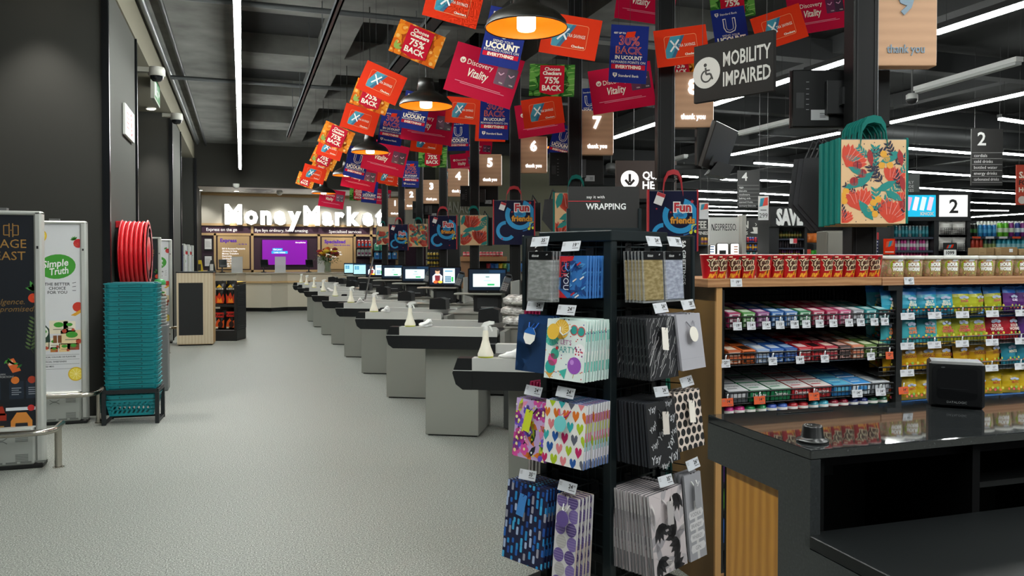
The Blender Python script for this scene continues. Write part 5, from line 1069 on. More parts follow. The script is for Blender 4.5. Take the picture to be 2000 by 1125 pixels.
# ================================================================== gift-wrap spinner
S0 = at(1192, 505, 3.22); S0.z = 0; A_ = .35
e1 = (FH-RT)/sqrt(2); e2 = (FH+RT)/sqrt(2); SCN = S0+(e1+e2)*(A_/2)
F1, F2 = CAMR-pi/4, CAMR+pi/4           # facing of the left and right sides
GRN = M('162023', .45, .3); GRD = M('0a0f10', .6, 0, 0, .25); TICK = M('c4c6cc', .45)
sp_t = thing('gift_wrap_stand', 'black four-sided wrapping stand full of gift bags in the middle of the picture', 'stand', SCN)
m = MB(); m.T = Matrix.Rotation(F1, 4, 'Z'); m.bx(-.26, .26, -.26, .26, 0, .1, GRD, .02); m.build('base', sp_t)
m = MB(); m.T = Matrix.Rotation(F1, 4, 'Z'); h_ = A_/2
for sx in (-1, 1):
    for sy in (-1, 1): m.bx(sx*h_-.02, sx*h_+.02, sy*h_-.02, sy*h_+.02, .1, 1.6, GRN, .003)
m.build('corner_posts', sp_t)
zt_ = 1.615
m = MB(); m.T = Matrix.Rotation(F1, 4, 'Z'); m.bx(-h_-.025, h_+.025, -h_-.025, h_+.025, zt_-.045, zt_, GRN, .004); m.build('top_cap', sp_t)
for a in (F1, F2, F1+pi, F2+pi):
    m = MB(); m.T = Matrix.Rotation(a, 4, 'Z'); m.bx(-h_+.02, h_-.02, -h_+.012, -h_+.016, .1, 1.57, GRD)
    for z in [.18+.065*i for i in range(22)]: m.bx(-h_+.02, h_-.02, -h_-.004, -h_+.0, z, z+.006, GRN)
    for i in range(8): m.bx(-.14+.04*i-.002, -.14+.04*i+.002, -h_, -h_+.004, .1, 1.57, GRN)
    for z in (.25, .66, .98, 1.3): m.bx(-h_+.01, h_-.01, -h_-.01, -h_+.01, z, z+.03, GRD)
    m.build('grid_panel', sp_t)
# header
m = MB(); m.T = Matrix.Rotation(CAMR, 4, 'Z'); hw, hh = .31/2, .195; Z = zt_+.003
m.bx(-hw, hw, -.012, .0, Z, Z+hh, M('211f1e', .5)); m.T = m.T @ Matrix.Translation((0, -.0125, Z))
m.text('say it with', -hw*.48, hh*.77, .0125, WHITE, 1, al='l', bold=.01, space=1.1); m.rect(-hw, hh*.665, -hw*.1, hh*.68, M('b32732', .5), 1); m.text('WRAPPING', -hw*.5, hh*.56, .027, WHITE, 1, al='l', bold=.02, sx=1.05, fit=hw*1.12); m.build('header_board', sp_t)
m = MB(); m.T = Matrix.Rotation(CAMR, 4, 'Z'); m.bx(-hw-.005, hw+.005, -.022, .01, zt_-.001, Z+.015, GRN, .002)
for s_ in (-1, 1): m.bx(s_*(hw+.0)-.006, s_*hw+.008, -.022, .01, Z, Z+.1, GRN, .002)
m.build('header_holder', sp_t)
# wing boards at both sides
def wing(px0, px1, D0, D1, y0a, y0b, y1a, y1b, side):
    a, b = at(px0, 505, D0), at(px1, 505, D1); d = b-a; L = math.hypot(d.x, d.y); ang = math.atan2(d.y, d.x)
    z1 = 1.5+(505-(y0a+y0b)/2)*(D0+D1)/2/FPX; z0 = 1.5-((y1a+y1b)/2-505)*(D0+D1)/2/FPX; c = (a+b)/2
    o = thing('w', 'w', 'w'); bpy.data.objects.remove(o)
    m = MB(); m.T = Matrix.Translation((c.x-SCN.x, c.y-SCN.y, 0)) @ Matrix.Rotation(ang, 4, 'Z'); m.bx(-L/2, L/2, 0, .014, z0, z1, GRN, .002); m.bx(-L/2+.012, L/2-.012, -.004, .002, z0+.012, z1-.012, M('1c1a19', .5))
    m.T = m.T @ Matrix.Translation((0, -.0045, 0)); m.text('SA GREETINGS', (L*.22 if side > 0 else -L*.1), z1-.115, .021, WHITE, 1, bold=.02, rot=-pi/2); m.build('wing_board', sp_t)
wing(1024, 1078, 3.36, 3.5, 461, 461, 604, 604, -1); wing(1300, 1353, 3.5, 3.36, 461, 461, 604, 604, 1)
FR_ = {'L': F1, 'R': F2, 'BL': F1-pi/2, 'BR': F2+pi/2}
def spt(face, s, q, z):
    """place on a side: s from the side's middle, viewer's right positive; q out from it"""
    a = FR_[face]; return SCN+Vector((cos(a), sin(a), 0))*s+Vector((sin(a), -cos(a), 0))*(h_+q)+Vector((0, 0, z))
hooks = []
def hook(face, s, z, L, price, face_t=True):
    a = FR_[face]; m = MB(); p = spt(face, s, 0, z)-SCN
    m.T = Matrix.Translation(p) @ Matrix.Rotation(a, 4, 'Z')
    for dx in (-.012, .012): m.tube([(dx, 0, 0), (dx, -L, .004), (dx, -L-.006, .018)], .0025, BLK, 5)
    m.bx(-.02, .02, -.004, .004, -.03, .05, BLK); m.tube([(0, 0, .04), (0, -L-.005, .045)], .0025, BLK, 5); o = m.build('hook', sp_t)
    if price:
        m = MB(); m.T = Matrix.Translation(p) @ Matrix.Rotation(a, 4, 'Z') @ Matrix.Translation((0, -L-.008, .055)) @ Matrix.Rotation(-.35, 4, 'X') @ Matrix.Rotation(RND.uniform(-.06, .06), 4, 'Y')
        w, h = .047, .021; m.bx(-w, w, 0, .002, -h, h, TICK); m.text(price[:-2], w*.62, .005, .016, INK, 1, al='r', bold=.03); m.text(price[-2:], w*.66, .009, .008, INK, 1, al='l')
        for q in range(3): m.rect(-w*.92, .012-.005*q, -w*.62, .0135-.005*q, M('777777'), 1)
        m.rect(w*.2, -.011, w*.88, -.0085, M('555555'), 1); m.build('price_ticket', o)
# ---- prints
def pat(name, m, w, h):
    r = random.Random(hash_(name)); m.clip = (-w/2, 0, w/2, h); R = m.rect; C = lambda c: M(c, .55)
    if name == 'navy': R(-w/2, 0, w/2, h, C('12345c'), 1); [m.disc(r.uniform(-.5, .5)*w, r.random()*h, r.uniform(.02, .05), C(r.choice(('143a66', '102f54'))), 2, 9) for i in range(14)]
    elif name == 'pink':
        R(-w/2, 0, w/2, h, C('a91550'), 1)
        for i in range(40): m.disc(r.uniform(-.5, .5)*w, r.random()*h, .008, C('e6b7c8'), 2, 6, .016, r.uniform(0, 3))
    elif name == 'party':
        R(-w/2, 0, w/2, h, C('e2ece8'), 1); m.disc(-w*.36, h*.72, w*.2, C('4fbfae'), 2, 16)
        for i in range(12): m.line([(-w*.36, h*.72), (-w*.36+w*.2*cos(i*.52), h*.72+w*.2*sin(i*.52))], .002, C('8fdccf'), 3)
        m.disc(-w*.12, h*.84, w*.19, C('e0b23c'), 3, 20)
        for i in range(16): m.line([(-w*.12, h*.84), (-w*.12+w*.17*cos(i*.393), h*.84+w*.17*sin(i*.393))], .0022, C('f6dc8a'), 4)
        for x in (.2, .38): m.disc(w*x, h*(.84-.1*(x-.2)), w*.1, C('d5595c'), 3, 14); m.disc(w*x, h*(.84-.1*(x-.2)), w*.08, C('2f9a92'), 4, 14)
        m.line([(w*.24, h*.85), (w*.34, h*.84)], .004, C('d5595c'), 4); m.text("LET'S", w*.02, h*.63, h*.08, C('a33d8a'), 3, bold=.0); m.text('PARTY', w*.02, h*.51, h*.105, C('3f9f97'), 3, bold=.0, fit=w*.5)
        m.dec([(-w*.45, h*.08), (-w*.34, h*.0), (-w*.22, h*.16), (-w*.42, h*.16)], C('d9a24e'), 2)
        for x, z, q, c in ((-.35, .2, .13, '2fa59b'), (-.3, .32, .12, 'd84d8c'), (-.25, .42, .11, '3aa08a')): m.disc(w*x, h*z, w*q, C(c), 3, 14)
        m.disc(-w*.2, h*.52, .007, C('d8303f'), 4, 9); m.disc(w*.26, h*.26, w*.17, C('9a55b8'), 3, 18, h*.14); m.disc(w*.2, h*.31, w*.05, C('c48ad9'), 4, 10); m.line([(w*.26, h*.12), (w*.24, h*.05)], .003, C('b59a5a'), 3)
        m.dec([(-w*.12, h*.14), (w*.08, h*.2), (w*.03, h*.02)], C('42b3a4'), 3); m.disc(w*.36, h*.5, w*.14, C('f4f2f4'), 2, 16)
        for i in range(40): m.disc(r.uniform(-.5, .5)*w, r.random()*h, .003, C(r.choice(('d8303f', '2a4b9c', 'e08a2c', '6c3a8c'))), 2, 6)
        for i in range(12): m.disc(w*.36+r.uniform(-.1, .1)*w, h*.5+r.uniform(-.08, .08)*h, .004, C(r.choice(('c8304f', '703a7c'))), 3, 6)
    elif name == 'marble':
        R(-w/2, 0, w/2, h, C('15161b'), 1)
        for i in range(70):
            x, z = r.uniform(-.6, .5)*w, r.random()*h; P = [(x, z)]
            for k in range(4): x += r.uniform(.1, .9)*.018; z += r.uniform(.4, 1)*.022; P.append((x, z))
            m.line(P, r.choice((.0008, .0012, .002)), C('c9c9c8'), 2)
    elif name == 'grey': R(-w/2, 0, w/2, h, C('a9a7ae'), 1); m.line([(-w/2, h*.2), (w/2, h*.2)], .001, C('97959c'), 2)
    elif name == 'floral':
        R(-w/2, 0, w/2, h, C('c7a8d8'), 1)
        for i in range(26): leafy(m, r.uniform(-.5, .5)*w, r.random()*h, .07, r.uniform(0, 6.3), C(r.choice(('1d1f2b', '2f8a3a', '22232f', 'e58ab0', 'e0782c', 'c7d236'))), 2)
        for i in range(22):
            x, z, c = r.uniform(-.5, .5)*w, r.random()*h, r.choice(('b02f97', '6650c4', 'd94fa0', '7a57cf')); q = r.uniform(.012, .02)
            for k in range(5): m.disc(x+q*cos(k*1.257), z+q*sin(k*1.257), q*.75, C(c), 3, 8)
            m.disc(x, z, q*.45, C('f2e6a0'), 4, 7)
        for i in range(26): m.disc(r.uniform(-.5, .5)*w, r.random()*h, .005, C(r.choice(('f0f0e8', 'd6dc3a'))), 5, 6)
    elif name == 'hearts':
        R(-w/2, 0, w/2, h, C('e8e6e2'), 1); cs = ('c21a60', 'd9711f', '1f56a0', 'a9c21f', '2fa9ad', '5d6070', 'df7f86')
        H = [(0, -.9), (.5, -.1), (.55, .45), (.32, .75), (.1, .55), (0, .2), (-.1, .55), (-.32, .75), (-.55, .45), (-.5, -.1)]
        for j in range(6):
            for i in range(5):
                x = -w*.45+w*.235*i+(w*.117 if j % 2 else 0); z = h*.07+h*.185*j; s = w*.125*r.uniform(.9, 1.1); c = C(cs[(i*3+j*2+i*j) % 7])
                P = [(x+s*a*1.15, z+s*b) for a, b in H]; m.dec(P[:6], c, 2); m.dec([P[0]]+P[5:], c, 2)
    elif name == 'yay':
        R(-w/2, 0, w/2, h, C('17171b'), 1)
        for x, z, s, a in ((-.3, .9, .1, .3), (.25, .95, .08, .1), (-.32, .62, .09, .7), (.3, .72, .13, .25), (-.05, .5, .12, .9), (.38, .5, .09, .6), (-.3, .34, .09, .5), (.22, .32, .12, 1.1), (-.28, .12, .13, .15), (.3, .1, .14, .5), (.0, -.02, .09, .1), (.0, .76, .08, -.2)): m.text('Yay!' if s < .1 else 'Yay', x*w, z*h, s*h, C('b9babd'), 2, shear=.3, rot=a, bold=.01)
    elif name == 'dots':
        R(-w/2, 0, w/2, h, C('d9c8bd'), 1)
        for j in range(9):
            for i in range(6): m.disc(-w*.5+w*.21*i+(w*.105 if j % 2 else 0), h*.02+h*.145*j, w*.085, C('141416'), 2, 14, w*.082)
    elif name == 'dash':
        R(-w/2, 0, w/2, h, C('10143a'), 1)
        for j in range(8):
            for i in range(10): x = -w*.47+w*.105*i+r.uniform(-.004, .004); z = h*.135*j-h*.03+(h*.07 if i % 2 else 0)+r.uniform(-.01, .01); l = h*r.uniform(.06, .12); m.dec(rrect(x-.006, z, x+.007, z+l, .004, 2), C(r.choice(('2089c8', '1c62b4', '3fa9dc', '1a4fa0', '9b9aa8', 'a8b8d8'))), 2)
    elif name == 'purple':
        R(-w/2, 0, w/2, h, C('d3cfd0'), 1)
        for j in range(7):
            for i in range(2):
                x, z = -w*.25+w*.5*i+w*.08*(j % 2), h*.05+h*.15*j; c = ('6a5596', '55427f', 'b4b0ae', '7c68a8')[(i+2*j) % 4]; m.disc(x, z, w*.24, C(c), 2, 18); 
                for k in range(4): m.line([(x-w*.2, z-w*.14+w*.09*k), (x+w*.2, z-w*.14+w*.09*k)], .002, C('9a8cb8' if c != 'b4b0ae' else 'c9c6c4'), 3)
    elif name == 'leaf':
        R(-w/2, 0, w/2, h, C('c4b9bb'), 1)
        for i in range(26): leafy(m, r.uniform(-.5, .5)*w, r.random()*h, .1, r.uniform(0, 6.3), C(r.choice(('a6a0a4', 'afa8ab', '9c979c', 'd6cecd'))), 2)
        for i in range(30): x, z, a = r.uniform(-.5, .5)*w, r.random()*h, r.uniform(0, 6.3); m.line([(x, z), (x+.05*cos(a), z+.05*sin(a))], .001, C('8f898e'), 3)
        for x, z, a in ((.34, .92, -1.9), (-.28, .62, -1.2), (.2, .42, 2.4), (-.36, .2, -.9), (.1, .02, .4), (.3, .33, 3.6)):
            for k in range(5): leafy(m, x*w, z*h, .075, a+.4*(k-2), C('1b191d'), 4)
    elif name == 'vodka':
        R(-w/2, 0, w/2, h, C('96959a'), 1); R(-w*.06, 0, w*.08, h*.68, C('c2bfc0'), 2)
        for i, t_ in enumerate(('VODKA', 'BRANDY', 'WHISKEY', 'GIN')): z = h*(.52-.13*i); m.dec([(-w*.36, z-.016), (w*.38, z-.012), (w*.46, z+.004), (w*.38, z+.02), (-w*.36, z+.016), (-w*.42, z)], C('c9c6c8'), 3); m.text(t_, 0, z+.002, .017, C('77767b'), 4, fit=w*.62)
    elif name == 'foryou':
        R(-w/2, 0, w/2, h, C('2f6fb4'), 1); m.dec([(-w/2, h), (w*.1, h), (-w*.12, h*.55), (-w/2, h*.45)], C('c1202c'), 2); m.dec([(-w/2, 0), (-w*.1, 0), (-w/2, h*.3)], C('c1202c'), 2)
        for i in range(26): leafy(m, r.uniform(-.2, .4)*w, r.uniform(0, .9)*h, .05, r.uniform(0, 6), C(r.choice(('1a4d94', '2360a8', '4f93cf', '163d78'))), 3)
        for i in range(10): x, z = r.uniform(-.3, .4)*w, r.random()*h; m.line([(x, z), (x+.02, z+.012)], .006, C(r.choice(('e8e4e0', 'c1202c', '5fa4da'))), 4)
        R(-w*.3, h*.22, -w*.02, h*.88, C('141a3e'), 5); m.text('FOR', -w*.2, h*.68, .03, C('c8404c'), 6, rot=-pi/2, fit=.07); m.text('YOU', -w*.13, h*.4, .03, C('d8dce8'), 6, rot=-pi/2, fit=.07); m.text('F', -w*.09, h*.78, .02, C('d8404c'), 6)
    elif name == 'green': R(-w/2, 0, w/2, h, C('1d7a63'), 1)
    elif name == 'silverbag':
        R(-w/2, 0, w/2, h, C('b7b1ad'), 1)
    m.clip = None
def hash_(s): return sum((i+3)*ord(c) for i, c in enumerate(s))
def bag(name, w, h, side, tagc=None, tagk=0, cord='d8d8d4', t=.012, edge='', tdx=0, tdz=0):
    m = MB(); m.e = .0005; sc = M(side, .5); V = []
    m.bx(-w/2, w/2, 0, t, 0, h, sc, .002)
    m.bx(-w/2+.001, w/2-.001, t*.3, t*.7, h-.001, h+.0015, M(edge.split()[0] if edge else side, .6))
    if edge:
        for q_, c_ in enumerate(edge.split()): z_ = h*q_/len(edge.split()); m.bx(w/2, w/2+.0008, t*.15, t*.6, z_, h*(q_+1)/len(edge.split()), M(c_, .6)); m.bx(-w/2-.0008, -w/2, t*.15, t*.6, z_, h*(q_+1)/len(edge.split()), M(c_, .6))
    pat(name, m, w, h); o = m.build('gift_bag'); cc = M(cord, .5)
    m = MB(); P = [(-w*.14, -.004, h-.03), (-w*.1, -.014, h-.05), (0, -.018, h-.062), (w*.1, -.014, h-.05), (w*.14, -.004, h-.03)]; m.tube(P, .003, cc, 6); m.build('cord_handle', o)
    if tagc:
        m = MB(); m.T = Matrix.Translation((-w*.03+tdx, -.022, h-.085+tdz)) @ Matrix.Rotation(.12, 4, 'Y') @ Matrix.Rotation(-.06, 4, 'X')
        g = M(tagc, .6); q = {0: rrect(-.021, -.045, .021, .045, .003), 1: [(.032*cos(i*pi/10), .032*sin(i*pi/10)) for i in range(20)], 2: [(.034*cos(i*pi/4+.4), .038*sin(i*pi/4+.4)) for i in range(8)]}[tagk]
        m.prism(q, 0, .0012, g)
        if tagk == 2: m.clip = (-.04, .008, .04, .05); m.dec(q, M('1d5fae', .5), 1); m.clip = None
        m.line([(0, .035), (.015, .055)], .003, cc, 2); m.build('gift_tag', o)
    return o
def hang(face, s, z, name, w, h, n, q0, gap, side, lab, grp, tilt=.09, price=None, **k):
    """a peg of n bags; q0: how far out the front one hangs"""
    a = FR_[face]; fr = None
    for i in range(n):
        q = q0-gap*i
        o = fr if i and False else None
        if i == 0: o = fr = bag(name, w, h, side, **k)
        elif i == 1:
            k2 = dict(k); k2['tagc'] = None; o = bk = bag(name, w, h, side, **k2)
        else: o = dup(bk)
        tl = tilt*(1-.4*i/max(1, n)); R3 = Matrix.Rotation(a+RND.uniform(-.02, .02), 3, 'Z') @ Matrix.Rotation(tl, 3, 'X') @ Matrix.Rotation(RND.uniform(-.012, .012), 3, 'Y')
        R3 = Matrix.Rotation(a+RND.uniform(-.02, .02), 3, 'Z') @ Matrix.Rotation(-tl, 3, 'X'); o.rotation_euler = R3.to_euler()
        o.location = spt(face, s+RND.uniform(-.003, .003), q, z)-R3@Vector((0, 0, h))
        tag(o, lab[0] if i == 0 else lab[1], 'gift bag', grp)
    hook(face, s, z-.015, q0-.005, price)
PRC = ('3599', '1999', '2499', '3899')
# top row: tissue packs and cards
def tissue(col, w=.125, h=.165, spk=False):
    m = MB(); g = speckle('tissue'+col, [(.4, col), (.7, {'8f9190': 'b9bbba', '9a875a': 'cdb98a', 'a9aec0': 'd9def0'}[col])], 30, .22, (1, 1, 3), .35)
    m.bx(-w/2, w/2, 0, .014, 0, h, g, .004); m.bx(-w/2-.006, w/2+.006, .004, .01, -.008, h+.035, M('d8dadb', .08, 0, 0, .5, .22)); o = m.build('tissue_pack')
    m = MB(); m.bx(-w/2, w/2, -.001, .012, h+.002, h+.034, M('121315', .25)); m.T = Matrix.Translation((0, -.0012, h+.018)); m.text('tissue', -w*.2, 0, .012, PAPER, 1, shear=.3); m.text('gift', w*.3, .004, .006, PAPER, 1); m.build('header_card', o); return o
def hang_t(face, s, z, col, n, q0, gap, lab, grp, price):
    a = FR_[face]; f = tissue(col)
    for i in range(n):
        o = f if i == 0 else dup(f); R3 = Matrix.Rotation(a+RND.uniform(-.03, .03), 3, 'Z') @ Matrix.Rotation(-.05, 3, 'X'); o.rotation_euler = R3.to_euler(); o.location = spt(face, s, q0-gap*i, z)-R3@Vector((0, 0, .2)); tag(o, lab[0] if i == 0 else lab[1], 'tissue paper', grp)
    hook(face, s, z-.015, q0-.005, price)
hang_t('L', -.055, 1.53, '8f9190', 3, .17, .02, ('silver grey tissue pack hanging front on the left wing side', 'grey tissue pack behind the front silver one on the left'), 'grey tissue packs', '3599')
hang('L', .07, 1.51, 'foryou', .165, .17, 7, .12, .018, '3a74b8', ('red and blue For You gift card bag at the front of its peg', 'red and blue For You card bag stacked behind the front one'), 'For You card bags', .04, '1999', cord='3a74b8')
hang_t('R', -.06, 1.53, '9a875a', 6, .13, .018, ('gold tissue pack at the front of its peg', 'gold tissue pack behind the front gold one'), 'gold tissue packs', '2499')
hang_t('R', .075, 1.53, 'a9aec0', 5, .14, .018, ('pale silver tissue pack at the front beside the gold ones', 'pale silver tissue pack behind the front one'), 'pale silver tissue packs', '3899')
# second row
hang('L', -.1, 1.262, 'navy', .19, .235, 3, .15, .02, '143a66', ('plain navy gift bag with a torn white and blue tag', 'plain navy gift bag behind the tagged one'), 'navy gift bags', .1, '2499', tagc='ebe8e2', tagk=2, cord='1d62c8')
hang('L', .085, 1.255, 'party', .21, .24, 9, .165, .018, 'a8cfc6', ("white Let's Party gift bag at the front of its peg", "Let's Party gift bag stacked behind the front one"), 'party gift bags', .1, '2499', tagc='e0b23c', tagk=1, edge='e2ece8 5fb5a6 e8e4e0 c8d8d4 6fb8ac e6ece8', tdx=-.045, tdz=.035)
hang('R', -.055, 1.262, 'marble', .2, .245, 10, .16, .016, '1b1c20', ('black gift bag with white veins and a blank cream tag', 'black veined gift bag stacked behind the tagged one'), 'black veined gift bags', .1, '2499', tagc='e4ddd4', cord='1b1c20')
hang('R', .13, 1.268, 'grey', .18, .23, 5, .17, .02, 'a3a1a8', ('plain pale grey gift bag with a round cream tag', 'plain grey gift bag behind the one with the round tag'), 'grey gift bags', .14, '2899', tagc='e8e1d6', tagk=1, cord='8d8b92')
# third row
hang('L', -.115, .905, 'floral', .2, .245, 4, .145, .02, '5c4a70', ('bright floral gift bag with a yellow tag', 'bright floral gift bag behind the yellow-tagged one'), 'floral gift bags', .12, '2499', tagc='c6cf2a', cord='1d1f2b')
hang('L', .085, .925, 'hearts', .215, .25, 9, .17, .018, 'b9b7c8', ('white gift bag of coloured hearts with a turquoise tag', 'gift bag of coloured hearts stacked behind the tagged one'), 'heart gift bags', .1, '2499', tagc='6fc5c6', tagk=1, cord='c02a6c', edge='2a5a9c d8d4dc 7fb5b5 c85f6c b0b428 b03a6c e6e4e2')
hang('R', -.055, .925, 'yay', .205, .25, 11, .165, .016, '22252b', ('black Yay lettered gift bag with a tall cream tag', 'black Yay lettered gift bag stacked behind the front one'), 'Yay gift bags', .1, '2499', tagc='c9c0b8', cord='141416')
hang('R', .13, .945, 'dots', .19, .24, 4, .165, .02, '8f857f', ('cream gift bag with large black dots and a cream tag', 'black dotted gift bag behind the front dotted one'), 'dotted gift bags', .12, '2499', tagc='e6ddd2', cord='141416')
# bottom row
hang('L', -.12, .555, 'dash', .235, .325, 8, .175, .018, '141a44', ('large navy gift bag with blue strokes and a blue tag', 'large navy gift bag with blue strokes behind the front one'), 'blue stroke gift bags', .12, '3599', tagc='3c7fc2', cord='152a6a', edge='10143a 2a6ab4 10143a 141a44 3a7ac0 10143a')
hang('L', .1, .55, 'purple', .115, .36, 5, .175, .022, 'aaa5aa', ('tall slim bottle bag with purple circles at the front', 'slim purple circle bottle bag behind the front one'), 'purple bottle bags', .1, '2499', tagc='5f4b8a', tagk=1, edge='c9b4a4 d3cfd0')
hang('R', -.06, .57, 'leaf', .235, .32, 12, .19, .016, '8f8b8e', ('large grey gift bag with black leaves at the front', 'large grey leaf gift bag stacked behind the front one'), 'grey leaf gift bags', .1, '3599', tagc='a8a2a2', tagk=0, cord='c9c2c2', edge='5f5d60 a9a6a8 8f8b8e b9b5b6')
hang('R', .14, .6, 'vodka', .125, .35, 3, .19, .022, '8a898e', ('slim grey bottle bag lettered vodka, brandy, whiskey and gin', 'slim grey bottle bag behind the lettered one'), 'bottle bags with arrow signs', .1, '2499', tagc='8b8a8e', cord='e6e4e2')
# bags on the two hidden sides that stick out past the corners
hang('BL', .06, 1.268, 'pink', .19, .235, 6, .15, .02, 'a91550', ('pink gift bag farthest out on the back left side', 'pink gift bag close behind the farthest pink one'), 'pink gift bags', .12, None, cord='d9a5b8')
hang('BL', .08, .95, 'pink', .17, .22, 4, .11, .02, 'a91550', ('pink gift bag low on the back left side', 'pink gift bag behind the low pink one'), 'low pink gift bags', .08, None, cord='d9a5b8')
hang('BL', .07, .655, 'silverbag', .16, .3, 5, .13, .02, 'b7b1ad', ('silver grey gift bag low on the back left side', 'silver grey gift bag behind the low silver one'), 'silver gift bags', .06, None)
hang('BR', -.06, .96, 'green', .18, .24, 5, .12, .02, '1d7a63', ('green gift bag on the back right side behind the dotted bags', 'green gift bag close to the front green one'), 'green gift bags', .08, None, cord='1d7a63')
hang('BR', -.06, .65, 'green', .18, .32, 5, .13, .02, '1c4a48', ('dark green gift bag low on the back right side', 'dark green gift bag close to the low front one'), 'dark green gift bags', .08, None, cord='1d7a63')
# ================================================================== dark desk and sweet shelves
GRAN = speckle('dark_granite', [(.3, '#17191a'), (.6, '#232526'), (.74, '#3a3c3d')], 160, .03, detail=2, spec=.8)
GRANS = speckle('dark_granite_side', [(.3, '#232627'), (.65, '#303334'), (.8, '#4a4c4d')], 160, .3, detail=2)
zc = 1.06; q0 = on(1583, 880, 2, zc); q1 = on(1382, 810, 2, zc); gx = (q0.x+q1.x)/2; gy0 = q0.y; gy1 = q1.y
t = thing('packing_desk', 'dark stone desk with an oak side panel and open black front', 'desk', (q0.x, gy0, 0), -.022); L = 2.2; d = gy1-gy0
za = zc-.125; zl = 1.5-(1047-505)*depth((gx, gy0, 1))/FPX
m = MB(); m.bx(0, L, 0, d, zc-.022, zc, GRAN, .002); m.build('stone_top', t)
m = MB(); m.bx(0, .028, 0, d, za, zc-.0223, GRANS); m.build('side_apron', t)
m = MB(); m.bx(0, .028, 0, .118, 0, za, GRANS); m.build('stone_leg', t)
m = MB(); m.bx(.01, .032, .118, d-.08, .02, za, ASH); m.build('oak_side_panel', t)
DK = M('060607', .6, 0, 0, .15)
m = MB(); m.bx(.032, L, d-.05, d-.035, .02, zc-.022, DK); m.bx(.032, L, .05, .08, zc-.055, zc-.022, DK); m.build('back_panel', t)
for x in (.03, .5, 1.0): m = MB(); m.bx(x, x+.024, .02, d-.05, .02, zc-.022, DK); m.build('divider', t)
m = MB(); m.bx(.53, 1.0, .1, d-.05, zl+.03, zl+.045, M('101112', .5)); m.build('inner_shelf', t)
m = MB(); m.T = Matrix.Translation((.27, d-.051, zl+.1)); m.ring(0, 0, .045, .005, M('202224', .3), 2, 30, .9, 5.4); m.bx(-.08, .11, -.004, 0, -.09, .1, M('101113', .35)); m.build('lock_plate', t)
m = MB(); m.bx(.0, L, -.55, .02, zl-.03, zl, M('101213', .4, 0, 0, .25), .002); m.build('lower_top', t)
m = MB(); m.bx(0, .028, -.53, 0, 0, zl-.031, GRANS); m.build('lower_side', t)
# scanner box on the desk
t = thing('scanner_unit', 'black boxy scanner with a glass window standing on the dark desk', 'scanner', on(1868, 797, 2, zc+.001), CAMR-.42)
w, h, dp = .145, .135, .105; K = M('121314', .35)
m = MB(); m.box((0, dp/2, h/2), (w, dp, h), K, .007); m.build('casing', t)
m = MB(); P = rrect(-w*.44, h*.07, w*.44, h*.92, .018); m.prism(P, -.008, 0, M('0c0d0e', .2)); m.build('front_bezel', t)
m = MB(); m.T = Matrix.Translation((0, -.0083, 0)); m.dec(rrect(-w*.36, h*.2, w*.36, h*.86, .012), M('050607', .04), 1); m.rect(-w*.3, h*.42, w*.2, h*.425, M('2a2d30', .2), 2); m.build('window', t)
m = MB(); m.T = Matrix.Translation((0, -.0083, 0)); m.text('DATALOGIC', 0, h*.135, h*.05, M('77797b'), 1, fit=w*.42); m.text('scan', -w*.25, h*.89, h*.03, M('77797b'), 1); m.build('lettering', t)
p = on(1598, 866, 2, zc); t = thing('desk_stopper', 'small round black stopper on the corner of the dark desk', 'stopper', (p.x, p.y+.02, zc))
m = MB(); m.lathe([(.037, 0), (.038, .003), (.037, .006), (.029, .009), (.026, .013), (.023, .037), (.021, .04), (.011, .04), (.01, .037), (0, .037)], M('0d0e0f', .3), n=32); m.build('body', t)
# ---- shelving unit with sweets
GX, GY, GT = 2.022, 3.05, 1.41; D0 = depth((GX, GY, 1)); gz = lambda y, yy=GY: 1.5-(y-505)*depth((GX+.5, yy, 1.2))/FPX
def gxx(px, yy=GY): return on(px, 560, 1, yy).x
XE = GX+3.6; DEP = .5
gl = thing('sweet_shelves', 'oak-topped black shelving unit of gum and sweets behind the dark desk', 'shelving', (GX, GY, 0))
lx = lambda px: gxx(px)-GX
m = MB(); m.bx(-.03, 0, 0, DEP, 0, 1.372, OLIVE); m.build('side_panel', gl)
m = MB(); m.bx(-.03, .0, -.012, 0, 0, 1.374, M('b98b55', .5)); m.build('side_edging', gl)
div = lx(1754); jn = lx(1716)
m = MB(); m.bx(-.08, jn, -.02, DEP+.02, 1.372, GT, OAK, .002); m.build('oak_top', gl)
m = MB(); m.bx(jn+.004, 3.6, -.02, DEP+.02, 1.37, GT, wood('oak2', '#92623f', '#b78a66', 2.6, (.35, 1, 7), .5, 3, 'Z'), .002); m.build('oak_top', gl)
m = MB(); m.bx(0, 3.6, DEP-.02, DEP, .1, 1.37, M('121314', .6)); m.build('back_panel', gl)
m = MB(); m.bx(0, 3.6, .0, DEP-.02, 0, .1, M('16171a', .5)); m.bx(0, 3.6, -.004, 0, .0, .085, OAK); m.build('plinth', gl)
m = MB(); m.bx(div-.018, div+.018, -.01, .03, .1, 1.36, BLK); m.bx(div-.07, div+.018, -.012, .02, 1.345, 1.372, BLK); m.build('upright', gl)
m = MB(); m.bx(.0, .02, .0, DEP, .1, 1.36, BLK); m.build('inner_side', gl)
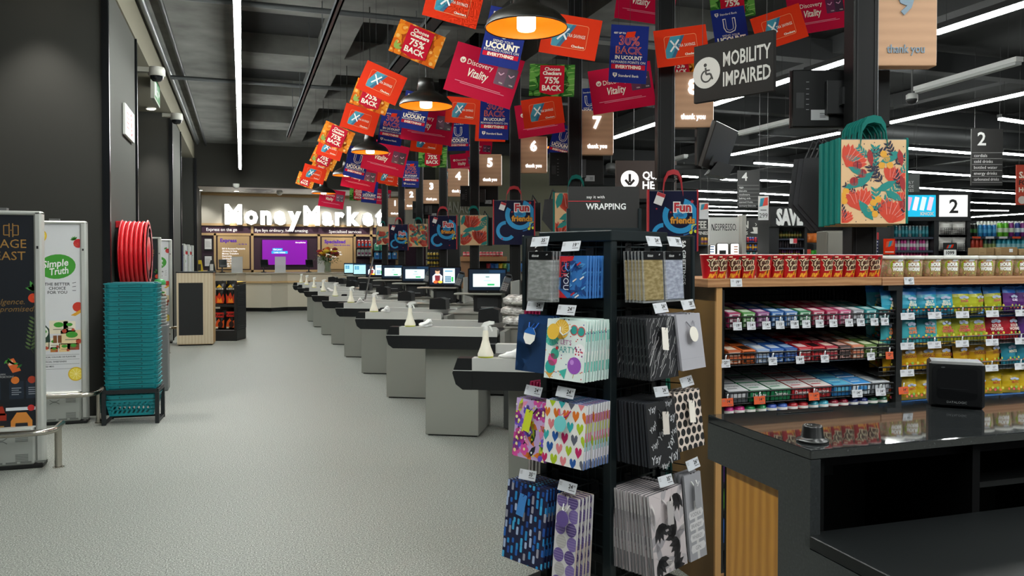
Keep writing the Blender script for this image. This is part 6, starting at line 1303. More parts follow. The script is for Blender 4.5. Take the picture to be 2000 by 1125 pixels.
def basket(x0, x1, z, dep, hf, hb=None, tilt=0.1):
    m = MB(); w = M('17181a', .35, .4); b = .0022; hb = hb or hf*2
    Y0 = -.005; zb = z+tilt*dep
    def bar(p, q, r=b): m.tube([p, q], r, w, 4)
    for zz in (0, hf*.5, hf): bar((x0, Y0, z+zz), (x1, Y0, z+zz), b*(1.6 if zz == hf else 1))
    for zz in (hb*.4, hb*.7, hb): bar((x0, dep, zb+zz), (x1, dep, zb+zz))
    n = int((x1-x0)/.022)
    for i in range(n+1):
        x = x0+(x1-x0)*i/n; bar((x, Y0, z), (x, Y0, z+hf), b*.8); bar((x, dep, zb), (x, dep, zb+hb), b*.8)
    for x in (x0, x1): bar((x, Y0, z+hf), (x, dep, zb+hb)); bar((x, Y0, z), (x, dep, zb))
    m.add([(x0, Y0, z), (x1, Y0, z), (x1, dep, zb), (x0, dep, zb)], [(0, 1, 2, 3)], M('131416', .5)); o = m.build('wire_basket', gl); return o
def ticket(par, x, z, price, w=.045, h=.036, orange=False, y=-.012, clipc=True):
    m = MB(); m.T = Matrix.Translation((x, y, z)) @ Matrix.Rotation(-.12, 4, 'X'); m.bx(-w/2, w/2, 0, .0015, -h/2, h/2, M('d8582c', .5) if orange else M('cfd0d6', .5))
    m.text(price[:-2], w*.22, h*.12, h*.36, INK, 1, al='r', bold=.03); m.text(price[-2:], w*.24, h*.2, h*.18, INK, 1, al='l'); 
    for q in range(3): m.rect(-w*.42, h*(.3-.1*q), -w*.2, h*(.33-.1*q), M('777777'), 1)
    m.rect(w*.0, -h*.3, w*.4, -h*.25, M('555555'), 1); m.rect(w*.05, -h*.38, w*.35, -h*.35, M('777777'), 1)
    if clipc: m.tube([(0, -.001, h/2), (0, -.004, h/2+.012), (.006, .0, h/2+.018)], .003, M('d8d9dc', .3), 5)
    m.build('price_ticket', par)
# section one: three wire baskets and the gum tubs
ROW = [(637, 612), (706, 682), (779, 752)]; zr_ = [gz(a) for a, b in ROW]
X1 = div-.03; r = random.Random(11)
bk = [basket(.022, X1, z, .36, .052, .1, .17) for z in zr_]
# gum packs: rows one and two
def slim(c0, c1, w, d, h, txt=None):
    m = MB(); m.bx(-w/2, w/2, 0, d, 0, h, M(c0, .35), .0015); m.T = Matrix.Translation((0, -.0005, 0)); m.rect(-w*.42, h*.2, w*.42, h*.8, M(c1, .4), 1); m.rect(-w*.2, h*.35, w*.3, h*.6, M(c0, .4), 2); m.T = Matrix.Translation((0, d/2, h+.0004)) @ Matrix.Rotation(-pi/2, 4, 'X'); m.rect(-w*.35, -d*.3, w*.35, d*.3, M(c1, .4), 1); return m
C1 = [('9a2a56', 'd9d2d6', 'plum'), ('4b8a3f', 'cfe0c8', 'green'), ('7a2f6f', 'd8bcd2', 'purple'), ('1f5aa0', 'bcd2ea', 'blue'), ('3d6fae', 'd6dde8', 'sky blue'), ('2a7a4d', 'c9dccf', 'dark green'), ('a83a55', 'e6ccd2', 'rose'), ('a3204a', 'd8a8b6', 'crimson'), ('c04f7a', 'ecd0da', 'pink'), ('8f8f95', 'd9dadf', 'grey'), ('2c8f95', 'c3e0e0', 'teal'), ('4aa9ad', 'd8ecec', 'aqua')]
nc = len(C1); cw = (X1-.05)/nc
for i, (c0, c1, cn) in enumerate(C1):
    f = slim(c0, c1, cw*.86, .075, .021).build('gum_pack'); k = 0
    for dd in range(4):
        for hh in range(3 if dd == 0 else 2):
            o = f if k == 0 else dup(f); k += 1; y = .004+.082*dd; z = zr_[0]+.17*y+.003+.0225*hh
            o.location = (GX+.036+cw*(i+.5), GY+y, z); o.rotation_euler = (.168, 0, r.uniform(-.03, .03)); tag(o, '%s gum pack in the %s stack from the oak end, top wire basket' % (cn, nth(i)), 'gum pack', 'gum packs in the %s stack of the top basket' % nth(i))
    ticket(bk[0], .036+cw*(i+.5)+r.uniform(-.01, .01), zr_[0]+.012, ('1999', '1499', '1499', '1599', '1899', '1699', '1699', '1699', '1699', '1899', '1899', '1899')[i])
C2 = [('b5562a', 'e8d0bc', 'orange'), ('c9622c', '2c1d18', 'orange and black'), ('8fa6c8', 'e6e9ee', 'pale blue'), ('2a5fae', 'cfd9ea', 'blue'), ('1d4a94', '9cb8e0', 'deep blue'), ('b32430', 'f0d0d0', 'red'), ('c43038', '2a1216', 'red and black'), ('a8283a', 'e8c4b8', 'dark red'), ('3a2a2a', 'd8a8a0', 'brown'), ('c97a5a', 'efe0d0', 'peach'), ('5d7a3a', 'd8e0b8', 'olive'), ('2e3a2a', 'c4d09a', 'dark olive')]
for i, (c0, c1, cn) in enumerate(C2):
    f = slim(c0, c1, cw*.9, .09, .03).build('mint_box')
    for k in range(6):
        dd, hh = k % 3, k//3; o = f if k == 0 else dup(f); y = .004+.1*dd; o.location = (GX+.036+cw*(i+.5), GY+y, zr_[1]+.17*y+.003+.031*hh); o.rotation_euler = (.168, 0, r.uniform(-.04, .04)); tag(o, '%s mint box in the %s stack from the oak end, middle wire basket' % (cn, nth(i)), 'mint box', 'mint boxes in the %s stack of the middle basket' % nth(i))
for x, pr, o_ in ((.02, '2799', 0), (.27, '2799', 0), (.42, '6499', 0), (.56, '2799', 0), (.83, '2799', 0), (1.06, '2799', 1)): ticket(bk[1], min(x, X1-.03), zr_[1]+.012, pr, orange=o_)
C3 = [('c9c9cc', '5f6268', 'white'), ('d0d2d2', '1f7a4d', 'white and green'), ('c9cfca', '1f7a4d', 'pale and green'), ('d6cfcf', 'b0232b', 'white and red'), ('dcd4d2', 'b0232b', 'pale and red'), ('5fb0d0', '1f6fae', 'light blue'), ('3f8fd0', 'dfe8f0', 'bright blue'), ('cfd2d6', '8a8d94', 'silver')]
cw3 = (X1-.05)/len(C3)
for i, (c0, c1, cn) in enumerate(C3):
    m = MB(); w = cw3*.92; m.bx(-w/2, w/2, 0, .1, 0, .055, M(c1, .4), .0015); m.bx(-w/2+.001, w/2-.001, .001, .099, .05, .0555, M(c0, .4)); m.T = Matrix.Translation((0, -.0005, 0)); m.text('Dentyne', 0, .03, .022, M('e8e6e4'), 1, bold=.02, fit=w*.7) if 0 < i < 5 else m.rect(-w*.35, .018, w*.35, .042, M(c0, .4), 1)
    m.T = Matrix.Translation((0, .05, .056)) @ Matrix.Rotation(-pi/2, 4, 'X'); m.rect(-w*.46, -.045, w*.46, .045, M(c0, .4), 1); m.text('Dentyne' if i < 5 else 'mints', 0, .012, .02, INK if i < 5 else WHITE, 2, fit=w*.7); m.rect(-w*.4, -.025, w*.1, -.015, M(c1, .4), 2)
    f = m.build('gum_carton')
    for k in range(3): o = f if k == 0 else dup(f); y = .004+.11*k; o.location = (GX+.036+cw3*(i+.5), GY+y, zr_[2]+.17*y+.003); o.rotation_euler = (.168, 0, r.uniform(-.02, .02)); tag(o, '%s gum carton, %s from the oak end of the lowest wire basket' % (cn, nth(i)), 'gum carton', 'gum cartons %s along the lowest basket' % nth(i))
for x, pr, o_ in ((.03, '1499', 1), (.2, '1499', 1), (.5, '1499', 1), (.75, '1499', 0), (.89, '1499', 0), (1.03, '1499', 1)): ticket(bk[2], x, zr_[2]+.012, pr, orange=o_, w=.06)
zg = gz(806)
m = MB(); m.bx(.02, X1, 0, .45, zg-.02, zg, BLK); m.build('shelf', gl)
C4 = ['c2247a', 'c2247a', '1f8a52', '1f8a52', '3a56b0', '3a62b8', 'b3202c', 'c22a30', '2a93a8', '3aa0b8', '8a1a30', '8a1a30', '1f2a6a', '1f2a6a', '1c5a40', '1c5a40']
NM = ['pink', 'pink', 'green', 'green', 'blue', 'blue', 'red', 'red', 'aqua', 'aqua', 'wine', 'wine', 'navy', 'navy', 'dark green', 'dark green']
cw4 = (X1-.04)/16; pf = {}
for i, c in enumerate(C4):
    if c not in pf:
        m = MB(); q = cw4*.47; m.lathe([(q*.8, 0), (q, .012), (q, .03), (q*.9, .044), (q*.5, .05), (0, .051)], M(c, .25), n=16); m.lathe([(q*.62, .049), (q*.5, .0508), (0, .052)], M('d9d4d2', .4), n=12); m.lathe([(q*1.005, .02), (q*1.01, .026), (q*1.005, .032)], M('e2dedb', .4), n=16, cap=False); pf[c] = m.build('gum_tub'); first = True
    else: first = False
    for k in range(4): o = pf[c] if (first and k == 0) else dup(pf[c]); o.location = (GX+.03+cw4*(i+.5), GY+.03+.075*k, zg+.001); tag(o, '%s round gum tub in the %s row from the oak end, bottom shelf' % (NM[i], nth(i)), 'gum tub', 'gum tubs in the %s row of the bottom shelf' % nth(i))
# lower shelf goods glimpsed between desk and oak side
for i, (y_, c, cn) in enumerate(((.78, '5b2f86', 'purple'), (.47, '2a62b0', 'blue'), (.62, '5a9a2e', 'green'))):
    z = (.48, .2, .36)[i]; m = MB(); m.bx(.02, X1, .02, .45, z-.02, z, BLK); m.build('shelf', gl); o = pillow(.12, .11, .05, c, seed=i).build('sweet_bag', None, (GX+.1, GY+.06, z), .2); tag(o, '%s sweet bag low on the shelves between the oak side and the desk' % cn, 'sweet bag')
# cups on the top
def cup():
    m = MB(); r0, r1, h = .031, .043, .105; RDM = M('b5141f', .35)
    m.lathe([(r0, 0), (r1, h-.003), (r1+.002, h), (r1, h+.002), (0, h+.002)], RDM, n=28); o = m.build('biscuit_cup')
    m = MB(); m.e = .0009; rr = lambda z: r0+(r1-r0)*z/h
    m.fn = lambda v: ((rr(v[2])-v[1])*sin(v[0]/.037), -(rr(v[2])-v[1])*cos(v[0]/.037), v[2])
    Y_ = M('d98f1c', .4); B = M('4a2412', .5); CR = M('f0e2bc', .5)
    m.dec([(-.03, .0), (-.005, 0), (.012, .018), (.012, .03), (-.015, .022)], Y_, 1); m.dec([(.0, .0), (.03, .0), (.034, .04), (.02, .055), (.01, .02)], Y_, 1); m.dec([(.016, .02), (.022, .02), (.03, .05), (.025, .052)], B, 2)
    for k in range(3): m.dec([(-.022+.008*k, .002), (-.018+.008*k, .002), (-.014+.008*k, .02), (-.019+.008*k, .02)], M('f0b83c'), 2)
    for dz, tx, dx in ((.074, 'Yan', 0), (.05, 'Yan', .006)):
        m.text(tx, dx, dz, .024, CR, 2, bold=.13, shear=.2, rot=.15); m.text(tx, dx, dz, .023, B, 3, bold=.045, shear=.2, rot=.15)
    m.rect(-.016, .032, .004, .036, CR, 2); m.disc(.026, .09, .009, B, 2, 10); m.rect(-.02, .094, -.006, .099, CR, 2); m.build('label', o)
    m = MB(); m.lathe([(r1+.001, h+.001), (r1, h+.004), (0, h+.004)], M('c9c3c0', .3, .3), n=28); m.build('foil_lid', o); return o
CUPX = [1386, 1403, 1433, 1460, 1490, 1515, 1540, 1562, 1587, 1610, 1630, 1655, 1680, 1705]
cu = cup()
for i, px in enumerate(CUPX):
    o = cu if i == 0 else dup(cu); yy = GY+.05+.012*(i % 3); o.location = (on(px, 520, 1, yy).x, yy, GT+.001); o.rotation_euler = (0, 0, -.42+RND.uniform(-.3, .45)); tag(o, '%s red biscuit cup from the oak end of the shelf top' % nth(i), 'cup', 'red biscuit cups on the shelf top')
WORM = speckle('jelly_sweets', [(.32, '#7a5a4c'), (.42, '#a8985c'), (.5, '#a06a60'), (.58, '#808452'), (.66, '#b89478')], 40, .4, detail=2)
def tub():
    m = MB(); r0, r1, h = .05, .058, .1; m.lathe([(r0, 0), (r0+.002, .004), (r1-.001, h-.012), (0, h-.012)], WORM, n=28); o = m.build('sweet_tub')
    m = MB(); m.lathe([(r1, h-.016), (r1+.005, h-.014), (r1+.005, h), (r1-.004, h+.004), (0, h+.004)], M('c9c8c2', .3), n=28); m.build('lid', o)
    m = MB(); m.e = .0009; rr = lambda z: r0+.001+(r1-r0)*z/h
    m.fn = lambda v: ((rr(v[2])-v[1])*sin(v[0]/.054), -(rr(v[2])-v[1])*cos(v[0]/.054), v[2])
    G = M('95a81c', .4); m.disc(0, .055, .036, G, 1, 20, .032); m.dec([(-.025, .004), (.03, .004), (.034, .05), (-.03, .05)], G, 1); m.text('SOUR', .002, .06, .017, WHITE, 2, bold=.07, fit=.054); m.text('WORMS', .002, .037, .017, WHITE, 2, bold=.07, fit=.056); m.rect(-.022, .012, .024, .018, M('d0dc80'), 2); m.disc(-.02, .07, .005, M('b3402c'), 2, 8); m.dec([(-.005, .075), (.022, .076), (.026, .084), (.004, .088)], M('c9cfd8'), 2); m.build('label', o); return o
tb = tub()
for i, px in enumerate([1742, 1778, 1814, 1849, 1884, 1919, 1955, 1989, 2024]):
    o = tb if i == 0 else dup(tb); yy = GY+.07; o.location = (on(px, 520, 1, yy).x, yy, GT+.001); o.rotation_euler = (0, 0, -.4+RND.uniform(-.2, .25)); tag(o, '%s tub of sour jelly worms counted from the red cups' % nth(i), 'tub', 'sour worm tubs on the shelf top')
ticket(gl, lx(1432), 1.392, '1999', .06, .036, y=-.024, clipc=False); ticket(gl, lx(1768), 1.392, '6599', .06, .036, y=-.024, clipc=False)
# section two: bags of sweets in wire baskets
X2_ = 2.3
def sweet(w, h, col, top, txt, tc, seed):
    m = pillow(w, h, .05, col, top, seed=seed); m.e = .0008; m.T = Matrix.Translation((0, -.027, 0)); [m.disc(q*w*.13, h*(.6+.03*(q == 0)), w*.11, M('b9c2dc', .4), 1, 10, h*.05) for q in (-1, 0, 1)]; m.text(txt[0], 0, h*.47, h*.095, M(tc, .4), 3, bold=.03, fit=w*.6)
    if len(txt) > 1: m.text(txt[1], 0, h*.36, h*.095, M(tc, .4), 3, bold=.03, fit=w*.62)
    for i in range(6): m.disc((i-2.5)*w*.13, h*.17+.01*(i % 2), w*.06, M(('d8703a', 'c9c04a', 'd04a5a', '7ab04a')[i % 4], .4), 1, 8)
    return m
rows2 = [(626, .06, [('39a3c0', '2a7fd0', ('JELLY', 'BEANS'), 'f0e8d0', 'turquoise')]*4+[('b7b92c', '2a7fd0', ('SOUR',), 'c23a5a', 'lime')]*3+[('5e2a78', '2a6fc8', ('GUMS',), 'e8d8f0', 'purple')]*3+[('d0662a', '2a7fd0', ('JELLY',), 'fff0d0', 'orange')]*2, .13),
         (687, .06, [('45aebb', '2a7fd0', ('WINE', 'GUMS'), 'e8783a', 'aqua')]*3+[('b5b82f', '2a7fd0', ('SOUR', 'WORMS'), 'd03a5a', 'lime')]*3+[('b51f2e', '2a6fc8', ('SOUR', 'WORMS'), 'e8d8d0', 'red')]*2+[('552a78', '2a6fc8', ('FRUIT',), 'e8e0d0', 'violet')]*2+[('2a6fb8', '2a7fd0', ('MIX',), 'f0e8d0', 'blue')]*2, .16),
         (742, .05, [('cf9d14', None, ('CHUCKLES',), '7a2a1c', 'yellow')]*7+[('2f8fa8', '5aa03a', ('MINTS',), 'f0e8d0', 'green-topped')]*3+[('cf9d14', None, ('CHUCKLES',), '7a2a1c', 'golden')]*2, .15),
         (800, .0, [('c9a818', None, ('NUTS',), 'b3202c', 'mustard')]*12, .12)]
RN = ['top', 'second', 'third', 'lowest']
for ri, (yb, hf, items, hgt) in enumerate(rows2):
    z = gz(yb); b_ = basket(div+.02, X2_, z, .3, max(.04, hf*.7), .09, .12) if hf else None
    b0 = basket(div-.12, div-.02, z, .3, .04, .09, .12) if hf else None
    if not b_: m = MB(); m.bx(div, X2_, 0, .45, z-.02, z, M('2a62b0', .5)); m.build('shelf', gl)
    n = len(items); w = (X2_-div+.06)/n; pf = {}
    for i, it in enumerate(items):
        key = it[4]
        for k in range(2):
            if key not in pf: o = pf[key] = sweet(w*1.04, hgt, it[0], it[1], it[2], it[3], ri*9+i).build('sweet_bag')
            else: o = dup(pf[key])
            y = .04+.09*k; o.location = (GX+div-.06+w*(i+.5)+RND.uniform(-.006, .006), GY+y+RND.uniform(-.006, .006), z+.12*y+.006 if hf else z+.003); o.rotation_euler = (-.12, RND.uniform(-.05, .05), RND.uniform(-.2, .2))
            tag(o, '%s sweet bag %s the %s row of the sweet section' % (key, 'at the front of' if k == 0 else 'standing behind the front in', RN[ri]), 'sweet bag', '%s sweet bags %s the %s row' % (key, 'fronting' if k == 0 else 'at the back of', RN[ri]))
    if hf:
        for x, pr in ((.05, '1199'), (.22, '1199'), (.40, '1199'), (.6, '1199'), (.8, '1899'), (1.05, '1899'), (1.3, '1199')): ticket(b_, div+x, z+.008, pr, .085, .034)
# ================================================================== shop floor beyond the lanes
class Bay:
    """a fixture square to the camera axis, standing on the floor at depth D"""
    def __init__(s, pxc, D, name, label, cat, group=None):
        p = at(pxc, 505, D); s.c = pxc; s.D = D; s.t = thing(name, label, cat, (p.x, p.y, 0), CAMR, group); s.base = Vector((p.x, p.y, 0))
    def x(s, px): return (px-s.c)*s.D/FPX
    def z(s, y): return 1.5-(y-505)*s.D/FPX
    def part(s, name, px0, px1, y0, y1, ya, yb, mat, b=0):
        m = MB(); m.bx(s.x(px0), s.x(px1), ya, yb, s.z(y1) if y1 is not None else 0, s.z(y0), mat, b); return m.build(name, s.t)
    def pt(s, px, y, dy=0): v = Matrix.Rotation(CAMR, 3, 'Z') @ Vector((s.x(px), dy, 0)); return s.base+v+Vector((0, 0, s.z(y)))
def can(col, top, w, h, band=None, taper=.8):
    m = MB(); r = w/2; m.lathe([(r*.85, 0), (r, h*.03), (r, h*.86), (r*taper, h*.95), (r*taper*.95, h), (0, h)], M(col, .3, .2), n=14)
    m.lathe([(r*taper, h*.951), (r*taper*1.02, h*.98), (r*taper*.9, h*1.01), (0, h*1.005)], M(top, .3, .5), n=14)
    if band: m.lathe([(r*1.01, h*.3), (r*1.015, h*.45), (r*1.01, h*.6)], M(band, .4), n=14, cap=False)
    return m
def row(b, kind, px0, px1, n, yb, yt, cols, dy, lab, grp, cat='can', band=None, taper=.8, top='c9c9c9', shp='can'):
    w = (b.x(px1)-b.x(px0))/n; h = (yb-yt)*b.D/FPX; pf = {}
    for i in range(n):
        c = cols[i % len(cols)] if len(cols) <= n else cols[i]
        if c not in pf:
            if shp == 'can': mm = can(c, top, min(w*.94, .09 if kind != 'jar' else .12), h, band, taper)
            else: mm = pillow(w*1.05, h, .06, c, None, seed=i)
            o = pf[c] = mm.build(kind)
        else: o = dup(pf[c])
        o.location = b.pt(px0+(px1-px0)*(i+.5)/n, yb, dy)+Vector((0, 0, .002)); o.rotation_euler = (0, 0, CAMR)
        tag(o, lab, cat, grp)
K1 = M('1d1e20', .5); SHF = M('3c4150', .4, .3)
# --- aisle end two
b = Bay(1812, 9.8, 'aisle_end_unit', 'black aisle end unit with a blue drinks advert and white number two', 'shelving')
b.part('back_panel', 1735, 1890, 378, None, .45, .5, K1)
b.part('side_panel', 1735, 1742, 378, None, -.05, .45, K1); b.part('middle_panel', 1819, 1828, 378, None, -.06, .45, K1); b.part('side_panel', 1884, 1890, 378, None, -.05, .45, K1)
b.part('header_frame', 1735, 1890, 376, 382, -.07, .1, K1); b.part('header_frame', 1735, 1890, 424, 432, -.07, .1, K1)
m = MB(); x0, x1, z0, z1 = b.x(1742), b.x(1821), b.z(425), b.z(382); m.bx(x0, x1, -.065, -.04, z0, z1, BLK); m.T = Matrix.Translation((0, -.066, 0)); m.rect(x0, z0, x1, z1, M('0f93b5', .4, 0, .5), 1)
for i in range(5):
    cx = b.x(1752+14*i); c = M(('c98aa8', 'c98aa8', 'd8c2cc', 'b9d6e0', 'c9b0c0')[i], .4, 0, .4); P = [(cx-.03, z0+.09), (cx+.025, z0+.08), (cx+.06, z1-.03), (cx+.005, z1-.02)]; m.dec(P, c, 2)
m.text('KNOX', x1-.02, z0+.045, .04, WHITE, 3, al='r', bold=.06); m.build('drinks_advert', b.t)
m = MB(); x0, x1, z0, z1 = b.x(1828), b.x(1882), b.z(424), b.z(382); m.bx(x0, x1, -.075, -.04, z0, z1, M('dcdbd8', .5, 0, .35)); m.T = Matrix.Translation((0, -.076, 0)); m.text('2', (x0+x1)/2, (z0+z1)/2, .17, INK, 1, bold=.02); m.build('number_panel', b.t)
for y in (463, 489): b.part('shelf', 1742, 1819, y, y+4, -.04, .45, SHF)
b.part('shelf', 1742, 1819, 515, 519, -.04, .45, SHF)
row(b, 'drink_can', 1744, 1818, 11, 463, 441, ['1f6a74', '266f7c', '7a8a90'], .06, 'teal can on the upper shelf of the aisle end unit', 'teal cans', band='3a8a96')
row(b, 'drink_pack', 1744, 1818, 12, 489, 467, ['c23a8a', 'd04a98', '9a9a9e'], .06, 'pink can on the middle shelf of the aisle end unit', 'pink cans', band='d8d4d8')
row(b, 'drink_can', 1744, 1818, 12, 515, 493, ['b8306a', 'c93a78'], .06, 'crimson can on the lowest visible shelf of the aisle end unit', 'crimson cans')
for y0, y1 in ((432, 459), (463, 491)):
    m = MB(); xa, xb, za, zb = b.x(1834), b.x(1882), b.z(y1), b.z(y0+14); w = M('1a1b1c', .4, .4)
    for i in range(13): x = xa+(xb-xa)*i/12; m.tube([(x, -.12, za), (x, -.12, zb)], .003, w, 4)
    for k in range(5): z = za+(zb-za)*k/4; m.tube([(xa, .1, z), (xa, -.12, z), (xb, -.12, z), (xb, .1, z)], .003, w, 4)
    m.bx(xa, xb, -.12, .2, za, za+.004, w); m.build('wire_basket', b.t)
    for i in range(2):
        o = pillow((xb-xa)*.55, (y1-y0)*b.D/FPX*.95, .12, 'cfcdc8', 'dedcd8', seed=i+y0).build('crisp_bag', None, b.pt(1845+26*i, y1, -.01)+Vector((0, 0, .006)), CAMR); tag(o, 'white snack bag in the %s wire basket under the number two panel' % ('upper' if y0 < 450 else 'lower'), 'bag', 'white bags in the %s wire basket' % ('upper' if y0 < 450 else 'lower'))
m = MB(); m.bx(-.08, .08, 0, .01, 0, .16, BLACK); m.T = Matrix.Translation((0, -.001, 0)); m.rect(-.075, .005, .075, .075, WHITE, 1); m.text('1099', 0, .04, .04, INK, 2, bold=.03); m.dec([(-.045, .09), (.03, .1), (.045, .14), (-.03, .13)], OR, 1); m.dec([(-.03, .093), (0, .097), (.02, .138), (-.01, .134)], M('2b8ea6'), 2)
o = m.build('price_sign', None, b.pt(1838, 500, -.2), CAMR); tag(o, 'small black and white price sign standing below the number two panel', 'sign')
st = m = MB(); m.bx(-.012, .012, .0, .012, 0, b.z(500), BLACK); s_ = m.build('post', o); s_.location = (0, .002, -b.z(500))
# --- energy drinks wall on the right
b = Bay(1960, 11.5, 'drinks_shelving', 'long black shelving of energy drinks right of the number two panel', 'shelving')
b.part('back_panel', 1890, 2060, 428, None, .5, .55, K1)
for y in (462, 491): b.part('shelf', 1886, 2060, y, y+4, -.02, .5, SHF)
for i in range(6): m = MB(); x = b.x(1905+26*i); m.bx(x-.06, x+.06, -.026, -.02, b.z(466), b.z(462), M('d8502c' if i % 3 == 0 else 'd8d8dc', .5)); m.build('price_strip', b.t)
row(b, 'drink_can', 1888, 1916, 3, 462, 437, ['141816', '101310'], .1, 'black can with green mark on the top drinks shelf', 'black top-shelf cans', band='2c6a2a', top='8a8f8a')
row(b, 'drink_can', 1917, 1953, 4, 462, 438, ['2a86b8', '2f7fc0'], .1, 'blue can on the top drinks shelf', 'blue top-shelf cans', band='4aa3d0')
row(b, 'drink_can', 1955, 1988, 3, 462, 434, ['6ac02a', '5cb030', '7a2a78'], .1, 'green or purple tall can on the top drinks shelf', 'tall top-shelf cans', band='c9d8c0'); row(b, 'drink_can', 1990, 2020, 3, 462, 434, ['2a3f8a', '7a2a78', '24367a'], .1, 'dark blue tall can at the edge of the top drinks shelf', 'dark tall cans', band='c9d8e0')
row(b, 'drink_bottle', 1930, 2040, 16, 462, 431, ['dfe4d8', 'e4e6dc'], .3, 'white capped bottle behind the cans on the top drinks shelf', 'white capped bottles')
row(b, 'drink_can', 1888, 1902, 2, 491, 466, ['131714', '101310'], .1, 'black can on the lower drinks shelf', 'black lower-shelf cans', band='2c6a2a', top='8a8f8a'); row(b, 'drink_can', 1903, 1927, 3, 491, 466, ['c0402c', 'c8452c'], .1, 'red can on the lower drinks shelf', 'red lower-shelf cans')
row(b, 'drink_can', 1928, 1952, 3, 491, 466, ['2c5a4a', '20304a'], .1, 'dark green can on the lower drinks shelf', 'dark lower-shelf cans', band='8a9a5a'); row(b, 'drink_can', 1953, 2020, 7, 491, 466, ['1f8fa8', '2a9ab0', '3fa8bc'], .1, 'cyan can on the lower drinks shelf', 'cyan lower-shelf cans', band='9ad0d8')
# cartons on a low table in front
b = Bay(1960, 8.6, 'carton_table', 'low black table of brown cartons in front of the drinks shelving', 'table')
b.part('table_top', 1890, 2050, 499, 503, -.2, .3, K1)
for px in (1893, 2046): b.part('leg', px-3, px+3, 503, None, -.15, .25, K1)
CB = M('9a7b52', .7); CB2 = M('a88a60', .7)
for i, (a, c, y) in enumerate(((1896, 1912, 484), (1912, 1929, 484), (1930, 1940, 485), (1939, 1974, 483), (1975, 1990, 486), (1990, 2010, 487))):
    w = b.x(c)-b.x(a); h = (499-y)*b.D/FPX; m = MB(); m.bx(-w*.49, w*.49, 0, .2, 0, h, CB if i % 2 else CB2, .004); m.bx(-.004, .004, -.001, .2, h-.002, h+.001, M('c9b48a', .4)); m.T = Matrix.Translation((0, -.001, 0)); m.rect(w*.02, h*.4, w*.22, h*.8, PAPER, 1) if i == 3 else m.rect(-w*.3, h*.3, w*.2, h*.36, M('7a6040'), 1)
    o = m.build('carton', None, b.pt((a+c)/2, 499, -.14+.02*(i % 2)), CAMR); tag(o, '%s brown carton from the drinks end of the low black table' % nth(i) if i != 3 else 'widest brown carton with a white label on the low black table', 'carton', 'brown cartons on the low table')
# --- SAVE bay
b = Bay(1545, 12.8, 'save_bay', 'black shelving bay under big white SAVE lettering', 'shelving')
b.part('back_panel', 1500, 1612, 404, None, .5, .55, K1); b.part('side_panel', 1500, 1519, 404, None, -.05, .5, K1); b.part('side_panel', 1569, 1574, 404, None, -.05, .5, K1)
m = MB(); m.bx(b.x(1500), b.x(1612), -.09, .1, b.z(444), b.z(404), K1, .01); m.build('header', b.t)
m = MB(); m.T = Matrix.Translation((b.x(1537), -.092, b.z(424))); m.text('SAVE', 0, 0, .25, WHITE, 1, bold=.05, fit=b.x(1562)-b.x(1511), ext=.03); m.build('lettering', b.t)
m = MB(); m.bx(b.x(1575), b.x(1612), -.1, -.091, b.z(442), b.z(425), PAPER); m.build('white_sign', b.t)
for y in (466, 484, 505): b.part('shelf', 1519, 1569, y, y+3, -.02, .5, SHF)
row(b, 'oil_bottle', 1520, 1569, 9, 466, 451, ['2c3a24', '3a2f1c', '1f2f22'], .08, 'dark bottle on the top shelf under SAVE', 'dark bottles under the lettering', 'bottle', band='9a8a3a', taper=.4, top='1a1a1a')
row(b, 'drink_bottle', 1520, 1569, 10, 484, 471, ['3a3236', '4a4248', '2e2a30'], .08, 'dark red bottle on the second shelf under SAVE', 'second shelf bottles', 'bottle', taper=.4, top='a9a9ae')
row(b, 'cordial_bottle', 1520, 1566, 10, 505, 488, ['6a3a7a', '5a2f2a', '8a3a6a'], .08, 'purple or brown bottle on the third shelf under SAVE', 'third shelf bottles', 'bottle', band='c9b82c', taper=.4, top='c04a4a')
row(b, 'snack_bag', 1575, 1616, 3, 474, 456, ['d8722c', 'e07a2c'], .0, 'orange snack bag on the rack right of the SAVE bay', 'orange snack bags', 'bag', shp='bag'); row(b, 'snack_bag', 1582, 1614, 3, 505, 489, ['3aa02c', '44a834'], .0, 'green snack bag on the rack right of the SAVE bay', 'green snack bags', 'bag', shp='bag')
for y in (474, 505): b.part('shelf', 1574, 1616, y, y+2, -.08, .3, K1)
for i, (px, y, c) in enumerate(((1548, 471, 'd8404c'), (1575, 492, 'cf4a3a'))): b.part('price_card', px-7, px+7, y-5, y+5, -.03, -.022, M('e8e4e2', .5)); b.part('price_card', px, px+7, y-5, y+4, -.034, -.03, M(c, .5))
# --- grey cabinet and price stand by the near pole
b = Bay(1631, 9.0, 'grey_cabinet', 'plain grey steel cabinet showing above the red cups', 'cabinet'); b.part('body', 1614, 1649, 451, None, 0, .3, M('918d84', .5), .006)
b.part('door', 1616, 1647, 454, 640, -.012, 0, M('97938a', .5), .003)
b = Bay(1708, 8.2, 'book_stand', 'narrow stand with a red top and dark blue books behind the nearest pole', 'stand'); b.part('side', 1697, 1708, 452, None, 0, .2, M('8f8b82', .5)); b.part('back', 1708, 1742, 445, None, .1, .2, K1)
b.part('red_label', 1708, 1716, 454, 468, -.0, .02, M('c02a30', .5))
for i in range(4): o = MB(); hb = 6.2*b.D/FPX; o.bx(-.02, .02, 0, .1, 0, hb*.92, M('1d2a66', .5), .002); o.T = Matrix.Translation((0, -.001, 0)); o.rect(-.012, hb*.3, .012, hb*.6, PAPER, 1); o = o.build('book', None, b.pt(1712, 475+6.2*i, .0), CAMR); tag(o, '%s dark blue booklet down the narrow stand' % nth(i), 'booklet', 'blue booklets on the narrow stand')
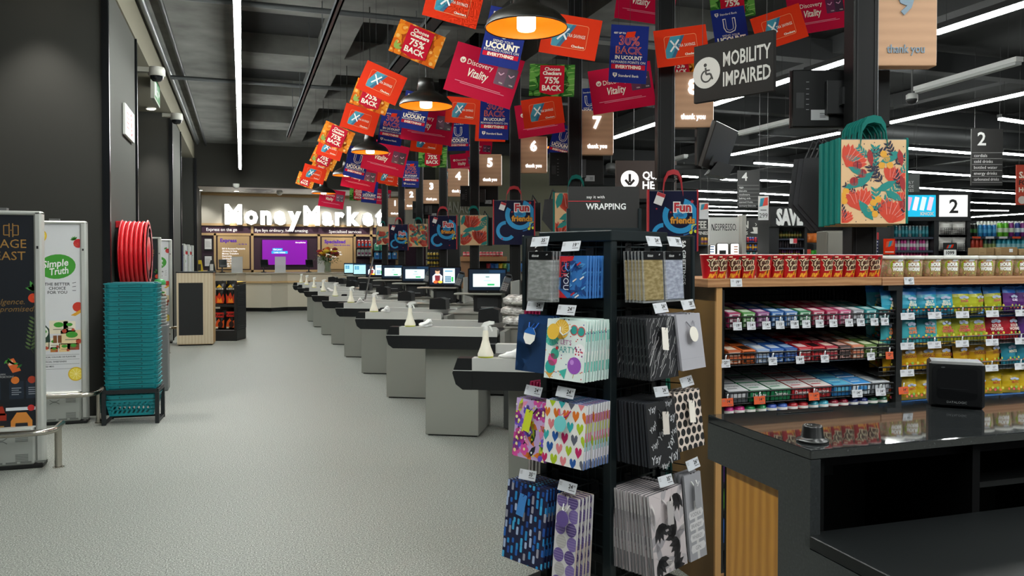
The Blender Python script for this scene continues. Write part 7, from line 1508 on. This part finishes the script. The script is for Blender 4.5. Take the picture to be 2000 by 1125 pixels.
m = MB(); w, h = .13, .16; m.bx(-w/2, w/2, 0, .008, 0, h, OR, .001); m.T = Matrix.Translation((0, -.001, 0)); m.dec([(-.045, .07), (.04, .09), (.055, .145), (-.035, .13)], M('dd5a3a'), 1); m.dec([(-.02, .075), (.01, .082), (.035, .14), (0, .135)], M('2b8ea6'), 2); m.rect(-.05, .02, .05, .03, CREAM, 1); m.T = Matrix(); m.bx(-.008, .008, .009, .02, -b.z(497), h*.8, BLACK)
o = m.build('savings_stand', None, b.pt(1728, 497, -.1), CAMR+.2); tag(o, 'orange savings card stand behind the sour worm tubs', 'sign')
# --- coffee corner
b = Bay(1420, 17.5, 'coffee_shelving', 'black coffee shelving with large wall lettering beyond the white stand', 'shelving')
b.part('back_panel', 1340, 1505, 424, None, .4, .5, M('262524', .6))
m = MB(); m.T = Matrix.Translation((0, .398, 0)); CW = M('c9c6bf', .5)
m.text('COFFEE', b.x(1388), b.z(437), .16, CW, 1, al='r', bold=.03, fit=b.x(1388)-b.x(1345)); m.text('STATION', b.x(1472), b.z(437), .16, CW, 1, al='r', bold=.03, fit=b.x(1472)-b.x(1405)); m.rect(b.x(1345), b.z(447), b.x(1470), b.z(446), CW, 1); m.text('FINEST COFFEE', b.x(1400), b.z(454), .075, CW, 1, bold=.03, fit=.66); m.text('BEST PRICES', b.x(1471), b.z(454), .075, CW, 1, al='r', bold=.03)
x, z = b.x(1489), b.z(446); m.dec([(x-.1, z+.04), (x+.1, z+.04), (x+.07, z-.06), (x-.07, z-.06)], CW, 1); m.ring(x+.11, z, .04, .014, CW, 1, 12); m.disc(x, z-.08, .15, CW, 1, 18, .025)
for dx in (-.03, .03): m.line([(x+dx, z+.07), (x+dx+.02, z+.1), (x+dx-.01, z+.13)], .012, CW, 1)
m.build('wall_lettering', b.t)
for y in (473, 488, 503): b.part('shelf', 1450, 1502, y, y+2, .0, .4, SHF)
b.part('shelf', 1340, 1390, 478, 480, .0, .4, SHF)
row(b, 'coffee_tin', 1455, 1500, 9, 473, 463, ['2a3a8a', 'b0303a', '2f3f90'], .08, 'red or blue coffee tin on the top coffee shelf', 'coffee tins on the top shelf', 'tin', band='b03040'); row(b, 'coffee_jar', 1455, 1500, 9, 488, 477, ['2a5ab0', 'c0702c'], .08, 'blue or orange coffee jar on the second coffee shelf', 'coffee jars on the second shelf', 'jar', band='d8a83a', top='d8a82c'); row(b, 'coffee_jar', 1455, 1500, 8, 503, 492, ['d8d4cc', '2f8a8a'], .08, 'white coffee jar on the third coffee shelf', 'coffee jars on the third shelf', 'jar', band='b0602c'); row(b, 'coffee_jar', 1370, 1388, 3, 478, 464, ['b8862a', 'c08f30'], .08, 'gold lidded coffee jar left of the white stand', 'gold coffee jars', 'jar', band='6a3a6a', top='c9a23a')
b = Bay(1420, 14.5, 'coffee_machine_stand', 'white coffee machine stand lettered NESPRESSO', 'stand')
b.part('wall', 1388, 1446, 424, None, .1, .2, M('e9e8e4', .5)); b.part('side_wall', 1446, 1454, 420, None, -.1, .2, M('b9b6ae', .5)); b.part('counter', 1384, 1446, 500, None, -.3, .1, M('c9c7c2', .5))
m = MB(); m.T = Matrix.Translation((0, .098, 0)); m.text('NESPRESSO.', b.x(1417), b.z(443), .13, INK, 1, fit=b.x(1443)-b.x(1393)); m.line([(b.x(1393), b.z(438)), (b.x(1397), b.z(450))], .015, INK, 2); m.build('lettering', b.t)
for i, (a, c, y0) in enumerate(((1383, 1395, 478), (1397, 1420, 475), (1423, 1441, 475))):
    m = MB(); P = rrect(b.x(a), b.z(500), b.x(c), b.z(y0), .03); m.prism(P, -.1, -.02, M('6a655e', .5)); m.T = Matrix.Translation((0, -.101, 0)); m.dec(rrect(b.x(a)+.012, b.z(500), b.x(c)-.012, b.z(y0)-.012, .02), M('e6e6e4', .4, 0, .5), 1)
    if i == 1: m.rect(b.x(1402), b.z(500), b.x(1415), b.z(489), BLACK, 2)
    else:
        for q in range(4): m.rect(b.x(c)-.1, b.z(498-5*q), b.x(c)-.03, b.z(496-5*q), M('c07a4a' if i == 2 else '4a7ab0'), 2)
    m.build('display_frame', b.t)
# hanging price posters
def hangsign(px0, px1, y0, y1, D, name, lab, cat, fn, group=None, wires=True):
    w = (px1-px0)*D/FPX; h = (y1-y0)*D/FPX; p = at((px0+px1)/2, y1, D); t = thing(name, lab, cat, p, CAMR, group); fn(t, w, h)
    if wires:
        for s_ in (-1, 1): m = MB(); m.tube([(s_*w*.4, .01, h), (s_*w*.4, .01, ZC-p.z)], .003, M('2e2e2e'), 4); m.build('hanging_wire', t)
def pp(price):
    def f(t, w, h):
        m = MB(); m.bx(-w/2, w/2, 0, .01, 0, h, M('d9d9da', .5)); m.T = Matrix.Translation((0, -.001, 0)); m.rect(-w/2, h*.52, w/2, h, M('e0dcd8'), 1); m.dec([(-w*.4, h*.55), (w*.42, h*.62), (w*.42, h*.95), (-w*.3, h*.9)], M('d8483a', .5), 2); m.dec([(-w*.4, h*.55), (-w*.1, h*.58), (w*.1, h*.93), (-w*.3, h*.9)], M('2b8ea6', .5), 3)
        if price: m.text(price, 0, h*.2, h*.2, INK, 2, fit=w*.8); m.rect(-w*.3, h*.4, w*.3, h*.43, INK, 2)
        m.build('poster', t)
    return f
hangsign(1481, 1501, 383, 430, 12.2, 'price_poster', 'white hanging price poster reading 299 beside the SAVE lettering', 'poster', pp('299'))
hangsign(1366, 1384, 396, 428, 15, 'price_poster', 'hanging savings poster left of the coffee machine stand', 'poster', pp(''))
def aisle(n, items):
    def f(t, w, h):
        m = MB(); m.bx(-w/2, w/2, 0, .03, 0, h, M('262524', .5)); m.T = Matrix.Translation((0, -.001, 0)); W_ = M('c9c8c6', .5); m.text(n, -w*.18, h*.83, h*.24, W_, 1, bold=.015)
        for i, s_ in enumerate(items): z = h*(.53-.105*i); m.text(s_, -w*.42, z, h*.055, W_, 1, al='l', fit=w*.8); m.rect(-w*.48, z+h*.045, w*.48, z+h*.052, M('8a8988'), 1)
        m.rect(-w*.48, h*.53-h*.105*len(items)+h*.045, w*.48, h*.53-h*.105*len(items)+h*.052, M('8a8988'), 1)
        m.build('board', t)
    return f
hangsign(1897, 1958, 252, 362, 13, 'aisle_sign', 'hanging black aisle sign numbered two listing cold drinks', 'sign', aisle('2', ['cordials', 'cold drinks', 'bottled water', 'energy drinks', 'carbonated drinks']))
hangsign(1440, 1484, 333, 402, 19, 'aisle_sign', 'hanging black aisle sign numbered four listing eggs and biscuits', 'sign', aisle('4', ['eggs', 'biscuits', 'cookware', 'baking aids', 'canned fruits', 'savoury biscuits']))
def cakes(t, w, h):
    m = MB(); m.bx(-w/2, w/2, 0, .02, 0, h, M('3a3e3c', .5)); m.T = Matrix.Translation((0, -.001, 0))
    for i, s_ in enumerate(('FRESHLY', 'MADE', 'CAKES')): m.text(s_, w*.3, h*(.6-.2*i), h*.14, M('b9b9b6'), 1, al='r', fit=w*.75)
    m.build('board', t)
hangsign(1738, 1796, 340, 380, 16, 'bakery_sign', 'grey hanging sign about freshly made cakes behind the floral tote', 'sign', cakes)
def redp(t, w, h):
    m = MB(); m.bx(-w/2, w/2, 0, .02, 0, h, M('b8402c', .5)); m.T = Matrix.Translation((0, -.001, 0)); m.text('SAVE', -w*.42, h*.75, h*.16, CREAM, 1, al='l', bold=.03); m.text('FOR', -w*.42, h*.56, h*.12, INK, 1, al='l', bold=.03); m.text('HOME', -w*.42, h*.38, h*.12, CREAM, 1, al='l', bold=.03); m.disc(-w*.3, h*.12, h*.1, M('cfc3ba'), 1); m.build('poster', t)
hangsign(1985, 2040, 322, 400, 10, 'red_poster', 'red hanging poster cut by the edge of the picture above the drinks', 'poster', redp)
# ceiling cameras on the right
for px, y, D, lab in ((1781, 194, 11, 'white and black ceiling camera near the long bright line'), (1194, 330, 17, 'small dark ceiling camera left of the queue sign')):
    p = at(px, y, D); t = thing('ceiling_camera', lab, 'camera', p); s = D/11; m = MB(); m.lathe([(.0, -.07*s), (.05*s, -.06*s), (.075*s, -.02*s), (.075*s, .0)], BLACK, n=18); m.build('lens_dome', t); m = MB(); m.lathe([(.077*s, 0), (.077*s, .06*s), (.05*s, .08*s)], M('b9b9b6' if s < 1.2 else '4a4a4a', .5), n=18); m.build('housing', t); m = MB(); m.tube([(0, 0, .07*s), (0, 0, ZC-p.z)], .012, M('555555', .5), 6); m.build('drop_rod', t)
# --- behind the poles: office lettering, bottles, oak unit
p0, p1 = on(862, 405, 1, YF+1), on(935, 405, 1, YF+1); hz_ = on(880, 393, 1, YF+1).z-on(880, 416, 1, YF+1).z
t = thing('office_lettering', 'grey raised office lettering on the olive wall behind the lane four sign', 'lettering', ((p0.x+p1.x)/2, YF+.99, on(900, 405, 1, YF+1).z)); m = MB(); m.text('MANAGER', 0, 0, hz_, M('a9a698', .5), 1, fit=p1.x-p0.x, bold=.01, ext=.03); m.build('letters', t)
b = Bay(852, 18.5, 'bottle_shelving', 'black shelving of gold-labelled bottles beyond the poles', 'shelving'); b.part('back_panel', 832, 898, 440, None, .3, .35, K1)
for y in (506, 524, 545): b.part('shelf', 832, 866, y, y+2, -.05, .3, SHF)
row(b, 'bottle', 834, 862, 5, 506, 493, ['b89a2c', 'a88a28'], .05, 'gold and white bottle on the upper shelf beyond the poles', 'upper gold bottles', 'bottle', band='1f1f1f', top='d8d6d0', taper=.7); row(b, 'bottle', 834, 862, 5, 524, 510, ['c9ab30', 'b0922a'], .05, 'gold and white bottle on the lower shelf beyond the poles', 'lower gold bottles', 'bottle', band='1f1f1f', top='e2e0dc', taper=.7)
b.part('cabinet_door', 876, 898, 450, None, -.1, .3, M('1f2122', .5))
b = Bay(942, 13.5, 'oak_sweet_unit', 'oak topped sweet unit with red cups seen between the poles', 'shelving'); b.part('side_panel', 900, 918, 503, None, -.1, .3, M('8a6444', .5)); b.part('oak_top', 900, 990, 501, 510, -.15, .3, OAK); b.part('back_panel', 918, 1060, 510, None, .2, .3, K1)
for y in (531, 548): b.part('shelf', 918, 1060, y, y+3, -.12, .25, M('3a2a2a', .5))
row(b, 'biscuit_cup', 904, 982, 12, 501, 492, ['b83040', 'c03a48'], .0, 'red cup on the oak unit seen between the poles', 'red cups on the far oak unit', 'cup', band='d8b8b8'); row(b, 'sweet_bag', 950, 1060, 14, 531, 515, ['b0303a', '2a62b0', '3a7ac0', 'c9a82c', '7aa03a', '4a90a8'], .0, 'coloured sweet bag on the far unit between the poles', 'sweet bags on the far unit', 'bag', shp='bag'); row(b, 'sweet_bag', 925, 1060, 14, 548, 535, ['c06a3a', 'd8d0c0', '2a2a2e', 'a8302c'], .0, 'small sweet bag on the lower shelf of the far unit', 'lower bags on the far unit', 'bag', shp='bag')
# --- dark aisle shelving filling the shop behind
for i, (x, y, w) in enumerate(((13.5, 19, 9), (14, 25, 12), (17, 31, 16), (24, 15.5, 8))):
    t = thing('aisle_shelving', 'long dark aisle shelving %s' % ['behind the coffee corner', 'second row beyond the coffee corner', 'farthest row of the shop', 'beyond the energy drinks'][i], 'shelving', (x, y, 0), 0, 'aisle shelving rows')
    m = MB(); m.bx(-w/2, w/2, -.05, .05, 0, 2.05, K1); m.bx(-w/2, w/2, -.45, .45, 0, .15, K1); m.build('spine', t)
    for z in (.5, .9, 1.3, 1.7): m = MB(); m.bx(-w/2, w/2, -.42, .42, z, z+.03, SHF); m.build('shelf', t)
